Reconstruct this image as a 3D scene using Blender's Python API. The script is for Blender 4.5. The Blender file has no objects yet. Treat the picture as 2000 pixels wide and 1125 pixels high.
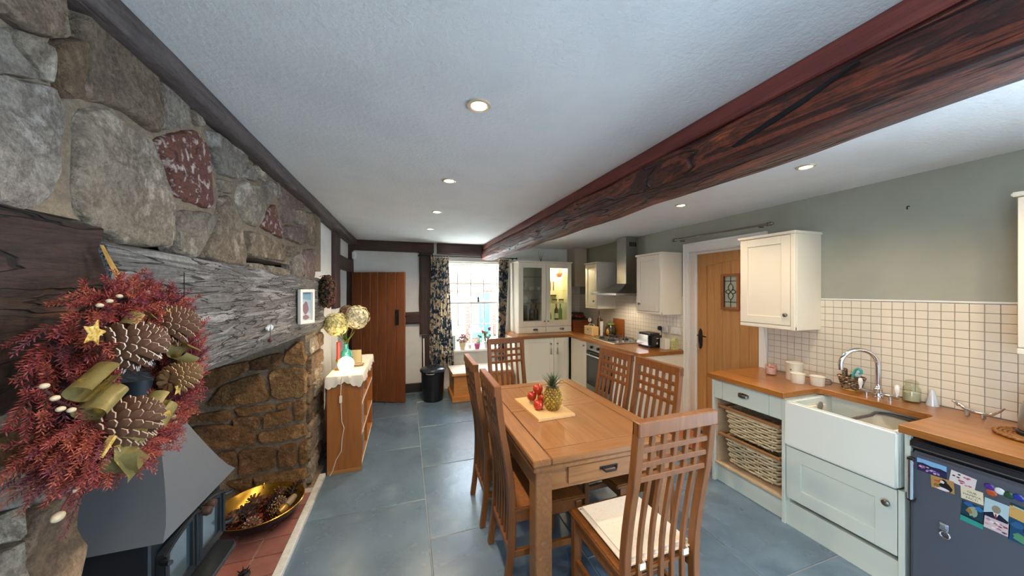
import bpy, bmesh, math, random
from math import sin, cos, pi, radians as RAD
from mathutils import Vector, Matrix, noise
R = random.Random(7)
SC = bpy.context.scene
COL = SC.collection
# ------------------------------------------------------------------ camera, world, light, exposure
cam_d = bpy.data.cameras.new('camera'); cam = bpy.data.objects.new('camera', cam_d); COL.objects.link(cam)
cam.location = (0, 0, 1.6); cam.rotation_euler = (RAD(90), 0, -math.atan(207 / 630))
cam_d.sensor_width = 36; cam_d.lens = 36 * 630 / 2000; cam_d.shift_y = 3.5 / 2000
cam_d.clip_start = .03
SC.camera = cam
SC.view_settings.view_transform = 'Standard'; SC.view_settings.look = 'None'
SC.view_settings.gamma = 1; SC.view_settings.use_curve_mapping = False
SC.view_settings.exposure = 1.62
SC.cycles.max_bounces = 9; SC.cycles.diffuse_bounces = 6; SC.cycles.glossy_bounces = 4
SC.cycles.transparent_max_bounces = 12; SC.cycles.transmission_bounces = 6
SC.cycles.use_denoising = True; SC.cycles.sample_clamp_indirect = 6; SC.cycles.caustics_reflective = False; SC.cycles.caustics_refractive = False
w = bpy.data.worlds.new('overcast_sky'); SC.world = w; w.use_nodes = True
w.node_tree.nodes['Background'].inputs[0].default_value = (.68, .80, 1.0, 1)
w.node_tree.nodes['Background'].inputs[1].default_value = 8.5
def portal(name, loc, rot, sx, sy):
    l = bpy.data.lights.new(name, 'AREA'); l.shape = 'RECTANGLE'; l.size = sx; l.size_y = sy; l.cycles.is_portal = True
    o = bpy.data.objects.new(name, l); COL.objects.link(o); o.location = loc; o.rotation_euler = rot
portal('sky_portal_back_window', (1.04, 5.62, 1.33), (RAD(-90), 0, 0), 1.0, 1.6)
portal('sky_portal_added_left_window', (-1.1, -.7, 1.48), (0, RAD(-90), 0), 1.35, .9)
portal('sky_portal_added_right_window', (3.4, -.775, 1.28), (0, RAD(90), 0), 1.95, 1.5)
sun_d = bpy.data.lights.new('sun', 'SUN'); sun_d.energy = 24; sun_d.angle = RAD(3); sun_d.color = (1, .98, .95)
sun = bpy.data.objects.new('sun', sun_d); COL.objects.link(sun); sun.rotation_euler = (RAD(-15), 0, 0)   # high, from over the houses opposite
DOWNLIGHT_W = 11.0
WARM = (1.0, .80, .56)
def spot(loc, watts, angle=150, blend=.7, col=WARM, name='downlight_lamp'):
    l = bpy.data.lights.new(name, 'SPOT'); l.energy = watts; l.spot_size = RAD(angle); l.spot_blend = blend; l.color = col; l.shadow_soft_size = .035
    o = bpy.data.objects.new(name, l); COL.objects.link(o); o.location = loc
    return o
def bulb(loc, watts, r=.03, col=WARM, name='bulb'):
    l = bpy.data.lights.new(name, 'POINT'); l.energy = watts; l.color = col; l.shadow_soft_size = r
    o = bpy.data.objects.new(name, l); COL.objects.link(o); o.location = loc
    return o
# ------------------------------------------------------------------ materials
def lin(c):
    if isinstance(c, str):
        c = [int(c[i:i + 2], 16) / 255 for i in (0, 2, 4)]
    return tuple((x / 12.92 if x <= .04045 else ((x + .055) / 1.055) ** 2.4) for x in c[:3]) + (1,)
def new(name):
    m = bpy.data.materials.new(name); m.use_nodes = True
    nt = m.node_tree; return m, nt, nt.nodes['Principled BSDF']
PL = {}
def plain(c, rough=.5, metal=0, emit=0, name=None, coat=0, spec=.5):
    k = (c, rough, metal, emit, coat, spec)
    if k in PL: return PL[k]
    m, nt, b = new(name or 'paint_' + c)
    b.inputs['Base Color'].default_value = lin(c); b.inputs['Roughness'].default_value = rough; b.inputs['Metallic'].default_value = metal
    b.inputs['Specular IOR Level'].default_value = spec
    if coat: b.inputs['Coat Weight'].default_value = coat; b.inputs['Coat Roughness'].default_value = .15
    if emit: b.inputs['Emission Color'].default_value = lin(c); b.inputs['Emission Strength'].default_value = emit
    # fine wear in the gloss
    n = nt.nodes.new('ShaderNodeTexNoise'); n.inputs['Scale'].default_value = 35
    tc = nt.nodes.new('ShaderNodeTexCoord'); nt.links.new(tc.outputs['Object'], n.inputs['Vector'])
    mr = nt.nodes.new('ShaderNodeMapRange'); mr.inputs['To Min'].default_value = max(0, rough - .06); mr.inputs['To Max'].default_value = min(1, rough + .06)
    nt.links.new(n.outputs['Fac'], mr.inputs['Value']); nt.links.new(mr.outputs['Result'], b.inputs['Roughness'])
    PL[k] = m; return m
def tex(name, cols, scale=(1, 1, 1), detail=8, rough=.6, bump=.2, bscale=None, dist=.02, kind='noise', distort=0, metal=0, tint=False, rand=True, pos=None, spec=.5, coat=0, big=0, nrough=.6, speck=0, crack=None):
    """noise (or wave) through a colour ramp; scale stretches it into grain; tint multiplies the object's own colour"""
    m, nt, b = new(name); N = nt.nodes.new; L = nt.links.new
    tc = N('ShaderNodeTexCoord'); mp = N('ShaderNodeMapping'); mp.inputs['Scale'].default_value = scale
    vec = tc.outputs['Object']
    if rand:
        oi = N('ShaderNodeObjectInfo'); ml = N('ShaderNodeVectorMath'); ml.operation = 'SCALE'; ml.inputs['Scale'].default_value = 37
        cb = N('ShaderNodeCombineXYZ')
        for i in range(3): L(oi.outputs['Random'], cb.inputs[i])
        L(cb.outputs[0], ml.inputs[0]); ad = N('ShaderNodeVectorMath'); L(vec, ad.inputs[0]); L(ml.outputs[0], ad.inputs[1]); vec = ad.outputs[0]
    L(vec, mp.inputs['Vector'])
    if kind == 'noise':
        t = N('ShaderNodeTexNoise'); t.inputs['Scale'].default_value = 1; t.inputs['Detail'].default_value = detail; t.inputs['Distortion'].default_value = distort; t.inputs['Roughness'].default_value = nrough
        fac = t.outputs['Fac']
    elif kind == 'wave':
        t = N('ShaderNodeTexWave'); t.inputs['Scale'].default_value = 1; t.inputs['Distortion'].default_value = distort; t.inputs['Detail'].default_value = detail; t.inputs['Detail Scale'].default_value = 1.5
        fac = t.outputs['Fac']
    else:
        t = N('ShaderNodeTexVoronoi'); t.inputs['Scale'].default_value = 1; fac = t.outputs['Distance']
    L(mp.outputs[0], t.inputs['Vector'])
    r = N('ShaderNodeValToRGB'); e = r.color_ramp.elements
    n = len(cols)
    pos = pos or [.28 + .44 * i / (n - 1) for i in range(n)]
    while len(e) < n: e.new(.5)
    for i, c in enumerate(cols): e[i].position = pos[i]; e[i].color = lin(c)
    L(fac, r.inputs[0]); out = r.outputs[0]
    if big:
        g = N('ShaderNodeTexNoise'); g.inputs['Scale'].default_value = big; g.inputs['Detail'].default_value = 3; L(vec, g.inputs['Vector'])
        hr = N('ShaderNodeMapRange'); hr.inputs['From Min'].default_value = .3; hr.inputs['From Max'].default_value = .7; hr.inputs['To Min'].default_value = .72; hr.inputs['To Max'].default_value = 1.18
        L(g.outputs['Fac'], hr.inputs['Value']); mx = N('ShaderNodeMix'); mx.data_type = 'RGBA'; mx.blend_type = 'MULTIPLY'; mx.inputs[0].default_value = 1
        L(out, mx.inputs[6]); L(hr.outputs[0], mx.inputs[7]); out = mx.outputs[2]
    if speck:
        g = N('ShaderNodeTexNoise'); g.inputs['Scale'].default_value = speck; g.inputs['Detail'].default_value = 6; g.inputs['Roughness'].default_value = .75; L(vec, g.inputs['Vector'])
        hr = N('ShaderNodeMapRange'); hr.inputs['From Min'].default_value = .33; hr.inputs['From Max'].default_value = .62; hr.inputs['To Min'].default_value = .66; hr.inputs['To Max'].default_value = 1.15
        L(g.outputs['Fac'], hr.inputs['Value']); mx = N('ShaderNodeMix'); mx.data_type = 'RGBA'; mx.blend_type = 'MULTIPLY'; mx.inputs[0].default_value = 1
        L(out, mx.inputs[6]); L(hr.outputs[0], mx.inputs[7]); out = mx.outputs[2]
    if tint:
        oi2 = N('ShaderNodeObjectInfo'); mx = N('ShaderNodeMix'); mx.data_type = 'RGBA'; mx.blend_type = 'MULTIPLY'; mx.inputs[0].default_value = 1
        L(out, mx.inputs[6]); L(oi2.outputs['Color'], mx.inputs[7]); out = mx.outputs[2]
    cf = None
    if crack:                                                       # hairline drying cracks along the grain
        m2 = N('ShaderNodeMapping'); m2.inputs['Scale'].default_value = crack; L(vec, m2.inputs['Vector'])
        g = N('ShaderNodeTexNoise'); g.inputs['Scale'].default_value = 1; g.inputs['Detail'].default_value = 3; g.inputs['Distortion'].default_value = .6; L(m2.outputs[0], g.inputs['Vector'])
        a1 = N('ShaderNodeMath'); a1.operation = 'SUBTRACT'; a1.inputs[1].default_value = .5; L(g.outputs['Fac'], a1.inputs[0]); a2 = N('ShaderNodeMath'); a2.operation = 'ABSOLUTE'; L(a1.outputs[0], a2.inputs[0])
        hr = N('ShaderNodeMapRange'); hr.inputs['From Min'].default_value = .003; hr.inputs['From Max'].default_value = .016; hr.inputs['To Min'].default_value = .16; hr.inputs['To Max'].default_value = 1; L(a2.outputs[0], hr.inputs['Value']); cf = hr.outputs[0]
        mx = N('ShaderNodeMix'); mx.data_type = 'RGBA'; mx.blend_type = 'MULTIPLY'; mx.inputs[0].default_value = 1; L(out, mx.inputs[6]); L(cf, mx.inputs[7]); out = mx.outputs[2]
    L(out, b.inputs['Base Color'])
    b.inputs['Metallic'].default_value = metal; b.inputs['Specular IOR Level'].default_value = spec
    if coat: b.inputs['Coat Weight'].default_value = coat; b.inputs['Coat Roughness'].default_value = .2
    rr = N('ShaderNodeMapRange'); rr.inputs['To Min'].default_value = max(0, rough - .08); rr.inputs['To Max'].default_value = min(1, rough + .08)
    L(fac, rr.inputs['Value']); L(rr.outputs[0], b.inputs['Roughness'])
    if bump:
        bp = N('ShaderNodeBump'); bp.inputs['Strength'].default_value = bump; bp.inputs['Distance'].default_value = dist
        if bscale:
            t2 = N('ShaderNodeTexNoise'); t2.inputs['Scale'].default_value = bscale; t2.inputs['Detail'].default_value = 9; t2.inputs['Roughness'].default_value = .65; L(vec, t2.inputs['Vector']); L(t2.outputs['Fac'], bp.inputs['Height'])
        elif cf:
            ad2 = N('ShaderNodeMath'); ad2.operation = 'ADD'; L(fac, ad2.inputs[0]); L(cf, ad2.inputs[1]); L(ad2.outputs[0], bp.inputs['Height'])
        else: L(fac, bp.inputs['Height'])
        L(bp.outputs[0], b.inputs['Normal'])
    return m
def thin_glass(name, tintc='ffffff', gloss=.08):
    m = bpy.data.materials.new(name); m.use_nodes = True; nt = m.node_tree; nt.nodes.clear(); N = nt.nodes.new; L = nt.links.new
    tr = N('ShaderNodeBsdfTransparent'); tr.inputs[0].default_value = lin(tintc); gl = N('ShaderNodeBsdfGlossy'); gl.inputs['Roughness'].default_value = .03
    fr = N('ShaderNodeLayerWeight'); fr.inputs[0].default_value = .5; pw = N('ShaderNodeMath'); pw.operation = 'POWER'; pw.inputs[1].default_value = 4; L(fr.outputs['Facing'], pw.inputs[0]); ad = N('ShaderNodeMath'); ad.operation = 'MULTIPLY_ADD'; ad.inputs[1].default_value = min(.7, gloss * 4); ad.inputs[2].default_value = .04; L(pw.outputs[0], ad.inputs[0]); ad.use_clamp = True
    mx = N('ShaderNodeMixShader'); L(ad.outputs[0], mx.inputs[0]); L(tr.outputs[0], mx.inputs[1]); L(gl.outputs[0], mx.inputs[2])
    o = N('ShaderNodeOutputMaterial'); L(mx.outputs[0], o.inputs[0]); return m
# ------------------------------------------------------------------ mesh helpers
WP = {}
def bm_(): return bmesh.new()
def bx(bm, x0, x1, y0, y1, z0, z1, bev=0, seg=1, mi=0):
    r = bmesh.ops.create_cube(bm, size=1, matrix=Matrix.Translation(((x0 + x1) / 2, (y0 + y1) / 2, (z0 + z1) / 2)) @ Matrix.Diagonal((abs(x1 - x0), abs(y1 - y0), abs(z1 - z0), 1)))
    vs = r['verts']; fs = set(f for v in vs for f in v.link_faces)
    for f in fs: f.material_index = mi
    if bev:
        es = list(set(e for v in vs for e in v.link_edges))
        bmesh.ops.bevel(bm, geom=es, offset=bev, segments=seg, affect='EDGES', clamp_overlap=True, material=-1)
    return bm
def box(x0, x1, y0, y1, z0, z1, bev=0, seg=1): return bx(bm_(), x0, x1, y0, y1, z0, z1, bev, seg)
def obar(bm, a, b, w, h, up=(0, 0, 1), mi=0):
    """rectangular bar from a to b"""
    a = Vector(a); b = Vector(b); d = (b - a).normalized(); s = d.cross(Vector(up))
    if s.length < 1e-4: s = d.cross(Vector((1, 0, 0)))
    s.normalize(); u = s.cross(d)
    vs = [bm.verts.new(p + s * i * w / 2 + u * j * h / 2) for p in (a, b) for i, j in ((-1, -1), (1, -1), (1, 1), (-1, 1))]
    for f in ((0, 1, 2, 3), (7, 6, 5, 4), (0, 4, 5, 1), (1, 5, 6, 2), (2, 6, 7, 3), (3, 7, 4, 0)):
        bm.faces.new([vs[i] for i in f]).material_index = mi
    return bm
def tube(bm, pts, r, seg=8, closed=False, cap=True, mi=0):
    pts = [Vector(p) for p in pts]; n = len(pts); rs = r if isinstance(r, (list, tuple)) else [r] * n
    rings = []; prev = None
    for i, p in enumerate(pts):
        a = pts[(i - 1) % n] if (closed or i > 0) else p; b = pts[(i + 1) % n] if (closed or i < n - 1) else p
        t = (b - a).normalized()
        if prev is None:
            x = t.cross(Vector((0, 0, 1)));  x = x if x.length > .05 else t.cross(Vector((1, 0, 0)))
        else: x = prev - t * prev.dot(t)
        x.normalize(); prev = x; y = t.cross(x)
        rings.append([bm.verts.new(p + (x * cos(2 * pi * k / seg) + y * sin(2 * pi * k / seg)) * rs[i]) for k in range(seg)])
    for i in range(n if closed else n - 1):
        A = rings[i]; B = rings[(i + 1) % n]
        for k in range(seg): bm.faces.new((A[k], A[(k + 1) % seg], B[(k + 1) % seg], B[k])).material_index = mi
    if cap and not closed:
        bm.faces.new(rings[0][::-1]).material_index = mi; bm.faces.new(rings[-1]).material_index = mi
    return bm
def lathe(bm, prof, c=(0, 0, 0), seg=24, mi=0, axis='Z', wob=None):
    """revolve (radius, height) pairs; radius 0 closes the end"""
    c = Vector(c); rings = []
    def P(x, y, z): return c + (Vector((x, y, z)) if axis == 'Z' else Vector((z, x, y)) if axis == 'X' else Vector((y, z, x)))
    for r, z in prof:
        if r < 1e-6: rings.append([bm.verts.new(P(0, 0, z))])
        else: rings.append([bm.verts.new(P(r * cos(2 * pi * k / seg) * (wob(k / seg) if wob else 1), r * sin(2 * pi * k / seg) * (wob(k / seg) if wob else 1), z)) for k in range(seg)])
    for A, B in zip(rings, rings[1:]):
        for k in range(seg):
            q = (k + 1) % seg
            if len(A) == 1 and len(B) == 1: continue
            f = (A[0], B[q], B[k]) if len(A) == 1 else (A[k], A[q], B[0]) if len(B) == 1 else (A[k], A[q], B[q], B[k])
            bm.faces.new(f).material_index = mi
    return bm
def prism(bm, poly, f0, f1, mi=0):
    """poly: 2D points; f0/f1 map (a,b) to the 3D near and far faces"""
    A = [bm.verts.new(f0(a, b)) for a, b in poly]; B = [bm.verts.new(f1(a, b)) for a, b in poly]; n = len(poly)
    bm.faces.new(A).material_index = mi; bm.faces.new(B[::-1]).material_index = mi
    for k in range(n): bm.faces.new((A[(k + 1) % n], A[k], B[k], B[(k + 1) % n])).material_index = mi
    return bm
def ball(bm, c, r, sc=(1, 1, 1), u=12, v=8, mi=0, rot=None):
    M = Matrix.Translation(c) @ (rot or Matrix.Identity(4)) @ Matrix.Diagonal((sc[0], sc[1], sc[2], 1))
    g = bmesh.ops.create_uvsphere(bm, u_segments=u, v_segments=v, radius=r, matrix=M)
    for f in set(f for q in g['verts'] for f in q.link_faces): f.material_index = mi
    return bm
def torus(bm, c, RR, r, n=24, seg=8, axis='Z', mi=0):
    c = Vector(c); pts = []
    for k in range(n):
        a = 2 * pi * k / n; x, y = RR * cos(a), RR * sin(a)
        pts.append(c + Vector({'Z': (x, y, 0), 'X': (0, x, y), 'Y': (x, 0, y)}[axis]))
    return tube(bm, pts, r, seg, closed=True, mi=mi)
def obj(name, bm, mats, parent=None, smooth=False, color=None, kind=None, label=None, angle=40):
    me = bpy.data.meshes.new(name)
    if parent is not None:
        bmesh.ops.translate(bm, verts=bm.verts, vec=-WP[parent.name])
    bmesh.ops.recalc_face_normals(bm, faces=bm.faces)
    bm.to_mesh(me); bm.free()
    for m in (mats if isinstance(mats, (list, tuple)) else [mats]): me.materials.append(m)
    if smooth:
        me.shade_smooth()
        me.set_sharp_from_angle(angle=RAD(angle))
    o = bpy.data.objects.new(name, me); COL.objects.link(o)
    WP[o.name] = Vector((0, 0, 0))
    if parent is not None: o.parent = parent; WP[o.name] = WP[parent.name].copy()
    if color: o.color = lin(color)
    if kind: o['kind'] = kind
    if label: o['label'] = label
    return o
def raw(name, verts, faces, mats, parent=None, smooth=False, fm=None, kind=None):
    me = bpy.data.meshes.new(name)
    off = WP[parent.name] if parent is not None else Vector((0, 0, 0))
    me.from_pydata([tuple(Vector(v) - off) for v in verts], [], faces)
    for m in (mats if isinstance(mats, (list, tuple)) else [mats]): me.materials.append(m)
    if fm: me.polygons.foreach_set('material_index', fm)
    if smooth: me.shade_smooth()
    o = bpy.data.objects.new(name, me); COL.objects.link(o); WP[o.name] = off.copy()
    if parent is not None: o.parent = parent
    if kind: o['kind'] = kind
    return o
def tag(o, label, cat, group=None, kind=None):
    o['label'] = label; o['category'] = cat
    if group: o['group'] = group
    if kind: o['kind'] = kind
    return o
def thing(name, label, cat, loc=(0, 0, 0), group=None):
    o = bpy.data.objects.new(name, None); COL.objects.link(o); o.location = loc; o.empty_display_size = .05
    WP[o.name] = Vector(loc); return tag(o, label, cat, group)
def struct(name, bm, m, **k):
    return obj(name, bm, m, kind='structure', **k)
def one(name, bm, m, label, cat, group=None, smooth=True, **k):
    return tag(obj(name, bm, m, smooth=smooth, **k), label, cat, group)
def place(root, loc, rz=0, sc=None):
    root.location = loc; root.rotation_euler = (0, 0, rz)
    if sc: root.scale = (sc,) * 3
    return root
def dup(root, label=None, group=None):
    r = root.copy(); COL.objects.link(r)
    if label: r['label'] = label
    if group: r['group'] = group
    for ch in list(root.children):
        c = ch.copy(); COL.objects.link(c); c.parent = r
        for g in list(ch.children):
            d = g.copy(); COL.objects.link(d); d.parent = c
    return r
def rod_pts(a, b, n): return [Vector(a).lerp(Vector(b), i / (n - 1)) for i in range(n)]
# shared materials
PLASTER = tex('white_plaster', ['d8d8d4', 'e6e5e0', 'dedcd6'], (3, 3, 3), rough=.9, bump=.25, bscale=14, dist=.01, rand=False)
CEIL = tex('embossed_ceiling_paper', ['d2d6d8', 'dde0e0', 'd6d9da'], (2, 2, 2), rough=.85, bump=.6, bscale=48, dist=.007, rand=False)
SAGE = tex('sage_green_paint', ['959586', '9f9f90', '9a9a8b'], (2, 2, 2), rough=.75, bump=.08, bscale=60, dist=.004, rand=False)
TIMB = tex('dark_timber', ['2a1d1a', '4a3530', '3a2926', '5a443c'], (18, 18, 2.2), rough=.65, bump=.5, dist=.01)
TIMBX = tex('dark_timber_horizontal', ['2a1a17', '4a2f29', '3a2522', '54392f'], (2.2, 18, 18), rough=.65, bump=.5, dist=.01)
TIMBY = tex('grey_oak_plate', ['2c2624', '5c5250', '443c3a', '786c68'], (18, 2.2, 18), rough=.7, bump=.8, dist=.02, speck=60, detail=11)
CREAM = plain('e6dcc8', .38, name='cream_cabinet_paint')
PALE = plain('cfd6cc', .35, name='pale_sage_cabinet_paint')
WHITEP = plain('e8e4dc', .4, name='white_gloss_paint')
CHROME = plain('d8d8d8', .12, 1, name='chrome')
STEEL = plain('b4b2ae', .32, 1, name='brushed_steel')
PEWTER = plain('8a857c', .3, 1, name='pewter')
BLACK = plain('141416', .35, name='black_plastic')
IRON = plain('1c1c1e', .5, .4, name='black_iron')
OAK = tex('oiled_oak_chairs', ['5e3613', '7c4a1e', '6c3f19', '8c582a'], (26, 26, 2.2), rough=.42, bump=.12, dist=.003)
OAKT = tex('oiled_oak_table', ['7c5232', '97693f', '885c38', 'a87b50'], (26, 2.0, 26), rough=.38, bump=.1, dist=.003, coat=.15)
WORKX = tex('oak_worktop', ['7e4818', 'a86c30', '945a24', 'ba7e44'], (34, 2.4, 34), big=2.5, rough=.3, bump=.08, dist=.003, coat=.3)
GLASS = thin_glass('window_glass', 'fbfffe')
# ------------------------------------------------------------------ room shell
XL, XR, YB, YN, ZC = -.80, 3.07, 5.30, -1.6, 2.335
GROUT = plain('8f9498', .8, name='floor_grout')
SLATE = tex('slate_floor', ['586c7e', '6c8192', '627688', '7c919e'], (2.2, 2.2, 2.2), detail=10, rough=.27, spec=.6, bump=.18, bscale=9, dist=.008, tint=True, big=1.3)
struct('sky_blocker_over_house', box(XL - 1, XR + .5, YN - .5, YB + .3, ZC + .16, 6.2), plain('8a7a6c', .9, name='sky_blocker_brown'))  # unseen block added above the ceiling to shade the facade across the street
floor = struct('floor', box(XL - 1.6, XR + .4, YN, YB + .02, -.12, -.004), GROUT)
cols = [-2.2, -.745, .143, 1.03, 1.89, 2.78, 3.45]
offs = [2.1, 2.549, 2.13, 2.57, 2.12, 2.6]
SL = ['f4f4f4', 'e4e8ea', 'ffffff', 'dfe2e0', 'ececf2']
for i in range(6):
    y = offs[i] - .885 * 5
    while y < YB:
        a, b = max(y, YN), min(y + .885, YB)
        if b - a > .05:
            obj('slate_tile', bx(bm_(), cols[i] + .003, cols[i + 1] - .003, a + .003, b - .003, -.03, 0 + R.uniform(-.0006, .0006), .003), SLATE, floor, color=R.choice(SL))
        y += .885
ceiling = struct('ceiling', box(XL - .2, XR + .2, YN - .2, YB + .2, ZC, ZC + .15), CEIL)
# right wall with its door opening
bm = bm_()
bx(bm, XR, XR + .25, -.05, 2.09, 0, ZC); bx(bm, XR, XR + .25, YN, -1.5, 0, ZC); bx(bm, XR, XR + .25, -1.5, -.05, 0, .3); bx(bm, XR, XR + .25, -1.5, -.05, 2.25, ZC); bx(bm, XR, XR + .25, 2.86, YB + .3, 0, ZC); bx(bm, XR, XR + .25, 2.09, 2.86, 2.03, ZC)
wall_right = struct('wall_right', bm, SAGE)
# back wall with its window opening
bm = bm_()
bx(bm, XL - .3, .53, YB, YB + .3, 0, ZC); bx(bm, 1.56, XR + .25, YB, YB + .3, 0, ZC); bx(bm, .53, 1.56, YB, YB + .3, 0, .60); bx(bm, .53, 1.56, YB, YB + .3, 2.08, ZC)
wall_back = struct('wall_back', bm, PLASTER)
# left wall past the chimney, with the doorway to a dark passage
bm = bm_()
bx(bm, XL - .2, XL, 3.35, 4.42, 0, ZC); bx(bm, XL - .2, XL, 4.42, 5.2, 1.93, ZC); bx(bm, XL - .2, XL, 5.2, YB, 0, ZC)
bx(bm, XL - .2, XL, -.3, .16, 0, ZC); bx(bm, XL - .2, XL, YN, -1.1, 0, ZC); bx(bm, XL - .2, XL, -1.1, -.3, 0, .8); bx(bm, XL - .2, XL, -1.1, -.3, 2.1, ZC)
wall_left = struct('wall_left', bm, PLASTER)
bm = bm_()
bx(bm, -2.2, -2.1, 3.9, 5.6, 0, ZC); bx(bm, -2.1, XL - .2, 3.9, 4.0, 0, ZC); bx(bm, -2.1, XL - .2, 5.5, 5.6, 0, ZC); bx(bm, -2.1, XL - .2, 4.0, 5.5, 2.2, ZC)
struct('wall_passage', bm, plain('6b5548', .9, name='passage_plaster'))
# solid near wall, behind the camera
bm = bm_()
bx(bm, XL - 1, XR + .25, YN - .2, YN, 0, ZC)
struct('wall_near', bm, PLASTER)
w3 = bpy.data.objects.new('added_window_right', None); COL.objects.link(w3); w3['kind'] = 'structure'; WP[w3.name] = Vector((0, 0, 0))  # unseen window added in the right wall to light the stone side
bm = bm_()
for y in (-1.5, -.80, -.10): bx(bm, XR + .08, XR + .14, y, y + .05, .3, 2.25)
for z in (.3, 2.2): bx(bm, XR + .08, XR + .14, -1.45, -.10, z, z + .05)
obj('window_frame', bm, WHITEP, w3)
for y in (-1.45, -.75): obj('pane', box(XR + .105, XR + .11, y, y + .65, .35, 2.2), GLASS, w3)
w4 = bpy.data.objects.new('added_window_left', None); COL.objects.link(w4); w4['kind'] = 'structure'; WP[w4.name] = Vector((0, 0, 0))  # unseen window added in the left wall for daylight on the kitchen fronts
bm = bm_()
for y in (-1.1, -.725, -.35): bx(bm, XL - .14, XL - .08, y, y + .05, .8, 2.1)
for z in (.8, 2.05): bx(bm, XL - .14, XL - .08, -1.05, -.35, z, z + .05)
obj('window_frame', bm, WHITEP, w4)
for y in (-1.05, -.675): obj('pane', box(XL - .115, XL - .11, y, y + .325, .85, 2.05), GLASS, w4)
# ------------------------------------------------------------------ sash window in the back wall
wb = bpy.data.objects.new('window_1', None); COL.objects.link(wb); wb['kind'] = 'structure'; WP[wb.name] = Vector((0, 0, 0))
bm = bm_()
bx(bm, .53, .575, 5.30, 5.50, .62, 2.08, .004); bx(bm, 1.515, 1.56, 5.30, 5.50, .62, 2.08, .004); bx(bm, .575, 1.515, 5.30, 5.50, 2.035, 2.08, .004)
bx(bm, .50, 1.59, 5.27, 5.30, 2.06, 2.165, .006)
obj('window_frame', bm, WHITEP, wb)
obj('window_sill', box(.52, 1.60, 5.19, 5.50, .595, .625, .006, 2), WHITEP, wb)
XS = [.60, .8225, 1.045, 1.2675, 1.49]
for y, z0, z1, nm in ((5.43, 1.365, 2.035, 'upper_sash'), (5.385, .625, 1.395, 'lower_sash')):
    bm = bm_()
    for x in (.575, 1.49): bx(bm, x, x + .03, y, y + .035, z0, z1, .003)
    bx(bm, .60, 1.49, y, y + .035, z1 - .035, z1, .003); bx(bm, .60, 1.49, y, y + .035, z0, z0 + (.035 if z0 > 1 else .06), .003)
    sash = obj(nm, bm, WHITEP, wb)
    zs = [z0 + .03, (z0 + z1) / 2 + .005, z1 - .03]
    bm = bm_()
    for x in XS[1:4]: bx(bm, x - .008, x + .008, y + .004, y + .032, z0 + .03, z1 - .03)
    bx(bm, .60, 1.49, y + .006, y + .030, zs[1] - .008, zs[1] + .008)
    obj('glazing_bar', bm, WHITEP, sash)
    for i in range(4):
        for k in range(2): obj('pane', box(XS[i] + .004, XS[i + 1] - .004, y + .016, y + .019, zs[k] + .004, zs[k + 1] - .004), GLASS, sash)
obj('sash_catch', lathe(bm_(), [(0, 0), (.02, 0), (.022, .02), (.012, .03), (.02, .06), (.008, .085), (0, .09)], (1.17, 5.40, 1.395), 12), BLACK, wb, smooth=True)
# ------------------------------------------------------------------ timbers let into the left and back walls
def rough_beam(sec, y0, y1, n, amp, fr, seed=0, axis='Y'):
    bm = bm_(); k = len(sec); rings = []
    for i in range(n + 1):
        y = y0 + (y1 - y0) * i / n; ring = []
        for a, b in sec:
            q = Vector((a * fr * 2, b * fr * 2, y * fr * .5 + seed)); d = noise.noise(q) * amp + noise.noise(q * 3.1) * amp * .35; e = noise.noise(q + Vector((31, 7, 3))) * amp
            p = (a + d, y, b + e) if axis == 'Y' else (y, a + d, b + e) if axis == 'X' else (a + d, b + e, y)
            ring.append(bm.verts.new(p))
        rings.append(ring)
    for A, B in zip(rings, rings[1:]):
        for j in range(k): bm.faces.new((A[j], A[(j + 1) % k], B[(j + 1) % k], B[j]))
    bm.faces.new(rings[0][::-1]); bm.faces.new(rings[-1])
    return bm
def rect_sec(a0, a1, b0, b1, c=.008, n=4):
    P = [(a0 + c, b0), (a1 - c, b0), (a1, b0 + c), (a1, b1 - c), (a1 - c, b1), (a0 + c, b1), (a0, b1 - c), (a0, b0 + c)]
    out = []
    for i, p in enumerate(P):
        q = P[(i + 1) % 8]; out.append(p)
        if i % 2 == 0:
            for t in range(1, n): out.append((p[0] + (q[0] - p[0]) * t / n, p[1] + (q[1] - p[1]) * t / n))
    return out
tr = 0
def timber(sec, a, b, axis, m, amp=.006, n=30, label='', name=None):
    global tr; tr += 1
    o = struct('trim_%d' % tr, rough_beam(sec, a, b, n, amp, 4, tr * 13, axis), m, smooth=True, angle=50)
    o['label'] = label; return o
timber(rect_sec(-.80, -.685, 2.262, 2.34), -1.58, 5.18, 'Y', TIMBY, .005, 80, 'long dark oak wall plate under the ceiling along the stone wall')
timber(rect_sec(-.82, -.755, 4.09, 4.37), 1.385, 2.262, 'Z', TIMB, .006, 20, 'dark oak door post on the left wall')
timber(rect_sec(-.82, -.757, 1.44, 1.57), 3.43, 4.09, 'Y', TIMBY, .008, 20, 'grey oak rail in the white left wall beside the stone chimney')
timber(rect_sec(-.82, -.752, 1.86, 2.03), 4.37, 5.29, 'Y', TIMB, .005, 20, 'dark oak head over the open doorway')
timber(rect_sec(-.82, -.74, 5.19, 5.31), 0, 2.262, 'Z', TIMB, .005, 30, 'dark oak post in the far left corner')
timber(rect_sec(5.18, 5.32, 2.185, 2.34), -.76, .415, 'X', TIMBX, .005, 30, 'dark oak wall plate over the plank door')
timber(rect_sec(5.18, 5.32, 2.175, 2.34), .465, 1.24, 'X', TIMBX, .005, 30, 'dark oak wall plate over the sash window')
timber(rect_sec(5.255, 5.32, 2.18, 2.34), .415, .465, 'X', WHITEP, .001, 3, 'white painted strip between the two wall plates')
timber(rect_sec(.20, .40, 5.245, 5.32), .90, 2.19, 'Z', TIMB, .012, 30, 'broad dark oak post left of the curtain')
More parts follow.
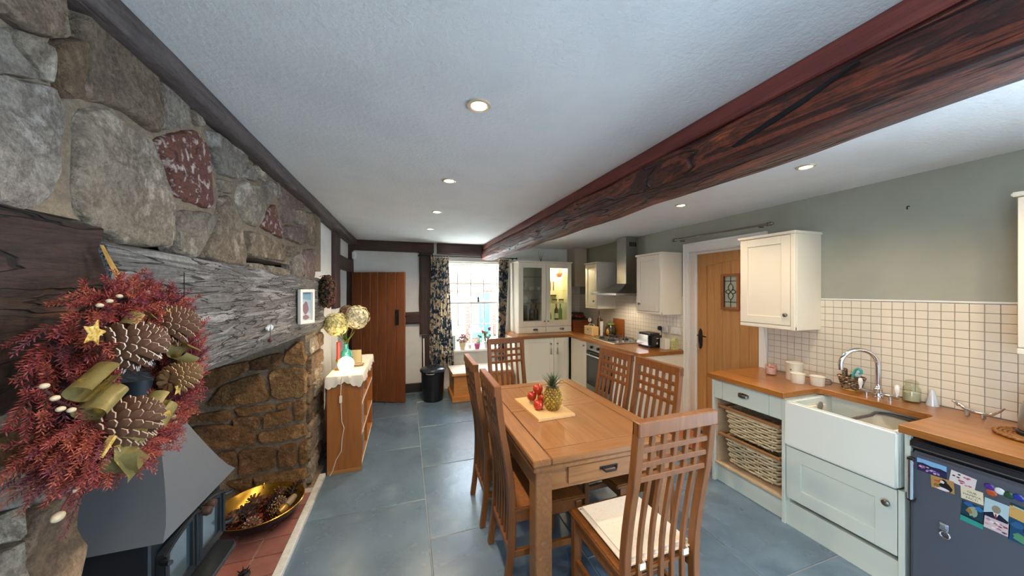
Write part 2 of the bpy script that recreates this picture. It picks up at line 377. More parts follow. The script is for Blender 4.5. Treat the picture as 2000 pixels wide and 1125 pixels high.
timber(rect_sec(.24, .38, 5.255, 5.32), .14, .88, 'Z', TIMB, .012, 16, 'narrower lower half of the dark oak post behind the bin')
timber(rect_sec(5.25, 5.32, 1.07, 1.25), -.06, .22, 'X', TIMBX, .008, 10, 'short dark oak rail beside the plank door')
struct('baseboard_back', box(-.1, .55, 5.262, 5.30, 0, .135, .004), plain('2a2422', .6, name='dark_skirting'))
bm = bm_(); bx(bm, -.80, -.745, 4.10, 4.16, .0, 1.385, .004)
struct('trim_20', bm, WHITEP)['label'] = 'white painted lining under the dark door post'
sw = thing('light_switch', 'small white switch plate at the foot of the dark door post', 'switch', (-.745, 4.25, 1.31))
obj('back_box', box(-.80, -.757, 4.19, 4.31, 1.24, 1.382, .004), WHITEP, sw); obj('rocker', box(-.757, -.748, 4.22, 4.28, 1.28, 1.34, .003), plain('f2f0ea', .35), sw)
sn = thing('motion_sensor', 'small white motion sensor high in the far left corner', 'sensor', (-.70, 5.2, 2.10))
obj('housing', lathe(bm_(), [(0, -.055), (.022, -.055), (.03, -.03), (.03, .04), (.02, .055), (0, .055)], (-.715, 5.16, 2.10), 16), plain('eceae4', .4), sn, smooth=True)
obj('lens', ball(bm_(), (-.70, 5.135, 2.09), .016, (1, .6, 1.4)), plain('f8f8f8', .2), sn, smooth=True)
# ------------------------------------------------------------------ ceiling beam
BEAM = tex('old_red_brown_oak_beam', ['140a0a', '54241a', '261210', '84402a', '361a15', 'ac5c32', '52261c'], (11, 1.3, 11), detail=11, rough=.48, bump=1.0, dist=.03, rand=False, distort=.9, pos=[.31, .41, .47, .54, .59, .66, .74], big=2.6, speck=45, nrough=.66, crack=(9, .9, 9))
sec = [(1.40, 2.345), (1.225, 2.345), (1.222, 2.30), (1.218, 2.262), (1.202, 2.252), (1.184, 2.235), (1.178, 2.205), (1.180, 2.175), (1.188, 2.145), (1.198, 2.118), (1.222, 2.100), (1.26, 2.092), (1.30, 2.090), (1.34, 2.092), (1.385, 2.095), (1.404, 2.108), (1.41, 2.15), (1.41, 2.19), (1.404, 2.25), (1.40, 2.30)]
beam = struct('ceiling_beam', rough_beam(sec, YN, YB, 340, .016, 4.2, 5), BEAM, smooth=True, angle=30)
obj('fascia_board', rough_beam(rect_sec(1.196, 1.24, 2.258, 2.336, .006), YN, 5.18, 80, .003, 4, 3), tex('maroon_stained_board', ['4a201c', '74362e', '602a24', '86443a'], (20, 1.6, 20), rough=.5, bump=.4, dist=.01, rand=False), beam, smooth=True, angle=40)
beam['label'] = 'huge dark red-brown oak beam running the length of the ceiling'
bm = bm_()
crack = [(.90, 2.066 + .075, .001), (.82, 2.158, .006), (.74, 2.172, .009), (.67, 2.186, .008), (.59, 2.21, .005), (.54, 2.222, .001)]
A = [[bm.verts.new((x, y, z + s * h * 1.0)) for x, s in ((1.168, 1), (1.168, -1), (1.20, -1), (1.20, 1))] for y, z, h in crack]
for P_, Q_ in zip(A, A[1:]):
    for j in range(4): bm.faces.new((P_[j], P_[(j + 1) % 4], Q_[(j + 1) % 4], Q_[j]))
bm.faces.new(A[0]); bm.faces.new(A[-1][::-1])
obj('drying_crack', bm, plain('0a0606', .9, name='crack_shadowed_heartwood'), beam)
# ------------------------------------------------------------------ stone chimney breast
MORTAR = tex('lime_mortar', ['7a6a58', '98866f', '887764', 'a89680'], (9, 9, 9), detail=10, speck=80, rough=.95, bump=.9, bscale=30, dist=.02, rand=False)
STONE = tex('rubble_stone', ['6a645e', 'd8d0c4', 'a69c92', 'f6f0e8', 'c8beb4'], (8, 8, 8), detail=14, rough=.9, bump=1.0, bscale=15, dist=.09, tint=True, big=4, distort=.25, nrough=.7, speck=90, pos=[.28, .42, .52, .64, .75])
REDST = tex('red_veined_stone', ['4a302a', '84503f', '603a32', 'c0a498', 'e0d2c6'], (30, 30, 30), detail=12, rough=.85, bump=1.0, bscale=30, dist=.03, distort=.4, pos=[.34, .45, .53, .60, .70])
TINT = {'grey': ['e0dad4', 'e8e2dc', 'd8d4d0'], 'buff': ['dcc8b0', 'd2c0aa', 'd8c6b2'], 'pale': ['ece0ce', 'e2d8ca', 'e8dece'], 'brown': ['b89c80', 'ac9478'], 'red': ['e0c8c0'], 'mauve': ['ccb8b4', 'c4b0ac'], 'dark': ['d8a870', 'e0b078', 'c89868', 'd0a474', 'e8bc84']}  # 'dark' fireplace tints lightened to make up for light the lintel blocks
def stone(poly, f, depth, seed, back=.05, rough=.008, fs=9.0):
    """poly: 2D outline; f(a,b,d) maps to 3D with d out of the wall. Domed, irregular, faceted rubble."""
    P = [Vector((a, b)) for a, b in poly]
    for _ in range(1):                                             # round the corners once
        P = [q for i in range(len(P)) for q in (P[i].lerp(P[(i + 1) % len(P)], .13), P[i].lerp(P[(i + 1) % len(P)], .87))]
    per = sum((P[i] - P[i - 1]).length for i in range(len(P))); st = max(.02, per / 46)
    Q = []
    for i in range(len(P)):
        a, b = P[i], P[(i + 1) % len(P)]; n = max(1, round((b - a).length / st))
        Q += [a.lerp(b, t / n) for t in range(n)]
    c = sum(Q, Vector((0, 0))) / len(Q); size = math.sqrt(per * per / 16)
    bm = bm_(); rings = []
    for s, h in ((1.015, -back), (1.015, .1), (.985, .72), (.94, .95), (.76, 1.0), (.5, 1.0), (.25, 1.0)):
        ring = []
        for q in Q:
            p = c + (q - c) * s
            n1 = noise.noise(Vector((p.x * fs + seed, p.y * fs, seed * .37)))
            n2 = noise.noise(Vector((p.x * fs * 3.5, p.y * fs * 3.5 + seed, 5)))
            w = Vector((noise.noise(Vector((q.x * 22, q.y * 22, seed))), noise.noise(Vector((q.x * 22, q.y * 22, seed + 9))))) * rough * (1 if s > .8 else .3)
            d = depth * h + (n1 * .5 * depth + n2 * .25 * depth) * (1 if h > .3 else 0) if h > 0 else h
            ring.append(bm.verts.new(f(p.x + w.x, p.y + w.y, d)))
        rings.append(ring)
    n = len(Q)
    for A, B in zip(rings, rings[1:]):
        for k in range(n): bm.faces.new((A[k], A[(k + 1) % n], B[(k + 1) % n], B[k]))
    bm.faces.new(rings[-1])
    return bm
UP=[
 ('grey',[(0.87,1.984),(0.895,2.014),(0.951,2.033),(1.0,2.051),(1.017,2.02),(1.014,1.937),(1.011,1.854),(1.0,1.805),(0.967,1.771),(0.922,1.766),(0.895,1.772),(0.847,1.766),(0.847,1.965)]),
 ('buff',[(0.855,2.128),(1.011,2.285),(1.017,2.231),(1.011,2.174),(0.988,2.146),(0.936,2.134),(0.895,2.132),(0.87,2.117)]),
 ('grey',[(0.855,2.095),(0.895,2.108),(0.913,2.081),(0.946,2.056),(0.951,2.037),(0.895,2.018),(0.855,1.977)]),
 ('pale',[(0.917,2.125),(0.961,2.132),(0.991,2.131),(0.999,2.059),(0.983,2.055),(0.941,2.085)]),
 ('buff',[(1.065,2.295),(1.097,2.328),(1.177,2.325),(1.296,2.313),(1.307,2.249),(1.33,2.148),(1.319,2.093),(1.253,2.094),(1.144,2.095),(1.072,2.066),(1.059,2.073),(1.069,2.154),(1.046,2.224)]),
 ('brown',[(1.0,2.151),(1.059,2.206),(1.062,2.137),(1.05,2.056),(1.02,2.034),(1.004,2.065)]),
 ('pale',[(1.065,2.034),(1.144,2.081),(1.214,2.067),(1.296,2.063),(1.342,1.996),(1.386,1.925),(1.41,1.809),(1.393,1.745),(1.214,1.73),(1.112,1.756),(1.061,1.784),(1.054,1.899)]),
 ('grey',[(1.324,2.259),(1.355,2.286),(1.478,2.278),(1.494,2.211),(1.367,2.124),(1.337,2.126)]),
 ('pale',[(1.486,2.282),(1.51,2.29),(1.577,2.241),(1.534,2.216),(1.502,2.224)]),
 ('red',[(1.307,2.073),(1.51,2.197),(1.574,2.179),(1.625,2.066),(1.629,1.926),(1.404,1.915),(1.371,2.006)]),
 ('pale',[(1.427,1.879),(1.643,1.916),(1.648,1.883),(1.543,1.734),(1.494,1.718),(1.431,1.738),(1.416,1.81)]),
 ('grey',[(1.614,2.197),(1.592,2.24),(1.693,2.253),(1.897,2.263),(1.905,2.223),(1.852,2.12),(1.679,2.084),(1.637,2.122)]),
 ('pale',[(1.666,2.066),(1.79,2.09),(1.778,2.034),(1.677,2.016)]),
 ('buff',[(1.687,1.997),(1.755,2.016),(1.852,1.934),(1.905,1.772),(1.891,1.713),(1.693,1.717),(1.563,1.732),(1.637,1.849)]),
 ('pale',[(1.875,2.123),(2.089,2.149),(2.123,2.077),(2.039,1.93),(1.916,1.927),(1.824,2.002),(1.836,2.065)]),
 ('grey',[(1.911,2.218),(1.962,2.224),(2.055,2.172),(1.889,2.14)]),
 ('pale',[(2.004,2.256),(2.141,2.239),(2.123,2.194),(2.069,2.19)]),
 ('grey',[(2.138,2.219),(2.255,2.229),(2.276,2.165),(2.17,2.081),(2.12,2.136)]),
 ('grey',[(2.276,2.251),(2.335,2.254),(2.344,2.189),(2.292,2.17)]),
 ('red',[(2.263,2.12),(2.357,2.025),(2.403,1.924),(2.284,1.929),(2.072,1.943)]),
 ('mauve',[(2.348,2.226),(2.886,2.266),(2.893,2.236),(2.645,2.177),(2.611,2.08),(2.426,2.026),(2.362,2.138)]),
 ('mauve',[(2.436,2.018),(2.858,2.082),(2.957,1.986),(2.805,1.938),(2.436,1.929)]),
 ('pale',[(2.663,2.174),(2.886,2.223),(2.9,2.102),(2.634,2.063)]),
 ('buff',[(1.916,1.901),(2.455,1.892),(2.475,1.783),(2.13,1.776),(1.945,1.766)]),
 ('pale',[(1.945,1.735),(2.123,1.738),(2.141,1.706),(1.945,1.705)]),
 ('pale',[(2.174,1.741),(2.505,1.731),(2.505,1.692),(2.174,1.693)]),
 ('grey',[(2.578,1.823),(2.729,1.879),(2.825,1.847),(2.792,1.694),(2.578,1.692)]),
 ('buff',[(2.49,1.891),(2.68,1.91),(2.669,1.869),(2.515,1.817)]),
 ('buff',[(2.921,2.211),(3.249,2.267),(3.214,1.978),(2.994,1.977),(2.893,2.093)]),
 ('mauve',[(2.845,1.904),(3.179,1.954),(3.145,1.681),(2.838,1.688)]),
 ('buff',[(1.319,2.243),(1.328,2.146),(1.319,2.101)]),
 ('grey',[(1.307,2.321),(1.463,2.306),(1.345,2.286),(1.314,2.261)]),
]
PIER=[
 ('grey',[(0.831,1.303),(0.91,1.235),(0.932,1.202),(0.981,1.16),(1.042,1.172),(1.051,1.151),(1.038,1.134),(0.932,1.161),(0.831,1.198)]),
 ('pale',[(0.831,1.192),(0.91,1.165),(0.932,1.168),(0.923,1.099),(0.831,1.13)]),
 ('brown',[(0.981,1.15),(1.029,1.135),(1.055,1.097),(1.05,1.063),(1.043,1.032),(1.052,0.99),(1.04,0.959),(1.021,0.912),(0.932,0.989),(0.931,1.086),(0.937,1.134)]),
 ('pale',[(0.831,1.124),(0.91,1.102),(0.923,1.096),(0.926,0.995),(0.831,1.077)]),
]
CHEEK=[
 [(-1.433,0.997),(-1.126,1.071),(-1.126,0.991),(-1.336,0.88),(-1.433,0.842)],
 [(-1.116,1.071),(-0.903,1.12),(-0.936,0.995),(-1.105,0.983)],
 [(-0.882,1.132),(-0.771,1.209),(-0.754,1.007),(-0.849,1.014),(-0.903,1.044)],
 [(-1.375,0.776),(-1.287,0.9),(-1.064,0.967),(-1.037,0.915),(-0.984,0.746),(-1.167,0.741),(-1.356,0.744)],
 [(-1.006,0.969),(-0.849,0.995),(-0.754,0.981),(-0.754,0.76),(-0.968,0.757)],
 [(-1.218,0.722),(-0.958,0.718),(-0.952,0.679),(-1.187,0.651)],
 [(-0.941,0.716),(-0.854,0.726),(-0.854,0.687),(-0.936,0.677)],
 [(-1.223,0.649),(-1.085,0.645),(-1.048,0.603),(-1.064,0.542),(-1.146,0.535),(-1.218,0.587)],
 [(-1.032,0.651),(-0.871,0.67),(-0.832,0.575),(-1.027,0.537)],
 [(-0.843,0.718),(-0.754,0.734),(-0.754,0.578),(-0.821,0.587)],
 [(-1.489,0.694),(-1.238,0.712),(-1.238,0.627),(-1.48,0.645)],
 [(-1.471,0.62),(-1.228,0.601),(-1.079,0.507),(-1.085,0.433),(-1.327,0.426),(-1.452,0.523)],
 [(-1.069,0.512),(-0.759,0.547),(-0.742,0.447),(-0.979,0.423),(-1.064,0.448)],
 [(-1.307,0.405),(-1.207,0.402),(-1.192,0.277),(-1.287,0.305)],
 [(-1.192,0.4),(-0.947,0.387),(-0.958,0.23),(-1.187,0.202)],
 [(-0.925,0.396),(-0.815,0.399),(-0.81,0.237),(-0.936,0.226)],
 [(-0.799,0.39),(-0.742,0.421),(-0.742,0.226),(-0.793,0.221)],
 [(-1.095,0.185),(-0.754,0.202),(-0.754,0.098),(-1.085,0.096)],
 [(-1.277,0.182),(-1.105,0.187),(-1.105,0.1),(-1.167,0.093)],
]

bm = bm_()
bx(bm, -1.6, -.757, .15, 3.42, 1.77, 2.335)                          # over the lintel
bx(bm, -1.6, -.757, 2.94, 3.42, 0, 1.70)                            # far jamb
bx(bm, -1.6, -.757, .15, 1.02, 0, 1.17)                              # near jamb
bx(bm, -1.75, -1.55, .15, 3.42, 0, 1.80)                             # fire back
bx(bm, -1.6, -.757, .15, .30, 1.17, 1.77)
chim = struct('wall_chimney', bm, MORTAR)
chim['label'] = 'rubble stone chimney breast with a deep fireplace'
def front(a, b, d): return (-.757 + d, a, b)
sd = 0
for kind, poly in UP + [('buff', [(.3, 1.8), (.82, 1.78), (.83, 1.98), (.6, 2.05), (.3, 2.0)]), ('grey', [(.3, 2.03), (.6, 2.08), (.83, 2.02), (.84, 2.25), (.3, 2.25)])]:
    sd += 1
    obj('stone', stone(poly, front, R.uniform(.016, .028), sd * 7.3), REDST if kind == 'red' else STONE, chim, smooth=True, color=R.choice(TINT[kind]), angle=28)
for kind, poly in PIER + [('grey', [(.3, .1), (.8, .1), (.82, .6), (.3, .62)]), ('buff', [(.84, .1), (1.03, .1), (1.02, .5), (.85, .55)]), ('pale', [(.3, .66), (.82, .65), (.8, 1.05), (.3, 1.05)]), ('brown', [(.85, .6), (1.03, .56), (1.02, .89), (.85, .96)])]:
    sd += 1
    obj('stone', stone(poly, front, R.uniform(.03, .045), sd * 7.3, rough=.012), STONE, chim, smooth=True, color=R.choice(TINT[kind]), angle=28)
for poly in CHEEK + [[(-1.52, 1.0), (-1.45, .99), (-1.45, .85), (-1.52, .8)], [(-1.54, .4), (-1.33, .4), (-1.31, .3), (-1.54, .28)]]:
    sd += 1
    obj('stone', stone(poly, lambda a, b, d: (a, 2.94 - d, b), R.uniform(.022, .04), sd * 7.3), STONE, chim, smooth=True, color=R.choice(TINT['dark']), angle=28)
z = .04
while z < 1.20:                                                     # far jamb, towards the room
    h = R.uniform(.09, .2); h = min(h, 1.225 - z); cut = R.choice([None, 3.10, 3.2, 3.26])
    for a, b in ([(2.95, 3.41)] if cut is None else [(2.95, cut), (cut + .015, 3.41)]):
        sd += 1; j = lambda: R.uniform(-.006, .006)
        obj('stone', stone([(a + j(), z + j()), (b + j(), z + j() + .01), (b + j(), z + h - .014 + j()), (a + j(), z + h - .014 + j())], front, R.uniform(.02, .035), sd * 7.3), STONE, chim, smooth=True, color=R.choice(TINT['buff'] + TINT['pale'] + TINT['brown']), angle=28)
    z += h
for y0, z0 in [(1.1, .1), (1.5, .12), (1.95, .1), (2.4, .12), (1.05, .45), (1.4, .42), (1.9, .46), (2.35, .44), (1.2, .8), (1.7, .78), (2.2, .8), (2.6, .78), (1.1, 1.1), (1.6, 1.12), (2.1, 1.1), (2.5, 1.12)]:
    sd += 1; w_ = R.uniform(.32, .42); h_ = R.uniform(.24, .3)
    obj('stone', stone([(y0, z0), (y0 + w_, z0 + .01), (y0 + w_ - .02, z0 + h_), (y0 + .01, z0 + h_ - .01)], lambda a, b, d: (-1.55 + d, a, b), .03, sd * 7.3), STONE, chim, smooth=True, color=R.choice(TINT['dark']), angle=28)
# oak lintel over the fire, and the dark timber set back behind its near end
WEATH = tex('weathered_grey_oak', ['2c2a2a', '7c7a79', '5a5857', 'a3a2a1', '6c6a69'], (22, 1.6, 22), detail=12, nrough=.72, speck=70, rough=.75, bump=1.0, dist=.02, rand=False, distort=.5, pos=[.30, .42, .50, .60, .70], crack=(30, 3.2, 30))
DARKOAK = tex('dark_brown_oak', ['120c0b', '3a2722', '1f1614', '7a4c38'], (13, 1.8, 13), detail=9, rough=.7, bump=1.0, dist=.02, rand=False, distort=.6, pos=[.32, .45, .55, .72], crack=(14, 2.2, 14), speck=40)
def lintel_sec(zb, zt, xf=-.725):
    P = [(-1.05, zb), (xf - .02, zb), (xf, zb + .03), (xf + .012, zb + .10), (xf - .004, zb + .115), (xf - .002, zt - .06), (xf - .02, zt - .01), (xf - .05, zt), (-1.05, zt)]
    out = []
    for i, p in enumerate(P):
        q = P[(i + 1) % len(P)]; n = max(1, round(math.hypot(q[0] - p[0], q[1] - p[1]) / .03)) if i < 8 else 1
        out += [(p[0] + (q[0] - p[0]) * t / n, p[1] + (q[1] - p[1]) * t / n) for t in range(n)]
    return out
bm = rough_beam(lintel_sec(1.262, 1.718), 1.125, 3.42, 90, .009, 5, 77)
for v in bm.verts:
    k = (v.co.y - 1.11) / 2.31; v.co.z += (.5 - k) * (.05 if v.co.z < 1.45 else .02)
    s_ = min(1, max(0, (1.52 - v.co.y) / .36)); s_ = s_ * s_ * (3 - 2 * s_)
    if v.co.z < 1.5: v.co.z += .115 * s_ * (1.5 - v.co.z) / .22
lint = struct('mantel_beam', bm, WEATH, smooth=True, angle=30); lint['label'] = 'weathered grey oak lintel over the fireplace'
obj('joint', obar(bm_(), (-.7275, 1.40, 1.66), (-.7275, 1.406, 1.40), .004, .012, up=(1, 0, 0)), plain('17120f', .9), lint)
bm = rough_beam([(-1.10, 1.335), (-.79, 1.335), (-.742, 1.36), (-.732, 1.42), (-.742, 1.48), (-.73, 1.54), (-.748, 1.59), (-.74, 1.64), (-.75, 1.70), (-.745, 1.765), (-1.10, 1.765)], .30, 1.13, 40, .010, 6, 19)
struct('trim_21', bm, DARKOAK, smooth=True, angle=50)['label'] = 'dark brown oak timber set back behind the wreath'
# quarry-tiled hearth
TILE = tex('red_quarry_tile', ['865a54', '9c6e66', '90625a', 'aa8076'], (6, 6, 6), rough=.4, bump=.15, bscale=40, dist=.004, tint=True)
hearth = struct('hearth', box(-1.55, -.70, 1.0, 2.945, -.002, .022), plain('b9aea6', .8, name='tile_grout')); hearth['label'] = 'hearth of red quarry tiles in front of the stove'
for i in range(4):
    for k in range(13):
        y = 1.045 + k * .1525; x1 = -.703 - i * .15
        if y + .145 > 2.945: continue
        obj('quarry_tile', box(x1 - .1445, x1, y, y + .1465, .012, .031, .003), TILE, hearth, color=R.choice(['ffffff', 'e6dcd8', 'f4e0d8', 'd8ccd0', 'ffeae0']))
obj('edging_strip', box(-.70, -.652, .25, 3.12, 0, .034, .003), tex('worn_white_edging', ['9a9a96', 'cfcfcb', 'b8b6b0'], (12, 12, 12), rough=.7, bump=.2, bscale=60), hearth)
obj('mortar_fillet', box(-.76, -.70, 2.945, 3.30, 0, .022, .006), MORTAR, hearth)
# ------------------------------------------------------------------ doors
def tag_structure(name, label):
    o = bpy.data.objects.new(name, None); COL.objects.link(o); o['kind'] = 'structure'; o['label'] = label; WP[o.name] = Vector((0, 0, 0)); return o
# plank door standing open against the back wall (built along +X from its hinge, then turned)
PINE = tex('brown_stained_planks', ['5a2f16', '7c4520', '6a3a1b', '8c5428'], (20, 20, 1.6), rough=.5, bump=.3, dist=.006)
d1 = tag_structure('door_1', 'brown ledged plank door standing open against the far wall')
wid = .80; xs = [0, .155, .29, .40, .525, .665, wid]
for a, b in zip(xs, xs[1:]): obj('plank', box(a + .002, b - .002, -.016, .016, .012, 1.85, .005), PINE, d1)
for zz in (.25, 1.0, 1.62): obj('ledge', box(.05, wid - .05, .016, .042, zz, zz + .12, .004), PINE, d1)
obj('latch_plate', box(.655, .715, -.02, -.016, 1.10, 1.32, .002), IRON, d1)
obj('latch_handle', tube(bm_(), [(.685, -.02, 1.27), (.685, -.05, 1.25), (.685, -.055, 1.20), (.685, -.05, 1.15), (.685, -.02, 1.13)], .007), IRON, d1, smooth=True)
obj('thumb_catch', box(.79, .83, -.008, .008, 1.22, 1.235), IRON, d1)
d1.location = (-.735, 5.12, 0); d1.rotation_euler = (0, 0, math.atan2(4.78 - 5.12, .735))
# oak door in the right wall
ODOOR = tex('oak_door_boards', ['a9713c', 'c18b52', 'b47d46', 'd09c63'], (24, 24, 1.6), rough=.42, bump=.1, dist=.003)
d2 = tag_structure('door_2', 'golden oak boarded door with a leaded glass light in the right wall')
DX = 3.16
for y0, y1 in [(2.08, 2.17), (2.17, 2.26), (2.26, 2.35), (2.35, 2.54), (2.54, 2.63), (2.63, 2.72)]:
    if y0 == 2.35:
        for za, zb in ((.12, 1.40), (1.76, 1.93)):
            for q in (0, 1): obj('board', box(DX + .006, DX + .03, y0 + .095 * q + .001, y0 + .095 * (q + 1) - .001, za, zb, .003), ODOOR, d2)
    else: obj('board', box(DX + .006, DX + .03, y0 + .001, y1 - .001, .12, 1.93, .003), ODOOR, d2)
obj('stile', box(DX - .004, DX + .03, 2.72, 2.835, .02, 2.0, .003), ODOOR, d2)
obj('stile', box(DX - .004, DX + .03, 1.98, 2.08, .02, 2.0, .003), ODOOR, d2)
obj('bottom_rail', box(DX - .004, DX + .03, 2.08, 2.72, .02, .16, .003), ODOOR, d2)
arch = [(2.08, 2.0), (2.08, 1.86)] + [(2.08 + .64 * t / 12, 1.86 + .04 * sin(pi * t / 12)) for t in range(1, 12)] + [(2.72, 1.86), (2.72, 2.0)]
obj('arched_rail', prism(bm_(), arch, lambda a, b: (DX - .004, a, b), lambda a, b: (DX + .03, a, b)), ODOOR, d2)
bm = bm_()
for y in (2.345, 2.515): bx(bm, DX - .014, DX + .03, y, y + .028, 1.395, 1.765, .003)
for zz in (1.395, 1.738): bx(bm, DX - .014, DX + .03, 2.373, 2.515, zz, zz + .027, .003)
lf = obj('light_frame', bm, tex('dark_oak_bead', ['8a5228', 'a2683a'], (24, 24, 3), rough=.45, bump=.1, dist=.003), d2)
obj('obscured_pane', box(DX + .008, DX + .013, 2.37, 2.52, 1.42, 1.74), plain('a5aa98', .35, name='obscured_leaded_glass', coat=.3), lf)
bm = bm_(); cy, cz = 2.444, 1.58; XG = DX + .004
for z in (1.475, 1.69): tube(bm, [(XG, 2.373, z), (XG, 2.515, z)], .003, 6)
for y in (2.40,): pass
tube(bm, [(XG, cy, 1.422), (XG, cy, 1.50)], .003, 6); tube(bm, [(XG, cy, 1.66), (XG, cy, 1.738)], .003, 6); tube(bm, [(XG, 2.508, 1.422), (XG, 2.508, 1.738)], .003, 6); tube(bm, [(XG, 2.38, 1.422), (XG, 2.38, 1.738)], .003, 6)
def petal(ay, az, L, wd):
    for s in (-1, 1):
        pts = [(XG, cy + ay * L * t / 10 + s * az * wd * sin(pi * t / 10), cz + az * L * t / 10 + s * ay * wd * sin(pi * t / 10)) for t in range(11)]
        tube(bm, pts, .0035, 6)
petal(0, 1, .085, .026); petal(0, -1, .085, .026); petal(1, 0, .055, .02); petal(-1, 0, .055, .02)
obj('lead_came', bm, plain('26282a', .5, .3, name='lead'), lf, smooth=True)
h = obj('handle_plate', prism(bm_(), [(2.79 + .021 * sx * (1 if abs(sz) < .08 else .62), 1.05 + sz) for sx, sz in [(-1, -.10), (-1, -.075), (-1.2, 0), (-1, .075), (-1, .10), (0, .115), (1, .10), (1, .075), (1.2, 0), (1, -.075), (1, -.10), (0, -.115)]], lambda a, b: (DX - .011, a, b), lambda a, b: (DX - .003, a, b)), IRON, d2)
bm = tube(bm_(), [(DX - .01, 2.79, 1.09), (DX - .045, 2.79, 1.09), (DX - .05, 2.77, 1.09), (DX - .048, 2.69, 1.085)], [.011, .010, .009, .007], 10); obj('lever', bm, IRON, h, smooth=True)
bm = bm_(); tube(bm, [(DX - .01, 2.80, 1.0), (DX - .035, 2.80, 1.0)], .003); torus(bm, (DX - .035, 2.80, .975), .02, .002, 18, 6, 'X'); bx(bm, DX - .038, DX - .033, 2.795, 2.81, .895, .955, .002); bx(bm, DX - .044, DX - .039, 2.785, 2.80, .905, .955, .002)
obj('keys', bm, STEEL, h, smooth=True)
# its lining and architrave
bm = bm_()
bx(bm, XR - .002, XR + .24, 2.855, 2.868, 0, 2.05); bx(bm, XR - .002, XR + .24, 2.00, 2.092, 0, 2.05); bx(bm, XR - .002, XR + .24, 2.09, 2.86, 2.022, 2.06)
bx(bm, 3.15, 3.21, 2.835, 2.86, 0, 2.03)
bx(bm, 3.15, 3.20, 2.09, 2.84, 2.0, 2.026)
obj('door_lining', bm, WHITEP, d2)
bm = bm_()
for y0, y1 in ((2.86, 2.93), (2.02, 2.09)):
    bx(bm, XR - .022, XR, y0, y1, 0, 2.125, .004); bx(bm, XR - .03, XR - .018, y0 + (.05 if y0 > 2.5 else 0), y1 - (0 if y0 > 2.5 else .05), 0, 2.125, .004)
bx(bm, XR - .0225, XR, 2.0905, 2.8595, 2.03, 2.1245, .002); bx(bm, XR - .03, XR - .0185, 2.0705, 2.8795, 2.10, 2.1245, .002)
obj('architrave', bm, WHITEP, d2)
struct('wall_beyond_door', box(3.4, 3.5, 1.8, 3.1, 0, 2.2), plain('403830', .9))
bm = box(2.85, 3.17, 2.10, 2.85, -.002, .012, .004)
struct('trim_22', bm, plain('39404a', .6, name='slate_threshold'))['label'] = 'dark slate threshold under the oak door'
# ------------------------------------------------------------------ wall tiles
WTILE = plain('e0d4c0', .25, name='cream_glazed_tile', coat=.3)
TGROUT = plain('a69d90', .85, name='tile_joint')
obj('tile_bed', box(XR - .004, XR + .01, .34, 2.02, .895, 1.524), TGROUT, wall_right)
obj('tile_bed', box(XR - .004, XR + .01, 2.93, YB, .895, 1.524), TGROUT, wall_right)
pt = .0515
TC = None
rest = bm_()
for i in range(33):
    for k in range(12):
        y1 = 2.018 - i * pt; z0 = .902 + k * pt
        if y1 - pt < .72 or (y1 < 2.06 and y1 > 1.66 and z0 > 1.32):
            bx(rest, XR - .009, XR - .003, y1 - pt + .0014, y1 - .0014, z0 + .0014, z0 + pt - .0014); continue
        if TC is None:
            TC = obj('wall_tile', box(-.0035, .0035, -pt / 2 + .0014, pt / 2 - .0014, -pt / 2 + .0014, pt / 2 - .0014, .0016), WTILE, wall_right); t = TC
        else:
            t = TC.copy(); COL.objects.link(t); t.parent = wall_right
        t.location = (XR - .0062 + R.uniform(-.0004, .0004), y1 - pt / 2, z0 + pt / 2)
obj('small_wall_tiles', rest, WTILE, wall_right, kind='stuff')
bm = bm_()
for i in range(46):
    for k in range(12):
        y0 = 2.935 + i * pt; z0 = .902 + k * pt
        bx(bm, XR - .009, XR - .003, y0 + .0014, min(y0 + pt, YB) - .0014, z0 + .0014, z0 + pt - .0014)
obj('small_wall_tiles', bm, WTILE, wall_right, kind='stuff')
bm = bm_()
for i in range(9):
    for k in range(12):
        x0 = 2.60 + i * pt; z0 = .902 + k * pt
        bx(bm, x0 + .0014, min(x0 + pt, XR) - .0014, YB - .009, YB - .003, z0 + .0014, z0 + pt - .0014)
obj('small_wall_tiles', bm, WTILE, wall_back, kind='stuff'); obj('tile_bed', box(2.59, XR, YB - .004, YB + .01, .895, 1.524), TGROUT, wall_back)
struct('trim_23', box(XR - .014, XR, .30, 1.632, 1.522, 1.534, .003, 2), WHITEP)['label'] = 'cream bead along the top of the wall tiles'
# ------------------------------------------------------------------ dining table
t = thing('dining_table', 'rectangular oak dining table in the middle of the chairs', 'table', (1.03, 2.09, 0))
X0, X1, Y0, Y1 = .59, 1.47, 1.46, 2.72
top = obj('tabletop', box(X0 + .02, X1 - .02, Y0 + .02, Y1 - .02, .730, .752), plain('3a2414', .7), t)
OAKTX = tex('oiled_oak_table_cross', ['7c5232', '97693f', '885c38', 'a87b50'], (2.0, 26, 26), rough=.38, bump=.1, dist=.003, coat=.15)
bw = .098; g = .0015
for a in ((X0, X0 + bw), (X1 - bw, X1)): obj('border_board', box(a[0], a[1] - g, Y0, Y1, .728, .760, .004, 2), OAKT, top)
for a in ((Y0, Y0 + bw), (Y1 - bw, Y1)): obj('border_board', box(X0 + bw + g, X1 - bw - g, a[0], a[1], .728, .760, .004, 2), OAKTX, top)
for y0, y1 in ((2.105, 2.15), (2.153, 2.20)): obj('border_board', box(X0 + bw + g, X1 - bw - g, y0, y1, .728, .760, .0015), OAKTX, top)
for y0, y1 in ((Y0 + bw + .0045, 2.101), (2.204, Y1 - bw - .0045)):
    n = 3; wd = (X1 - X0 - 2 * bw - .009) / n
    for i in range(n): obj('top_plank', box(X0 + bw + .0045 + i * wd, X0 + bw + .0045 + (i + 1) * wd - .001, y0, y1, .728, .7588, .0015), OAKT, top)
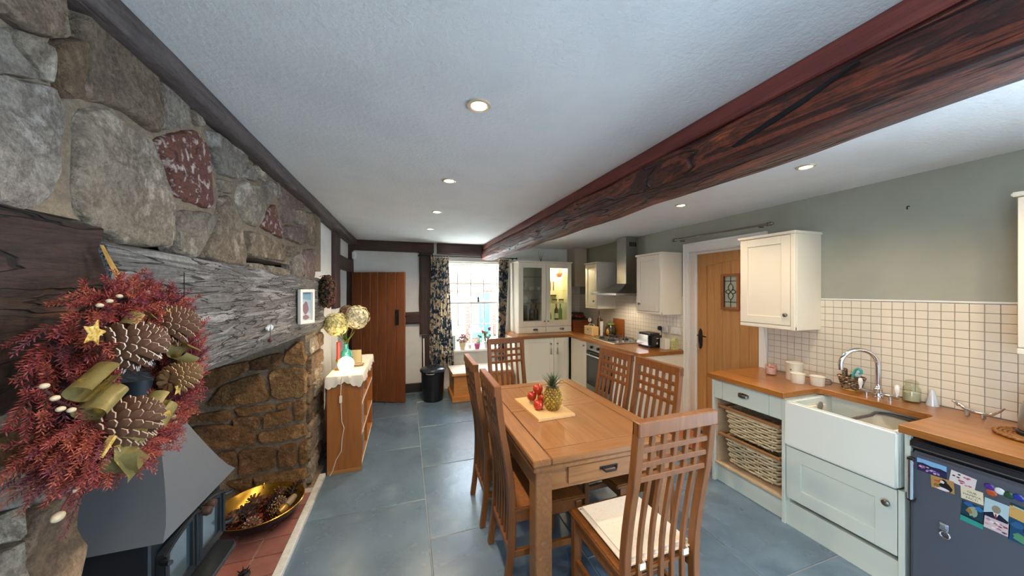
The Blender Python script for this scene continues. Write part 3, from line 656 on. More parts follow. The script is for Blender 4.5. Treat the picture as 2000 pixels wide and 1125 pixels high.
bm = bm_(); bx(bm, X0 + .004, X1 - .004, Y0 + .004, Y1 - .004, .700, .724, .004, 2)
obj('draw_leaf', bm, OAKT, t)
bm = bm_()
for y in (Y0 + .03, Y1 - .055): bx(bm, X0 + .1, X1 - .1, y, y + .025, .585, .700)
for x in (X0 + .03, X1 - .055): bx(bm, x, x + .025, Y0 + .1, Y1 - .1, .585, .700)
obj('apron', bm, OAKTX, t)
dr = obj('drawer', box(X0 + .20, X1 - .20, Y0 + .018, Y0 + .04, .605, .690, .003), OAKTX, t)
bm = tube(bm_(), [(.99, Y0 + .018, .655), (.99, Y0 + .005, .652), (1.0, Y0 - .004, .645), (1.06, Y0 - .004, .645), (1.07, Y0 + .005, .652), (1.07, Y0 + .018, .655)], .006, 8); bx(bm, .975, 1.085, Y0 + .013, Y0 + .019, .648, .664, .002)
obj('drop_handle', bm, IRON, dr, smooth=True)
for x in (X0 + .02, X1 - .11):
    for y in (Y0 + .02, Y1 - .11): obj('leg', box(x, x + .09, y, y + .09, 0, .700, .004, 2), OAKT, t)
# ------------------------------------------------------------------ six high-backed chairs (local: faces +Y)
def stile_y(z):
    k = z / 1.10
    return -.012 + .040 * sin(pi * min(1, k * 1.25)) * (1 - k * .3) - .05 * max(0, (z - .5) / .6) ** 1.4
ZS = [0, .08, .16, .24, .32, .40, .46, .55, .65, .75, .85, .95, 1.03, 1.10]
def ribbon(bm, x0, x1, zs, t, off=0):
    """a bent upright: follows the curve of the back"""
    R_ = []
    for z in zs:
        y = stile_y(z) + off
        R_.append([bm.verts.new((x, yy, z)) for x, yy in ((x0, y - t / 2), (x1, y - t / 2), (x1, y + t / 2), (x0, y + t / 2))])
    for A, B in zip(R_, R_[1:]):
        for j in range(4): bm.faces.new((A[j], A[(j + 1) % 4], B[(j + 1) % 4], B[j]))
    bm.faces.new(R_[0][::-1]); bm.faces.new(R_[-1]); return bm
def bev(bm, w):
    bmesh.ops.recalc_face_normals(bm, faces=bm.faces)
    es = [e for e in bm.edges if len(e.link_faces) == 2 and e.calc_face_angle(0) > 1]
    bmesh.ops.bevel(bm, geom=es, offset=w, segments=1, affect='EDGES', clamp_overlap=True); return bm
def make_chair():
    c = thing('dining_chair', '', 'chair')
    W_ = .20
    for s in (-1, 1):
        a, b = (-W_, -W_ + .034) if s < 0 else (W_ - .034, W_)
        obj('rear_leg', bev(ribbon(bm_(), a, b, ZS, .036), .003), OAK, c)
        obj('front_leg', box(s * .185 - .018, s * .185 + .018, .385, .421, 0, .43, .003), OAK, c)
        obj('side_rail', box(s * .183 - .011, s * .183 + .011, .04, .39, .375, .432, .002), OAK, c)
        obj('stretcher', box(s * .183 - .010, s * .183 + .010, .03, .39, .19, .225, .002), OAK, c)
    obj('cross_stretcher', box(-.175, .175, .21, .232, .195, .222, .002), OAK, c)
    obj('front_rail', box(-.168, .168, .392, .414, .375, .432, .002), OAK, c)
    obj('seat', box(-.205, .205, .022, .445, .432, .456, .006, 2), OAK, c)
    y = stile_y(1.08)
    obj('top_rail', box(-W_, W_, y - .021, y + .019, 1.045, 1.102, .004), OAK, c)
    for z in (.985, .925, .865):
        y = stile_y(z); obj('lattice_rail', box(-W_ + .03, W_ - .03, y - .012, y + .012, z - .011, z + .011, .002), OAK, c)
    y = stile_y(.225); obj('bottom_rail', box(-W_ + .03, W_ - .03, y - .014, y + .014, .205, .24, .002), OAK, c)
    for i in range(5):
        x = (i - 2) * .0575
        obj('slat', bev(ribbon(bm_(), x - .0105, x + .0105, [.225, .30, .38, .46, .55, .65, .75, .85, .95, 1.055], .017, -.001), .002), OAK, c)
    return c
ch0 = make_chair()
CH = [('oak lattice-back dining chair at the near table end, with a cream seat pad', 1.022, 1.075, 0.02),
      ('oak lattice-back dining chair at the window end of the table, beyond the pineapple', .985, 3.13, pi + .10),
      ('oak lattice-back dining chair on the fireplace side of the table, the one nearer the camera', .515, 1.80, -pi / 2 - .03),
      ('oak lattice-back dining chair on the fireplace side of the table, the one nearer the window', .505, 2.315, -pi / 2 - .02),
      ('oak lattice-back dining chair on the kitchen side of the table, the one nearer the camera', 1.605, 1.815, pi / 2 + .04),
      ('oak lattice-back dining chair on the kitchen side of the table, the one nearer the oven', 1.585, 2.26, pi / 2 + .03)]
chairs = []
for i, (lab, x, y, rz) in enumerate(CH):
    c = ch0 if i == 0 else dup(ch0)
    c['label'] = lab; c['group'] = 'oak chairs around the dining table'
    place(c, (x, y, 0), rz); chairs.append(c)
# seat pad of the nearest chair, tied to its back
CANVAS = tex('cream_canvas', ['cdc2b0', 'ded4c4', 'd6cbba'], (90, 90, 90), rough=.9, bump=.3, dist=.002)
pad = thing('seat_pad', 'cream canvas pad on the seat of the nearest chair', 'cushion', (1.03, 1.075, .456))
bm = box(-.178, .178, .03, .40, 0, .034, .014, 3)
bmesh.ops.translate(bm, verts=bm.verts, vec=(0, 0, 0)); WP[pad.name] = Vector((0, 0, 0))
obj('pad', bm, CANVAS, pad, smooth=True)
bm = bm_()
tube(bm, [(-.178, .03, .017), (.178, .03, .017), (.178, .40, .017), (-.178, .40, .017)], .004, 6, closed=True); obj('piping', bm, CANVAS, pad, smooth=True)
for s in (-1, 1):
    bm = bm_(); x = s * .115
    for q in range(2): pass
    ys = stile_y(.48)
    for a, b in (((x - .016, ys - .016), (x + .016, ys - .012)), ((x - .016, ys - .016), (x - .012, .03)), ((x + .012, ys - .016), (x + .016, .03))): bx(bm, a[0], b[0], a[1], b[1], .004, .030, .001)
    obj('tie', bm, CANVAS, pad)
pad.rotation_euler = (0, 0, .02)
# ------------------------------------------------------------------ kitchen joinery helpers: faces look towards -X (axis X) or -Y (axis Y)
def q(axis, face, a, d, z): return (face + d, a, z) if axis == 'X' else (a, face + d, z)
def slab(bm, axis, face, a0, a1, d0, d1, z0, z1, bev=0):
    return bx(bm, face + d0, face + d1, a0, a1, z0, z1, bev) if axis == 'X' else bx(bm, a0, a1, face + d0, face + d1, z0, z1, bev)
def shaker(name, parent, axis, face, a0, a1, z0, z1, m, st=.065, t=.02):
    bm = bm_()
    slab(bm, axis, face, a0, a0 + st, 0, t, z0, z1, .0018); slab(bm, axis, face, a1 - st, a1, 0, t, z0, z1, .0018)
    slab(bm, axis, face, a0 + st, a1 - st, 0, t, z0, z0 + st, .0018); slab(bm, axis, face, a0 + st, a1 - st, 0, t, z1 - st, z1, .0018)
    slab(bm, axis, face, a0 + st - .004, a1 - st + .004, .009, t, z0 + st - .004, z1 - st + .004)
    return obj(name, bm, m, parent)
def knob(parent, axis, face, a, z, r=.015, m=None):
    bm = bm_(); ax = axis
    lathe(bm, [(0, .004), (r * .6, .002), (r * .45, -.010), (r, -.016), (r * .95, -.024), (r * .4, -.029), (0, -.03)], q(axis, face, a, 0, z), 16, axis=ax if ax == 'X' else 'Y')
    return obj('knob', bm, m or PEWTER, parent, smooth=True)
def cup_pull(parent, axis, face, a, z):
    bm = bm_(); n = 10; L = .042
    prof = [(0, .018), (-.014, .016), (-.024, .006), (-.026, -.014)]
    rings = []
    for i in range(n + 1):
        s = -1 + 2 * i / n; k = math.sqrt(max(.02, 1 - s * s))
        rings.append([bm.verts.new(q(axis, face, a + s * L, d * k, z + .0 + (zz * (.45 + .55 * k)))) for d, zz in prof])
    for A, B in zip(rings, rings[1:]):
        for j in range(3): bm.faces.new((A[j], A[j + 1], B[j + 1], B[j]))
    bmesh.ops.solidify(bm, geom=bm.faces[:], thickness=.002)
    return obj('cup_handle', bm, PEWTER, parent, smooth=True)
def wall_cab(label, y0, y1, xf, z0, z1, knob_y, extra=True):
    c = thing('wall_cupboard', label, 'cupboard', ((xf + XR) / 2, (y0 + y1) / 2, z0))
    obj('body', box(xf + .021, XR - .002, y0, y1, z0 + .0, z1 - .02, .002), CREAM, c)
    obj('cornice', box(xf - .012, XR - .002, y0 - .012, y1 + .012, z1 - .02, z1 + .002, .005, 2), CREAM, c)
    obj('light_rail', box(xf + .002, xf + .022, y0, y1, z0, z0 + .03, .004), CREAM, c)
    obj('end_post', box(xf - .001, xf + .021, y0, y0 + .03, z0, z1 - .02, .003), CREAM, c)
    d = shaker('door', c, 'X', xf, y0 + .034, y1 - .004, z0 + .034, z1 - .024, CREAM, .062)
    knob(d, 'X', xf, knob_y, z0 + .115)
    return c
wall_cab('cream wall cupboard at the edge of the picture, above the kettle', .10, .714, 2.775, 1.292, 2.065, .62)
wall_cab('cream wall cupboard between the oak door and the green wall, above the mugs', 1.632, 2.052, 2.765, 1.292, 2.045, 1.69)
wall_cab('cream wall cupboard over the toaster, beside the white door frame', 2.962, 3.375, 2.76, 1.312, 2.032, 3.31)
wall_cab('narrow cream wall cupboard in the far corner, beyond the steel cooker hood', 4.21, 4.53, 2.72, 1.312, 2.02, 4.27)
bc = thing('corner_cupboard', 'tall beige boxed-in cupboard high in the far kitchen corner', 'cupboard', (2.93, 5.1, 1.66))
BEIGE = plain('cdbba4', .45, name='beige_cupboard_paint')
obj('body', box(2.80, 3.05, 5.02, 5.295, 1.66, 2.33, .003), BEIGE, bc)
dd = obj('door', box(2.795, 3.03, 5.0, 5.02, 1.66, 2.31, .003), BEIGE, bc); knob(dd, 'Y', 5.0, 3.0, 1.98, .01)
# worktops
WORKC = tex('oak_worktop_cross', ['7e4818', 'a86c30', '945a24', 'ba7e44'], (2.4, 34, 34), big=2.5, rough=.3, bump=.08, dist=.003, coat=.3)
def slabpoly(poly, z0, z1): return prism(bm_(), poly, lambda a, b: (a, b, z1), lambda a, b: (a, b, z0))
rc = [(2.80 - .04 + .04 * cos(a), 1.503 - .04 + .04 * sin(a)) for a in [i * pi / 12 for i in range(0, 7)]]
rc2 = [(2.80 - .04 + .04 * sin(a), .968 + .04 - .04 * cos(a)) for a in [i * pi / 12 for i in range(0, 7)]]
poly = [(2.432, 2.088), (3.055, 2.088), (3.055, .36), (2.432, .36), (2.432, .968)] + rc2 + rc + [(2.432, 1.503)]
poly = [(2.432, 2.088), (3.055, 2.088), (3.055, .36), (2.432, .36), (2.432, .968)] + rc2 + [(x, y) for x, y in rc] + [(2.432, 1.503)]
wt = one('worktop', bev(slabpoly(poly, .860, .900), .003), WORKX, 'oak worktop along the tiled wall, cut round the butler sink', 'worktop', smooth=False)
wt2 = thing('worktop', 'oak worktop turning the far corner under the hob and glazed dresser', 'worktop', (2.7, 4, .86))
obj('worktop_run', bev(slabpoly([(2.432, 2.915), (3.055, 2.915), (3.055, 5.29), (2.432, 5.29)], .860, .900), .003), WORKX, wt2)
obj('worktop_return', bev(slabpoly([(1.575, 4.55), (2.4318, 4.55), (2.4318, 5.29), (1.575, 5.29)], .860, .900), .003), WORKC, wt2)
# ------------------------------------------------------------------ right run under the worktop
XF = 2.465
INN = tex('birch_carcase', ['b79a78', 'c9ae8c', 'bfa482'], (5, 5, 20), rough=.5, bump=.05)
bu = thing('basket_unit', 'pale sage base unit with one drawer above two wicker baskets', 'cabinet', (2.75, 1.78, 0))
obj('end_panel', box(XF - .002, 3.05, 2.045, 2.068, 0, .860, .002), PALE, bu)
obj('divider', box(XF - .002, 3.05, 1.513, 1.535, .0, .860, .002), PALE, bu)
obj('inner_lining', box(XF + .02, 3.04, 2.032, 2.045, .15, .70), INN, bu)
obj('back_panel', box(3.04, 3.05, 1.535, 2.045, .1, .86), INN, bu)
obj('bottom_shelf', box(XF + .004, 3.04, 1.535, 2.045, .148, .166, .002), INN, bu)
obj('drawer_box', box(XF + .03, 3.0, 1.56, 2.02, .715, .845), INN, bu)
d = obj('drawer', box(XF, XF + .02, 1.62, 1.975, .700, .857, .002), PALE, bu); cup_pull(d, 'X', XF, 1.80, .785)
for a, b in ((1.535, 1.617), (1.978, 2.045)): obj('filler_strip', box(XF, XF + .02, a, b, .700, .857, .002), PALE, bu)
obj('plinth', box(XF + .035, XF + .05, 1.535, 2.045, 0, .148), PALE, bu)
for z in (.612, .385):
    for y in (1.545, 2.022): obj('runner', box(XF + .02, 3.0, y, y + .012, z, z + .014), plain('a87a4c', .5, name='runner_beech'), bu)
# wicker baskets
WICK = tex('wicker', ['b39a74', 'd8c6a4', 'c7b18b', 'e4d6ba'], (40, 40, 40), rough=.7, bump=.3, dist=.003)
def rrect(x0, x1, y0, y1, r, n):
    pts = []
    for cx, cy, a0 in ((x1 - r, y1 - r, 0), (x0 + r, y1 - r, 90), (x0 + r, y0 + r, 180), (x1 - r, y0 + r, 270)):
        pts += [(cx + r * cos(RAD(a0 + 90 * i / 4)), cy + r * sin(RAD(a0 + 90 * i / 4))) for i in range(5)]
    out = []; P = [Vector(p) for p in pts]; per = sum((P[i] - P[i - 1]).length for i in range(len(P))); st = per / n; acc = 0; nxt = 0
    for i in range(len(P)):
        a, b = P[i], P[(i + 1) % len(P)]; L_ = (b - a).length
        while nxt < acc + L_ - 1e-9 and len(out) < n: out.append(a.lerp(b, (nxt - acc) / L_)); nxt += st
        acc += L_
    return out
def basket(label, z0, z1):
    b = thing('wicker_basket', label, 'basket', (2.72, 1.78, z0), 'wicker baskets in the open unit')
    n = 96; P = rrect(XF + .035, 2.97, 1.585, 1.985, .05, n); c = Vector((2.735, 1.785)); rows = 9
    bm = bm_()
    for k in range(rows):
        z = z0 + .012 + (z1 - z0 - .03) * k / (rows - 1); s = .90 + .10 * k / (rows - 1); pts = []
        for i, p in enumerate(P):
            d = (p - c).normalized(); o = .0065 * (1 if ((i // 3) + k) % 2 else -1)
            pp = c + (p - c) * s + d * o; pts.append((pp.x, pp.y, z))
        tube(bm, pts, .0085, 5, closed=True)
    obj('weave', bm, WICK, b, smooth=True, kind='stuff')
    bm = bm_()
    for i in range(1, n, 6):
        p = P[i]; a = c + (p - c) * .895; tube(bm, [(a.x, a.y, z0), (p.x, p.y, z1)], .004, 5)
    obj('stake', bm, WICK, b, kind='stuff')
    obj('rim', tube(bm_(), [(p.x, p.y, z1) for p in P[::2]], .012, 6, closed=True), WICK, b, smooth=True)
    bm = bm_(); prism(bm, [tuple(c + (p - c) * .88) for p in P[::4]], lambda x, y: (x, y, z0 + .01), lambda x, y: (x, y, z0)); obj('base', bm, WICK, b)
    bm = bm_(); bx(bm, XF + .012, XF + .035, 1.556, 2.024, z1 + .006, z1 + .026, .004)
    obj('front_bar', bm, plain('9a6a40', .5, name='basket_bar_beech'), b)
    return b
basket('upper wicker basket, hanging on runners just under the drawer', .425, .620)
basket('lower wicker basket, just above the bottom shelf of the unit', .190, .393)
# sink unit and butler sink
su = thing('sink_unit', 'pale sage base unit with a wide panelled door under the butler sink', 'cabinet', (2.75, 1.24, 0))
bm = bm_(); bx(bm, XF + .02, 3.05, .962, .975, 0, .545); bx(bm, XF + .02, 3.05, 1.497, 1.511, .0, .545); bx(bm, XF + .02, 3.05, .975, 1.497, .14, .16); bx(bm, 3.03, 3.05, .975, 1.497, .16, .545)
obj('carcase', bm, PALE, su)
d = shaker('door', su, 'X', XF, .985, 1.508, .19, .538, PALE, .085); knob(d, 'X', XF, 1.02, .455, .017)
obj('side_post', box(XF, XF + .02, .957, .981, 0, .545, .002), PALE, su)
obj('post_top', box(2.475, 2.50, .940, .962, .545, .860, .002), PALE, su)
obj('plinth', box(XF + .012, XF + .03, .981, 1.512, 0, .160), PALE, su)
CERAM = plain('dfe3dc', .12, name='white_fireclay', coat=.5)
CERI = plain('e4dcc6', .15, name='fireclay_inside', coat=.5)
sk = thing('butler_sink', 'white fireclay butler sink with a tall plain front', 'sink', (2.72, 1.24, .55))
sx0, sx1, sy0, sy1, sz0, sz1 = 2.437, 2.92, .972, 1.505, .552, .853
bm = bm_(); w_ = .032
bx(bm, sx0, sx0 + w_, sy0, sy1, sz0, sz1, .010, 3); bx(bm, sx1 - w_, sx1, sy0, sy1, sz0, sz1, .006, 2); bx(bm, sx0 + w_ - .012, sx1 - w_ + .01, sy0, sy0 + w_, sz0, sz1, .008, 2); bx(bm, sx0 + w_ - .012, sx1 - w_ + .01, sy1 - w_, sy1, sz0, sz1, .008, 2); bx(bm, sx0 + .02, sx1 - .02, sy0 + .02, sy1 - .02, sz0, sz0 + .04)
obj('basin', bm, CERAM, sk, smooth=True)
bm = bm_(); bx(bm, 2.60, 2.78, sy1 - w_ - .03, sy1 - w_ + .004, sz1 - .11, sz1 - .035, .012, 3); obj('overflow_weir', bm, CERI, sk, smooth=True)
obj('weir_slot', lathe(bm_(), [(0, -.002), (.026, -.002), (.03, 0), (.03, .004), (0, .004)], (2.70, sy1 - w_ - .032, sz1 - .05), 18, axis='Y'), plain('8a867c', .5), sk, smooth=True)
obj('waste', lathe(bm_(), [(0, .002), (.03, .002), (.04, .006), (.042, 0)], (2.70, 1.24, sz0 + .041), 20), CHROME, sk, smooth=True)
wb_ = thing('washing_up_bowl', 'cream washing-up bowl with a dark grey rim, inside the butler sink', 'bowl', (2.66, 1.12, .594))
P = rrect(2.48, 2.86, 1.012, 1.22, .08, 40)
bm = bm_(); c = Vector((2.67, 1.116)); rr = []
for s, z in ((.82, .5945), (.86, .597), (1.0, .81), (.975, .81), (.84, .602), (.1, .602)): rr.append([bm.verts.new((c.x + (p.x - c.x) * s, c.y + (p.y - c.y) * s, z)) for p in P])
for A, B in zip(rr, rr[1:]):
    for k in range(40): bm.faces.new((A[k], A[(k + 1) % 40], B[(k + 1) % 40], B[k]))
bm.faces.new(rr[0][::-1]); bm.faces.new(rr[-1])
obj('bowl', bm, plain('d8d0be', .4), wb_, smooth=True)
obj('rim', tube(bm_(), [(p.x, p.y, .813 + .012 * (1 if p.x > 2.8 else 0)) for p in P], .009, 8, closed=True), plain('5b5656', .4), wb_, smooth=True)
# fridge
FR = plain('5e6470', .36, .35, name='graphite_fridge_steel')
fr = thing('fridge', 'dark grey under-counter fridge covered with magnets', 'fridge', (2.75, .67, 0))
obj('cabinet', box(2.515, 3.03, .405, .935, .03, .835, .004), plain('26282d', .45), fr)
obj('door', box(XF - .003, 2.508, .400, .938, .075, .778, .012, 3), FR, fr, smooth=True)
obj('top_trim', box(2.458, 2.515, .400, .938, .792, .832, .006, 2), plain('22242a', .3), fr)
obj('trim_bead', box(2.4555, 2.458, .402, .936, .800, .804), STEEL, fr)
bm = tube(bm_(), [(2.445, .928, .535), (2.445, .928, .735)], .012, 12)
hd = obj('handle', bm, CHROME, fr, smooth=True)
bm = bm_(); bx(bm, 2.437, 2.463, .916, .940, .728, .746, .003); bx(bm, 2.437, 2.463, .916, .940, .524, .542, .003); obj('bracket', bm, BLACK, hd)
obj('foot', box(2.55, 3.0, .42, .92, 0, .03), BLACK, fr)
# ------------------------------------------------------------------ far run
ebu = thing('base_unit', 'pale cream end base unit nearest the oak door, below the toaster', 'cabinet', (2.75, 3.2, 0))
obj('end_panel', box(XF - .012, 3.05, 2.928, 2.948, 0, .860, .002), CREAM, ebu)
obj('body', box(XF + .021, 3.05, 2.948, 3.462, .12, .860), CREAM, ebu)
d = shaker('door', ebu, 'X', XF, 2.952, 3.46, .13, .855, CREAM); knob(d, 'X', XF, 3.40, .78)
obj('plinth', box(XF + .05, XF + .065, 2.948, 3.462, 0, .12), CREAM, ebu)
cbu = thing('base_unit', 'cream base unit with a panelled door left of the oven, in the corner', 'cabinet', (2.75, 4.3, 0))
obj('body', box(XF + .021, 3.05, 4.076, 4.53, .12, .860), CREAM, cbu)
d = shaker('door', cbu, 'X', XF, 4.08, 4.525, .13, .855, CREAM); knob(d, 'X', XF, 4.13, .79)
obj('plinth', box(XF + .05, XF + .065, 4.076, 4.62, 0, .12), plain('3a352f', .6), cbu)
bbu = thing('base_unit', 'wide cream base unit with two doors under the glazed dresser', 'cabinet', (2.0, 4.9, 0))
obj('body', box(1.60, 2.46, 4.591, 5.28, .12, .860), CREAM, bbu)
obj('side_panel', box(1.582, 1.60, 4.572, 5.28, 0, .860, .002), CREAM, bbu)
KEY = plain('9c968c', .5, .3)
for a, b, kx in ((1.70, 2.187, 2.135), (2.193, 2.44, 2.245)):
    d = shaker('door', bbu, 'Y', 4.571, a, b, .13, .855, CREAM); knob(d, 'Y', 4.571, kx, .765)
    bm = bm_(); tube(bm, [(kx, 4.545, .755), (kx, 4.55, .70)], .0025, 5); lathe(bm, [(0, .70), (.009, .695), (.011, .65), (.014, .60), (0, .598)], (kx, 4.551, 0), 8)
    obj('tassel', bm, KEY, d, smooth=True)
obj('filler_strip', box(1.602, 1.697, 4.571, 4.591, .12, .855, .002), CREAM, bbu)
obj('plinth', box(1.60, 2.46, 4.62, 4.635, 0, .12), CREAM, bbu)
ov = thing('oven', 'built-in steel oven with a black glass door under the hob', 'oven', (2.75, 3.77, 0))
obj('body', box(XF + .025, 3.03, 3.475, 4.065, .12, .855), BLACK, ov)
cp = obj('control_panel', box(XF - .002, XF + .022, 3.472, 4.068, .745, .857, .003), STEEL, ov)
for y in (3.62, 3.77, 3.93): obj('dial', lathe(bm_(), [(0, .003), (.02, .002), (.02, -.018), (.016, -.022), (0, -.022)], (XF - .002, y, .80), 16, axis='X'), BLACK, cp, smooth=True)
d = obj('oven_door', box(XF - .004, XF + .022, 3.475, 4.065, .265, .735, .004), plain('17181b', .1, coat=.6), ov)
bm = tube(bm_(), [(XF - .04, 3.52, .69), (XF - .04, 4.02, .69)], .010, 10); [tube(bm, [(XF - .04, y, .69), (XF, y, .69)], .007, 8) for y in (3.56, 3.98)]
obj('handle', bm, STEEL, d, smooth=True)
obj('door_window', box(XF - .006, XF - .003, 3.55, 3.99, .32, .64), plain('2a2d31', .08, coat=.6), d)
obj('lower_panel', box(XF - .002, XF + .022, 3.472, 4.068, .12, .258, .003), STEEL, ov)
obj('plinth', box(XF + .05, XF + .065, 3.47, 4.07, 0, .12), plain('3a352f', .6), ov)
hb = thing('gas_hob', 'stainless steel gas hob with four burners set in the far worktop', 'hob', (2.75, 3.78, .90))
obj('plate', box(2.53, 2.99, 3.50, 4.07, .9005, .910, .004), STEEL, hb)
for x, y, r in ((2.65, 3.74, .05), (2.88, 3.74, .04), (2.65, 3.96, .035), (2.88, 3.96, .05)):
    bu_ = obj('burner', lathe(bm_(), [(r, 0), (r, .012), (r * .8, .016), (r * .8, .022), (r * .3, .026), (0, .026)], (x, y, .910), 20), plain('2b2b2d', .45, .3), hb, smooth=True)
    bm = bm_()
    for k in range(4):
        a = pi / 4 + k * pi / 2; obar(bm, (x + cos(a) * .03, y + sin(a) * .03, .943), (x + cos(a) * .10, y + sin(a) * .10, .943), .007, .007); obar(bm, (x + cos(a) * .10, y + sin(a) * .10, .943), (x + cos(a) * .10, y + sin(a) * .10, .910), .007, .007, up=(1, 0, 0))
    obj('pan_support', bm, plain('8e8e8c', .35, .9), bu_)
for x in (2.62, 2.71, 2.80, 2.89): obj('control_knob', lathe(bm_(), [(.018, 0), (.018, .018), (.014, .024), (0, .024)], (x, 3.565, .910), 14), STEEL, hb, smooth=True)
# cooker hood
hd_ = thing('cooker_hood', 'stainless steel chimney cooker hood over the hob', 'cooker hood', (2.85, 3.8, 1.53))
cx0, cx1, cy0, cy1 = 2.875, 3.06, 3.725, 3.93
obj('chimney', box(cx0, cx1, cy0, cy1, 1.66, 2.333, .002), STEEL, hd_)
bm = bm_()
Lo = [(2.55, 3.50), (3.06, 3.50), (3.06, 4.10), (2.55, 4.10)]; Hi = [(cx0 - .004, cy0 - .004), (cx1, cy0 - .004), (cx1, cy1 + .004), (cx0 - .004, cy1 + .004)]
rr = [[bm.verts.new((x, y, z)) for x, y in P_] for P_, z in ((Lo, 1.53), (Lo, 1.555), ([(a[0] * .45 + b[0] * .55, a[1] * .45 + b[1] * .55) for a, b in zip(Lo, Hi)], 1.608), (Hi, 1.685))]
for A, B in zip(rr, rr[1:]):
    for k in range(4): bm.faces.new((A[k], A[(k + 1) % 4], B[(k + 1) % 4], B[k]))
bm.faces.new(rr[0][::-1]); bm.faces.new(rr[-1])
obj('canopy', bm, STEEL, hd_)
obj('filter', box(2.60, 3.0, 3.56, 4.04, 1.524, 1.531), plain('707070', .5, .8), hd_)
bm = bm_(); [bx(bm, 2.93 + i * .03, 2.95 + i * .03, cy0 - .002, cy0 + .001, 2.20, 2.26) for i in range(4)]
obj('vent_slot', bm, BLACK, hd_)
# glazed dresser
ds = thing('glazed_dresser', 'cream two-door glazed dresser standing on the far worktop', 'cabinet', (2.16, 5.05, .90))
YF = 4.82
bm = bm_(); bx(bm, 1.695, 1.715, YF + .022, 5.285, .9005, 2.04); bx(bm, 2.615, 2.635, YF + .022, 5.285, .9005, 2.04); bx(bm, 1.715, 2.615, YF + .022, 5.285, 2.02, 2.04); bx(bm, 1.715, 2.615, YF + .022, 5.285, .9005, .92); bx(bm, 1.715, 2.615, YF + .022, 5.285, 1.0, 1.09); bx(bm, 2.16, 2.176, YF + .022, 5.27, 1.09, 2.02); bx(bm, 1.715, 2.615, 5.272, 5.285, .92, 2.02)
obj('carcase', bm, CREAM, ds)
obj('cornice', box(1.68, 2.65, YF - .012, 5.285, 2.04, 2.062, .005, 2), CREAM, ds)
for a, b, kx in ((1.698, 2.166, 2.135), (2.170, 2.632, 2.20)):
    bm = bm_(); st = .075
    bx(bm, a, a + st, YF, YF + .02, 1.005, 2.036, .002); bx(bm, b - st, b, YF, YF + .02, 1.005, 2.036, .002); bx(bm, a + st, b - st, YF, YF + .02, 1.005, 1.095, .002); bx(bm, a + st, b - st, YF, YF + .02, 1.955, 2.036, .002)
    d = obj('glazed_door', bm, CREAM, ds); knob(d, 'Y', YF, kx, 1.09, .013)
    obj('pane', box(a + st - .004, b - st + .004, YF + .008, YF + .012, 1.09, 1.96), thin_glass('dresser_glass', 'f4f6f4', .07), d)
for a, b in ((1.698, 2.166), (2.170, 2.632)):
    d = obj('drawer', box(a, b, YF, YF + .02, .903, 1.0, .003), CREAM, ds); cup_pull(d, 'Y', YF, (a + b) / 2 + .05, .955)
SHELFG = thin_glass('shelf_glass', 'f3f8f4', .08)
for a, b in ((1.717, 2.158), (2.178, 2.613)):
    for z in (1.372, 1.582, 1.81): obj('glass_shelf', box(a, b, 4.87, 5.27, z, z + .007), SHELFG, ds)
pk = obj('cabinet_light', lathe(bm_(), [(.03, 0), (.03, -.012), (.024, -.014), (0, -.012)], (2.39, 5.05, 2.019), 16), plain('fff0cc', .5, emit=6), ds, smooth=True)
bulb((2.39, 5.05, 1.985), 6.5, .02, (1, .86, .55), 'dresser_lamp')
# ------------------------------------------------------------------ on the table
BOARD = tex('pale_bamboo', ['c69a66', 'd8b07c', 'cfa571'], (40, 2.4, 40), rough=.5, bump=.06, dist=.002)
cb = thing('chopping_board', 'pale wooden chopping board lying on the dining table', 'board', (.93, 2.11, .76))
obj('board', prism(bm_(), [(.80, 1.892), (1.068, 1.905), (1.045, 2.325), (.778, 2.312)], lambda a, b: (a, b, .778), lambda a, b: (a, b, .7605)), BOARD, cb)
TZ = .7785
pa = thing('pineapple', 'ripe pineapple with a spiky green crown on the chopping board', 'pineapple', (.958, 2.02, TZ))
prof = lambda t: .058 * (sin(pi * (.10 + .80 * t)) ** .55)
HB = .150
body = obj('fruit', lathe(bm_(), [(0, 0)] + [(prof(i / 12), HB * i / 12) for i in range(13)] + [(0, HB)], (.958, 2.02, TZ), 24), plain('6a4a1c', .6), pa, smooth=True)
va = bm_()
for row in range(10):
    t = (row + .5) / 10; z = TZ + HB * t; r = prof(t); n = 13
    for k in range(n):
        a = 2 * pi * (k + (row % 2) * .5) / n; cx, cy = .958 + r * cos(a), 2.02 + r * sin(a)
        u = Vector((-sin(a), cos(a), 0)); nrm = Vector((cos(a), sin(a), 0)); c0 = Vector((cx, cy, z)); w2, h2 = r * pi / n * .96, HB / 10 * .98
        mi = 0 if R.random() < .72 else 1
        ring = [va.verts.new(c0 + u * sx * w2 + Vector((0, 0, sz * h2))) for sx, sz in ((0, -1), (1, 0), (0, 1), (-1, 0))]
        tip = va.verts.new(c0 + nrm * .010 + Vector((0, 0, .002)))
        for j in range(4): va.faces.new((ring[j], ring[(j + 1) % 4], tip)).material_index = mi
obj('eyes', va, [plain('8a6c22', .5), plain('a58a2a', .5)], pa, kind='stuff')
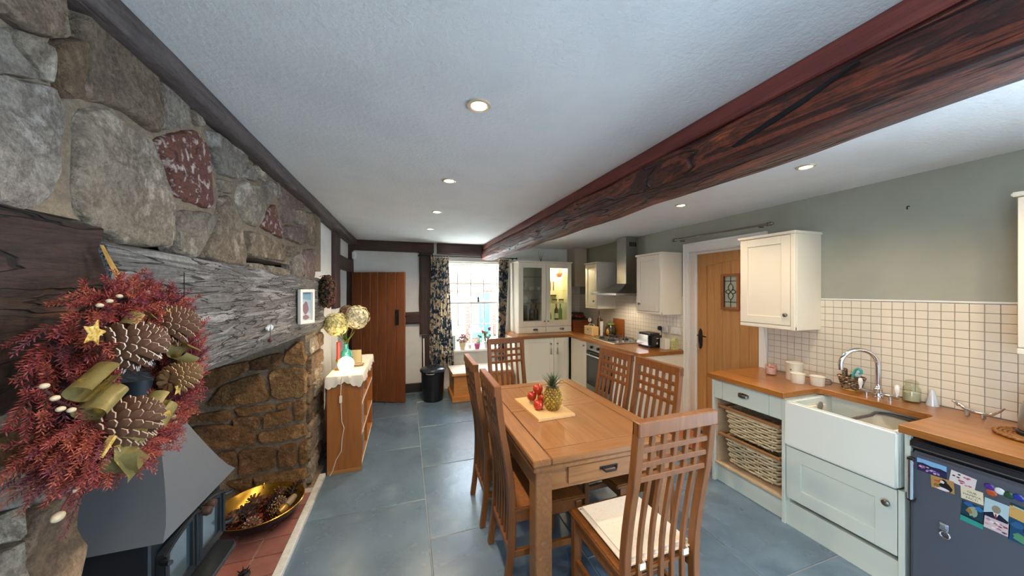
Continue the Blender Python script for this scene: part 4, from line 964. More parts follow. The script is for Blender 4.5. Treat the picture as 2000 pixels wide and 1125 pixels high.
def leafblade(bm, base, d, L, wdt, curl, mi=0):
    d = Vector(d).normalized(); s = d.cross(Vector((0, 0, 1)));  s = s.normalized() if s.length > .01 else Vector((1, 0, 0)); up = Vector((0, 0, 1)); prev = None
    for i in range(5):
        t = i / 4; p = Vector(base) + d * L * t + Vector((d.x, d.y, -.3)) * curl * t * t; wd = wdt * (1 - t) ** .8
        cur = (bm.verts.new(p - s * wd), bm.verts.new(p + Vector((0, 0, -.15 * wd)) + d * 0), bm.verts.new(p + s * wd)) if i < 4 else (bm.verts.new(p),)
        if prev:
            if len(cur) == 3:
                bm.faces.new((prev[0], prev[1], cur[1], cur[0])).material_index = mi; bm.faces.new((prev[1], prev[2], cur[2], cur[1])).material_index = mi
            else:
                bm.faces.new((prev[0], prev[1], cur[0])).material_index = mi; bm.faces.new((prev[1], prev[2], cur[0])).material_index = mi
        prev = cur
bm = bm_()
for i in range(46):
    t = i / 46; a = i * 2.399; el = .35 + 1.1 * t
    leafblade(bm, (.958 + .016 * cos(a) * (1 - t), 2.02 + .016 * sin(a) * (1 - t), TZ + HB - .006 + .045 * t), (cos(a) * cos(el), sin(a) * cos(el), sin(el)), .055 + .045 * sin(pi * min(1, t * 1.1)), .009, .012, i % 2)
obj('crown', bm, [plain('3c4e30', .5), plain('56664a', .5)], pa)
ap_ = tex('red_apple_skin', ['8e1c10', 'b8341c', 'a3260f', 'c9622e'], (30, 30, 30), rough=.25, bump=0, coat=.3)
def fruit(name, label, c, r, m, cat='apple', group=None):
    f = thing(name, label, cat, c, group)
    obj('flesh', lathe(bm_(), [(0, .12 * r), (.25 * r, .02 * r), (.55 * r, .08 * r), (.92 * r, .55 * r), (r, 1.05 * r), (.9 * r, 1.5 * r), (.55 * r, 1.82 * r), (.2 * r, 1.78 * r), (0, 1.62 * r)], c, 20), m, f, smooth=True, angle=80)
    obj('stalk', tube(bm_(), [(c[0], c[1], c[2] + 1.62 * r), (c[0] + .2 * r, c[1], c[2] + 2.1 * r)], .0022, 6), plain('3f3018', .7), f)
dish = thing('fruit_bowl', 'small clear glass dish holding three red apples beside the pineapple', 'bowl', (.905, 2.165, TZ))
obj('dish', lathe(bm_(), [(0, .001), (.035, .001), (.05, .012), (.075, .040), (.078, .041), (.052, .009), (0, .006)], (.905, 2.165, TZ), 28), thin_glass('dish_glass', 'f2f0ea', .10), dish, smooth=True)
fruit('apple', 'single red apple lying on the chopping board in front of the glass dish', (.862, 2.045, TZ), .035, ap_)
fruit('apple', 'red apple at the near side of the glass dish, touching the pineapple', (.928, 2.135, TZ + .012), .034, ap_)
fruit('apple', 'red apple at the left of the glass dish, half hidden', (.872, 2.19, TZ + .013), .034, ap_)
fruit('apple', 'red apple stacked on top of the others in the glass dish', (.905, 2.155, TZ + .070), .036, ap_)
# ------------------------------------------------------------------ worktop by the sink
ENAM = plain('e2d8c4', .3, name='cream_enamel', coat=.3)
WZ = .9005
vt = thing('votive_candle', 'pink votive candle in a glass tumbler at the door end of the worktop', 'candle', (2.86, 1.86, WZ))
obj('tumbler', lathe(bm_(), [(0, 0), (.034, 0), (.037, .004), (.040, .085), (.038, .085), (.035, .008), (0, .007)], (2.86, 1.86, WZ), 24), thin_glass('tumbler_glass', 'fcf6f4', .06), vt, smooth=True)
obj('wax', lathe(bm_(), [(0, .009), (.0345, .009), (.0365, .06), (0, .06)], (2.86, 1.86, WZ), 24), plain('dcc4ba', .5), vt, smooth=True)
bm = bm_(); [ball(bm, (2.86 + R.uniform(-.022, .022), 1.86 + R.uniform(-.022, .022), WZ + .066 + R.uniform(0, .008)), R.uniform(.008, .012), (1, 1, .7), 8, 6) for _ in range(11)]
obj('rose_petals', bm, plain('d09a90', .6), vt, smooth=True)
cn = thing('utensil_jar', 'tall cream enamel jar, open topped, behind the small cup', 'jar', (2.875, 1.70, WZ))
obj('jar', lathe(bm_(), [(0, 0), (.05, 0), (.052, .006), (.052, .128), (.055, .132), (.052, .135), (.048, .130), (.047, .01), (0, .01)], (2.875, 1.70, WZ), 28), ENAM, cn, smooth=True)
obj('motif', lathe(bm_(), [(0, 0), (.007, 0), (.006, -.001), (0, -.001)], (2.8225, 1.695, WZ + .083), 10, axis='X'), plain('5f7f74', .5), cn)
cu = thing('cup', 'small cream enamel cup without a handle in front of the tall jar', 'cup', (2.80, 1.635, WZ))
obj('cup', lathe(bm_(), [(0, 0), (.038, 0), (.040, .004), (.043, .068), (.046, .071), (.043, .072), (.040, .068), (.037, .006), (0, .006)], (2.80, 1.635, WZ), 28), ENAM, cu, smooth=True)
mg = thing('mug', 'cream enamel mug with a round handle beside the small cup', 'mug', (2.86, 1.545, WZ))
obj('mug', lathe(bm_(), [(0, 0), (.038, 0), (.041, .004), (.043, .064), (.046, .067), (.043, .068), (.040, .064), (.038, .006), (0, .006)], (2.86, 1.545, WZ), 28), ENAM, mg, smooth=True)
obj('handle', tube(bm_(), [(2.875, 1.507, WZ + .055), (2.885, 1.483, WZ + .054), (2.888, 1.473, WZ + .038), (2.885, 1.482, WZ + .02), (2.875, 1.507, WZ + .016)], .0045, 8), plain('4c4a46', .4), mg, smooth=True)
bk = thing('brush_pot', 'small woven brown and cream basket of washing brushes behind the sink', 'basket', (2.955, 1.40, WZ))
bmw = bm_(); c = Vector((2.955, 1.40))
for k in range(9):
    n = 48; r = .042 + .022 * (k / 8); pts = [(c.x + (r + .003 * (1 if (i // 2 + k) % 2 else -1)) * cos(2 * pi * i / n), c.y + (r + .003 * (1 if (i // 2 + k) % 2 else -1)) * sin(2 * pi * i / n), WZ + .012 + k * .010) for i in range(n)]
    tube(bmw, pts, .0062, 5, closed=True, mi=(k + 0) % 2)
obj('weave', bmw, [tex('dark_cane', ['2f1c12', '5a3a22', 'c8b08a'], (55, 55, 55), rough=.6, bump=.2, dist=.002, pos=[.4, .5, .6]), tex('pale_cane', ['c8b08a', '6a4a2c', '2f1c12'], (55, 55, 55), rough=.6, bump=.2, dist=.002, pos=[.4, .52, .62])], bk, smooth=True, kind='stuff')
obj('base_ring', lathe(bm_(), [(0, 0), (.046, 0), (.05, .007), (.044, .014), (0, .014)], (2.955, 1.40, WZ), 24), plain('b8913c', .5), bk, smooth=True)
db = thing('dish_brush', 'turquoise-handled dish brush standing in the small woven basket', 'brush', (2.955, 1.395, WZ + .016))
obj('handle', tube(bm_(), [(2.945, 1.40, WZ + .016), (2.945, 1.39, WZ + .10), (2.945, 1.375, WZ + .145), (2.945, 1.36, WZ + .158), (2.945, 1.345, WZ + .150), (2.945, 1.343, WZ + .132), (2.945, 1.355, WZ + .125)], [.006, .006, .008, .009, .009, .008, .006], 8), plain('3fa39a', .35), db, smooth=True)
sc_ = thing('scrubbing_brush', 'wooden scrubbing brush sticking up from the small woven basket', 'brush', (2.96, 1.44, WZ + .016))
obj('block', box(2.945, 2.965, 1.422, 1.448, WZ + .016, WZ + .145, .005, 2), plain('5d3a2a', .6), sc_)
bm = bm_()
for k in range(60): x, y, z = 2.938, R.uniform(1.423, 1.447), R.uniform(WZ + .08, WZ + .14); tube(bm, [(2.946, y, z), (2.932, y + R.uniform(-.003, .003), z)], .0011, 3)
obj('bristles', bm, plain('cbb894', .8), sc_, kind='stuff')
so = thing('sponge', 'pale round dish sponge in the small woven basket', 'sponge', (2.97, 1.375, WZ + .05))
obj('sponge', ball(bm_(), (2.975, 1.378, WZ + .115), .026, (1, .7, 1), 14, 10), tex('sponge_foam', ['b9c6c0', 'dfe4de'], (90, 90, 90), rough=.95, bump=.6, dist=.004), so, smooth=True)
# tap
tp = thing('kitchen_tap', 'chrome swan-neck tap with two white lever handles behind the sink', 'tap', (2.905, 1.245, .90))
bx_, by_ = 2.905, 1.245
obj('base', lathe(bm_(), [(.024, 0), (.024, .008), (.016, .014), (.014, .03), (.020, .036), (.020, .06), (.013, .068), (.012, .10)], (bx_, by_, .9), 20), CHROME, tp, smooth=True)
dv = Vector((-.80, .42, 0)).normalized(); pts = [(bx_, by_, .96), (bx_, by_, 1.10)]; rr_ = .105
pts = [Vector(p) for p in pts] + [Vector((bx_, by_, 1.105)) + dv * (rr_ - rr_ * cos(a)) + Vector((0, 0, rr_ * sin(a))) for a in [pi * i / 14 for i in range(1, 15)]]
pts.append(pts[-1] + Vector((0, 0, -.03)) + dv * -.002)
obj('swan_neck', tube(bm_(), pts, .0125, 14), CHROME, tp, smooth=True)
for s in (-1, 1):
    yy = by_ + s * .085
    arm = obj('valve_arm', tube(bm_(), [(bx_, by_ + s * .01, .925), (bx_ + .004, by_ + s * .05, .928), (bx_, yy, .93), (bx_, yy + s * .006, .93)], [.009, .010, .014, .012], 12), CHROME, tp, smooth=True)
    obj('lever', lathe(bm_(), [(.006, .005), (.007, .02), (.011, .032), (.012, .055), (.009, .07), (0, .074)], (bx_, yy, .935), 14), plain('f0eeea', .2, coat=.5), arm, smooth=True)
    obj('shank', tube(bm_(), [(bx_, yy - s * .03, .926), (bx_, yy - s * .03, .90)], .008, 10), CHROME, arm, smooth=True)
gj = thing('storage_jar', 'clear glass clip jar against the tiles behind the tap', 'jar', (3.0, 1.135, WZ))
obj('jar', lathe(bm_(), [(0, 0), (.036, 0), (.039, .006), (.039, .085), (.028, .10), (.028, .112), (.026, .112), (.026, .10), (.036, .084), (.036, .008), (0, .006)], (3.0, 1.135, WZ), 24), thin_glass('jar_glass', 'f6f8f4', .06), gj, smooth=True)
obj('stopper', lathe(bm_(), [(.026, .112), (.031, .115), (.03, .124), (.02, .134), (0, .14)], (3.0, 1.135, WZ), 20), thin_glass('stopper_glass', 'f0f2ee', .06), gj, smooth=True)
obj('contents', lathe(bm_(), [(0, .009), (.034, .009), (.034, .06), (0, .062)], (3.0, 1.135, WZ), 20), plain('c9c0a4', .9), gj, smooth=True)
one('salt_cone', lathe(bm_(), [(0, 0), (.027, 0), (.027, .004), (.010, .088), (.005, .096), (0, .098)], (3.02, 1.058, WZ), 20), plain('c9ccd0', .3, .2), 'pale grey cone-shaped shaker between the glass jar and the dog ornament', 'shaker')
dg = thing('dog_ornament', 'chrome long-bodied dog ornament with upturned tail near the tiles', 'ornament', (2.97, .90, WZ))
Y = lambda y: (2.965, y, 0)
bm = tube(bm_(), [(2.965, .968, WZ + .066), (2.965, .952, WZ + .062), (2.965, .938, WZ + .052), (2.965, .92, WZ + .036), (2.965, .89, WZ + .029), (2.965, .86, WZ + .026), (2.965, .835, WZ + .033), (2.965, .81, WZ + .058), (2.965, .795, WZ + .080)], [.004, .008, .008, .009, .009, .009, .008, .005, .003], 10)
obj('body', bm, CHROME, dg, smooth=True)
for y in (.915, .862): obj('leg', tube(bm_(), [(2.965, y, WZ + .028), (2.955, y - .003, WZ + .002)], [.007, .006], 8), CHROME, dg, smooth=True); obj('leg', tube(bm_(), [(2.965, y, WZ + .028), (2.977, y - .003, WZ + .002)], [.007, .006], 8), CHROME, dg, smooth=True)
obj('ear', ball(bm_(), (2.956, .944, WZ + .055), .008, (.4, .8, 1.3), 10, 8), CHROME, dg, smooth=True)
mt = thing('trivet', 'braided brown fibre mat under the kettle', 'mat', (2.80, .665, WZ))
MATM = tex('braided_fibre', ['6d4420', '8f5f30', 'a87440'], (60, 60, 60), rough=.8, bump=.5, dist=.003)
bm = bm_()
for k in range(8): torus(bm, (2.80, .655, WZ + .006), .012 + .0135 * k, .0068, 40, 6)
obj('coil', bm, MATM, mt, smooth=True, kind='stuff')
bm = bm_(); n = 64
for ph in (0, pi):
    tube(bm, [(2.80 + (.122 + .004 * cos(10 * 2 * pi * i / n * 1.6 + ph)) * cos(2 * pi * i / n), .655 + (.122 + .004 * cos(16 * 2 * pi * i / n + ph)) * sin(2 * pi * i / n), WZ + .009 + .003 * sin(16 * 2 * pi * i / n + ph)) for i in range(n)], .005, 5, closed=True)
obj('plaited_edge', bm, MATM, mt, smooth=True)
kt = thing('kettle', 'brushed steel electric kettle cut off by the edge of the picture', 'kettle', (2.82, .645, WZ + .014))
kx, ky, kz = 2.815, .638, WZ + .015
obj('body', lathe(bm_(), [(0, .02), (.078, .02), (.080, .03), (.079, .075), (.072, .13), (.058, .18), (.045, .205), (0, .21)], (kx, ky, kz), 32), STEEL, kt, smooth=True)
obj('base', lathe(bm_(), [(0, 0), (.085, 0), (.086, .012), (.081, .018), (0, .019)], (kx, ky, kz), 32), BLACK, kt, smooth=True)
obj('water_window', box(kx - .074, kx - .06, ky - .02, ky + .02, kz + .07, kz + .15, .008), plain('22242a', .15, coat=.5), kt)
obj('lid', lathe(bm_(), [(.046, .207), (.04, .222), (.012, .226), (.012, .238), (0, .240)], (kx, ky, kz), 24), BLACK, kt, smooth=True)
obj('handle', tube(bm_(), [(kx, ky - .055, kz + .20), (kx, ky - .10, kz + .21), (kx, ky - .125, kz + .17), (kx, ky - .118, kz + .08), (kx, ky - .078, kz + .05)], .012, 10), BLACK, kt, smooth=True)
one('wall_hook', tube(bm_(), [(XR + .002, 1.171, 2.135), (XR - .02, 1.171, 2.135), (XR - .028, 1.171, 2.125), (XR - .022, 1.171, 2.115)], .003, 6), IRON, 'small black hook alone on the bare green wall', 'hook')
# ------------------------------------------------------------------ fridge magnets: thin cards on the door
FX = XF - .003
def card(label, cat, y0, y1, z0, z1, base, patches, tilt=0, group=None, layer=0):
    """flat printed card on the fridge door: patches are (polygon in 0..1, colour), u runs towards the camera"""
    cy, cz = (y0 + y1) / 2, (z0 + z1) / 2; w_, h_ = y1 - y0, z1 - z0; mats = [plain(base, .3, coat=.3)]; bm = bm_(); x1 = FX - .0004 - layer * .0015
    def P(u, v, d): 
        a, b = (.5 - u) * w_, (v - .5) * h_
        return (x1 - d, cy + a * cos(tilt) - b * sin(tilt), cz + a * sin(tilt) + b * cos(tilt))
    prism(bm, [(0, 0), (1, 0), (1, 1), (0, 1)], lambda u, v: P(u, v, .0016), lambda u, v: P(u, v, 0))
    for i, (poly, c) in enumerate(patches):
        m = plain(c, .3, coat=.3)
        if m not in mats: mats.append(m)
        prism(bm, poly, lambda u, v: P(u, v, .00165 + .00004 * i), lambda u, v: P(u, v, .0012), mi=mats.index(m))
    o = obj('photo_magnet', bm, mats); return tag(o, label, cat, group)
def blob(cx, cy, rx, ry, n=12, j=.25): return [(min(1, max(0, cx + rx * cos(2 * pi * k / n) * (1 + R.uniform(-j, j)))), min(1, max(0, cy + ry * sin(2 * pi * k / n) * (1 + R.uniform(-j, j))))) for k in range(n)]
card('postcard magnet of a harbour town under blue sky, topmost on the fridge door', 'magnet', .818, .912, .690, .752, '2c2a52', [([(0, .62), (.2, .7), (.5, .6), (.8, .66), (1, .58), (1, 1), (0, 1)], '7fb2da'), ([(0, .5), (.25, .62), (.6, .52), (1, .56), (1, .44), (0, .42)], '25223e')] + [(blob(R.uniform(.1, .9), R.uniform(.12, .45), .05, .05), R.choice(['a878b8', 'c8a0c8', '6a6ab4', 'd0b8d8', 'b06a90'])) for _ in range(22)])
card('photo magnet of a black and white sea bird with an orange beak', 'magnet', .795, .866, .632, .690, 'b08a52', [(blob(.62, .35, .3, .33), '16181e'), (blob(.55, .72, .17, .18), '1c1e24'), (blob(.5, .68, .11, .12), 'd6d4d0'), ([(.42, .75), (.40, .55), (.14, .60), (.16, .72)], 'c05a22'), (blob(.45, .13, .3, .12), 'd8d0dc'), (blob(.25, .3, .14, .16), '8a6a3c')], -.05, layer=1)
card('white magnet with pink and red scribbled pattern beside the harbour postcard', 'magnet', .735, .808, .685, .742, 'd8d0d0', [(blob(R.uniform(.12, .88), R.uniform(.15, .85), .07, .06), R.choice(['b85a6a', 'a03a48', 'c88a98', '3a2a30', 'd0a0a8'])) for _ in range(14)], .12)
tcard = card('cream magnet printed with three lines of capitals', 'magnet', .714, .776, .632, .688, 'd8cfb4', [], -.03, layer=1)
for i, s in enumerate(('OUR', 'HAMPVA', 'FACT!')):
    cu_ = bpy.data.curves.new('lettering', 'FONT'); cu_.body = s; cu_.size = .0125; cu_.align_x = 'CENTER'; cu_.extrude = .0002
    cu_.materials.append(plain('4a463c', .6))
    tmp = bpy.data.objects.new('lettering', cu_); lo = bpy.data.objects.new('lettering', bpy.data.meshes.new_from_object(tmp)); bpy.data.objects.remove(tmp); COL.objects.link(lo); lo.parent = tcard
    lo.matrix_world = Matrix(((0, 0, -1, FX - .0037), (-1, 0, 0, .745), (0, 1, 0, .667 - i * .0145), (0, 0, 0, 1)))
card('tall teal and blue picture magnet of a night scene under the cream one', 'magnet', .712, .776, .525, .622, '173a4c', [(blob(.5, .62, .2, .25), '8a9a84'), (blob(.35, .6, .14, .12), '8a6a38'), (blob(.75, .85, .2, .12), '2f6fa8'), (blob(.3, .9, .2, .1), '2a5a9a'), ([(0, 0), (1, 0), (1, .22), (0, .26)], '2f8f88'), ([(0, .27), (1, .24), (1, .31), (0, .33)], '0c1c26')], .06)
card('portrait magnet of a plain dark coat and red tie against pale blue', 'magnet', .650, .712, .592, .672, 'a9c4cc', [(blob(.5, .55, .19, .22, j=.05), '8a8470'), ([(.0, 0), (1, 0), (1, .14), (.66, .34), (.34, .34), (0, .14)], '141a34'), ([(.38, .34), (.62, .34), (.5, .02)], 'd8d6d0'), ([(.47, .3), (.53, .3), (.54, .05), (.46, .05)], '8a2a3a')], .05, layer=1)
card('mauve and white patterned magnet under the portrait', 'magnet', .648, .715, .538, .596, 'c8b8bc', [(blob(R.uniform(.1, .9), R.uniform(.15, .85), .1, .07), R.choice(['7a4a5a', 'a07a88', 'e0d6d6', '5a3a44', 'b498a0'])) for _ in range(14)], .05)
card('large beach picture magnet, deep blue below and yellow sand above', 'magnet', .580, .650, .528, .688, '17456a', [([(0, .62), (1, .56), (1, .92), (0, .96)], 'c8a05a'), ([(0, .93), (1, .86), (1, 1), (0, 1)], '1e3a3e'), ([(.1, .95), (.9, .90), (.9, .86), (.1, .92)], 'a8c8cc'), (blob(.5, .14, .35, .12), '4f8a64'), (blob(.7, .4, .25, .12), '16205a'), (blob(.3, .45, .2, .08), '2a5a86')], .03)
for c, y, z, n in (('4a2a86', .698, .726, 'violet'), ('b04a22', .693, .702, 'orange-red'), ('d6dede', .672, .722, 'clear white'), ('1e4a2c', .650, .718, 'dark green'), ('23349a', .627, .722, 'deep blue')):
    one('gem_magnet', lathe(bm_(), [(0, 0), (.0135, 0), (.015, -.004), (.011, -.009), (0, -.011)], (FX - .0006, y, z), 14, axis='X'), plain(c, .08, coat=1), n + ' glass bead magnet in the row of five on the fridge', 'magnet', 'glass bead magnets')
cl = thing('clip_magnet', 'shiny metal clip magnet alone low on the fridge door', 'magnet', (FX, .826, .44))
bm = bm_(); bx(bm, FX - .006, FX - .0006, .812, .842, .440, .474, .003); bx(bm, FX - .012, FX - .006, .815, .838, .452, .472, .003); obj('clip', bm, CHROME, cl)
obj('coil_ring', torus(bm_(), (FX - .006, .822, .424), .015, .0045, 18, 8, 'X'), CHROME, cl, smooth=True)
# ------------------------------------------------------------------ far worktop
bn = thing('bread_bin', 'reddish wooden bread bin in the far corner of the worktop', 'bread bin', (2.75, 4.88, WZ))
RW = tex('red_brown_wood', ['6e3418', '8e4a22', '7e3e1c'], (3, 24, 24), rough=.4, bump=.1, dist=.003)
bm = bm_(); [bx(bm, 2.66, 2.98, 4.80, 5.05, WZ + .001 + i * .038, WZ + .037 + i * .038, .003) for i in range(5)]
obj('box', bm, RW, bn); obj('lid', box(2.652, 2.99, 4.79, 5.06, WZ + .191, WZ + .206, .004), plain('3a2a22', .4), bn)
ft = thing('fruit_tray', 'dark tray on top of the bread bin, filled with red fruit', 'tray', (2.82, 4.92, WZ + .207))
obj('tray', lathe(bm_(), [(0, 0), (.10, 0), (.125, .03), (.128, .03), (.105, -.0), (0, .004)], (2.82, 4.92, WZ + .208), 24), plain('3f4644', .4), ft, smooth=True)
for i, (dx, dy) in enumerate(((-.06, -.03), (-.01, -.06), (.05, -.05), (-.045, .035), (.06, .03), (.01, .01))):
    fruit('tomato', 'red tomato on the dark tray over the bread bin', (2.82 + dx, 4.92 + dy, WZ + .214), .030, plain('a8321e', .25), 'tomato', 'tomatoes on the bread bin')
tr_ = thing('wire_basket', 'dark oval wire basket above the tomatoes on the bread bin', 'basket', (2.82, 4.94, WZ + .28))
bm = bm_(); torus(bm, (2.82, 4.97, WZ + .300), .11, .006, 32, 6); torus(bm, (2.82, 4.97, WZ + .276), .115, .004, 32, 6)
for k in range(12): a = 2 * pi * k / 12; tube(bm, [(2.82 + .11 * cos(a), 4.97 + .11 * sin(a), WZ + .30), (2.82 + .115 * cos(a), 4.97 + .115 * sin(a), WZ + .21)], .003, 5)
obj('frame', bm, plain('2c2628', .35), tr_, smooth=True)
cd = thing('wooden_caddy', 'pale wooden drawer box with slatted front on the far worktop', 'box', (2.72, 4.34, WZ))
PLW = tex('pale_pine', ['c99a5c', 'dfb878', 'd4a968'], (24, 3, 24), rough=.5, bump=.08, dist=.002)
obj('case', box(2.690, 2.80, 4.27, 4.50, WZ, WZ + .135, .003), PLW, cd)
for i in range(4): obj('slat', box(2.682, 2.691, 4.272, 4.498, WZ + .006 + i * .032, WZ + .035 + i * .032, .002), plain('e2cfa4', .5), cd)
obj('catch', box(2.676, 2.682, 4.375, 4.40, WZ + .075, WZ + .095, .002), PEWTER, cd); obj('carry_handle', tube(bm_(), [(2.745, 4.29, WZ + .135), (2.745, 4.33, WZ + .168), (2.745, 4.44, WZ + .168), (2.745, 4.48, WZ + .135)], .006, 8), plain('d8d4c8', .4), cd, smooth=True)
def bottle(name, label, c, h, r, m, cat='bottle', capm=None, neck=.3, group=None, lab=None):
    b = thing(name, label, cat, c, group)
    obj('glass', lathe(bm_(), [(0, 0), (r, 0), (r, h * (.9 - neck)), (r * .9, h * (.96 - neck)), (r * .34, h * (1.06 - neck)), (r * .3, h * .96), (r * .36, h * .965), (r * .36, h), (0, h)], c, 16), m, b, smooth=True)
    if capm: obj('capsule', lathe(bm_(), [(r * .40, h * .80), (r * .40, h * 1.003), (0, h * 1.005)], c, 14), capm, b, smooth=True)
    if lab: obj('paper_label', lathe(bm_(), [(r * 1.02, h * .1), (r * 1.02, h * .42)], c, 16), lab, b, smooth=True)
    return b
bottle('oil_bottle', 'tall amber oil bottle behind the pale wooden box', (2.93, 4.46, WZ), .36, .032, plain('6a3a14', .15, coat=.5), capm=None)
bottle('sauce_bottle', 'short purple-labelled bottle beside the white roll on the far worktop', (2.90, 4.34, WZ), .24, .032, plain('6a5666', .3), capm=plain('5a2a2a', .4))
one('kitchen_roll', lathe(bm_(), [(.008, 0), (.028, 0), (.028, .215), (.008, .215)], (2.85, 4.275, WZ), 20), plain('e2ded4', .9), 'narrow white roll standing beside the green and yellow jar', 'roll')
cl_ = thing('kitchen_scale', 'small white round dial on a stem behind the pale wooden box', 'scale', (2.80, 4.545, WZ))
obj('stem', tube(bm_(), [(2.82, 4.55, WZ), (2.82, 4.55, WZ + .19)], .008, 8), PEWTER, cl_); obj('foot', lathe(bm_(), [(0, 0), (.04, 0), (.035, .012), (0, .014)], (2.82, 4.55, WZ), 18), PEWTER, cl_, smooth=True)
obj('dial', lathe(bm_(), [(0, -.012), (.034, -.012), (.036, 0), (.03, .012), (0, .014)], (2.815, 4.55, WZ + .215), 24, axis='X'), plain('eceae4', .3), cl_, smooth=True)
pj = thing('glazed_jar', 'round green and yellow glazed storage jar with a lid beside the hob', 'jar', (2.93, 4.15, WZ))
obj('pot', lathe(bm_(), [(0, 0), (.06, 0), (.085, .04), (.092, .09), (.08, .14), (.058, .165), (.056, .175), (0, .175)], (2.93, 4.16, WZ), 28), tex('dark_green_glaze', ['16180f', '2e301a', '3a2a14', '5a4a1c'], (9, 9, 9), rough=.15, bump=.05, coat=.6), pj, smooth=True)
obj('lid', lathe(bm_(), [(.062, .172), (.066, .18), (.05, .198), (.015, .205), (.018, .22), (0, .224)], (2.93, 4.16, WZ), 24), plain('6a7a3c', .3, coat=.5), pj, smooth=True)
obj('lemon_motif', ball(bm_(), (2.858, 4.125, WZ + .07), .038, (.55, .7, 1.15), 14, 10), plain('c8922e', .3, coat=.4), pj, smooth=True)
one('chopping_board', box(3.028, 3.050, 3.99, 4.235, WZ + .003, WZ + .265, .004, 2), tex('orange_brown_board', ['7a3f16', 'a8622a', '945020'], (24, 24, 3), rough=.4, bump=.08, dist=.002), 'orange-brown wooden board standing upright behind the glazed jar', 'board', smooth=False)
to = thing('toaster', 'chrome and black two-slice toaster on the far worktop', 'toaster', (2.85, 3.22, WZ))
obj('shell', box(2.755, 2.945, 3.13, 3.375, WZ + .012, WZ + .175, .025, 4), plain('1c1d20', .3, coat=.4), to, smooth=True)
obj('chrome_side', box(2.748, 2.757, 3.155, 3.352, WZ + .03, WZ + .155, .004, 2), plain('dfe2e4', .15, 1), to, smooth=True)
bm = bm_(); [bx(bm, x, x + .03, 3.17, 3.335, WZ + .172, WZ + .1765) for x in (2.80, 2.865)]; obj('bread_slot', bm, plain('0c0c0e', .6), to)
obj('lever', box(2.83, 2.87, 3.112, 3.134, WZ + .11, WZ + .125, .004), CHROME, to); obj('browning_dial', lathe(bm_(), [(0, .002), (.014, 0), (.013, -.012), (0, -.013)], (2.85, 3.13, WZ + .06), 14, axis='Y'), CHROME, to, smooth=True); obj('foot', box(2.77, 2.93, 3.15, 3.355, WZ, WZ + .013), BLACK, to)
one('flex', tube(bm_(), [(2.93, 3.25, WZ + .03), (2.965, 3.27, WZ + .01), (2.985, 3.262, WZ + .05), (2.992, 3.20, WZ + .115), (3.005, 3.215, WZ + .175), (3.03, 3.245, WZ + .205), (3.040, 3.258, WZ + .214)], .0035, 6), BLACK, 'black toaster flex looping up to the wall socket', 'cord')
def socket(label, y, z):
    s = thing('wall_socket', label, 'socket', (XR - .01, y, z))
    obj('plate', box(XR - .020, XR - .0095, y - .073, y + .073, z - .043, z + .043, .004), WHITEP, s)
    for k in (-1, 1): obj('rocker', box(XR - .024, XR - .019, y + k * .02 - .006, y + k * .02 + .006, z + .01, z + .028, .001), plain('f4f2ec', .3), s)
    bm = bm_()
    for k in (-1, 1):
        for dy, dz in ((0, -.004), (-.011, -.022), (.011, -.022)): bx(bm, XR - .0206, XR - .0196, y + k * .04 + dy - .002, y + k * .04 + dy + .002, z + dz - .004, z + dz + .004)
    obj('pin_hole', bm, BLACK, s)
socket('white double socket with a black plug, over the toaster', 3.235, 1.118); socket('white double socket without a plug, nearest the door frame', 3.045, 1.112)
pg = thing('plug', 'black mains plug in the wall socket above the toaster', 'plug', (3.04, 3.275, 1.118))
obj('plug_body', box(XR - .058, XR - .0205, 3.25, 3.30, 1.09, 1.145, .009, 3), BLACK, pg, smooth=True)
wbx = thing('tea_box', 'small white cardboard box beside the toaster', 'box', (2.93, 3.085, WZ)); obj('carton', box(2.885, 2.955, 3.03, 3.115, WZ, WZ + .118, .002), plain('e4e0d0', .6), wbx); obj('lid', box(2.883, 2.957, 3.028, 3.117, WZ + .1185, WZ + .124, .001), plain('d8d6c4', .6), wbx)
pk_ = thing('tea_packet', 'yellow patterned packet nearest the white door frame', 'packet', (2.99, 3.01, WZ))
bm = bm_(); rr = [[bm.verts.new((2.995 + sx * .032 * k, 3.0 + sy * .028 * j, WZ + z)) for sx, sy in ((-1, -1), (1, -1), (1, 1), (-1, 1))] for z, k, j in ((0, 1, 1), (.10, .95, .95), (.125, .6, .95), (.14, .08, .95))]
for A, B in zip(rr, rr[1:]):
    for k in range(4): bm.faces.new((A[k], A[(k + 1) % 4], B[(k + 1) % 4], B[k]))
bm.faces.new(rr[0][::-1]); bm.faces.new(rr[-1])
obj('packet', bm, tex('yellow_floral_print', ['c8b25a', 'ded09a', '8f9a4e', 'e8e0c0'], (45, 45, 45), rough=.5, bump=.02, pos=[.38, .46, .54, .62]), pk_)
# ------------------------------------------------------------------ inside the dresser
PORC = plain('eeeae2', .2, coat=.5, name='white_porcelain')
def cupthing(label, x, y, z, r=.036, h=.06, m=PORC):
    c = thing('china_cup', label, 'cup', (x, y, z), 'white china cups in the dresser')
    obj('cup', lathe(bm_(), [(0, 0), (r * .55, 0), (r * .6, .005), (r * .95, h * .6), (r, h), (r * .94, h), (r * .88, h * .6), (r * .5, .008), (0, .008)], (x, y, z), 18), m, c, smooth=True)
    obj('handle', tube(bm_(), [(x + r * .93, y, z + h * .85), (x + r * 1.6, y, z + h * .8), (x + r * 1.6, y, z + h * .35), (x + r * .85, y, z + h * .3)], .004, 6), m, c, smooth=True)
ORD = ('first', 'second', 'third', 'fourth', 'fifth')
for i, (x, y, z) in enumerate(((1.79, 4.98, 1.5895), (1.875, 5.06, 1.5895), (1.95, 4.96, 1.5895), (2.025, 5.06, 1.5895), (2.095, 4.97, 1.5895))): cupthing(ORD[i] + ' white china cup counted from the window side on the upper dresser shelf', x, y, z)
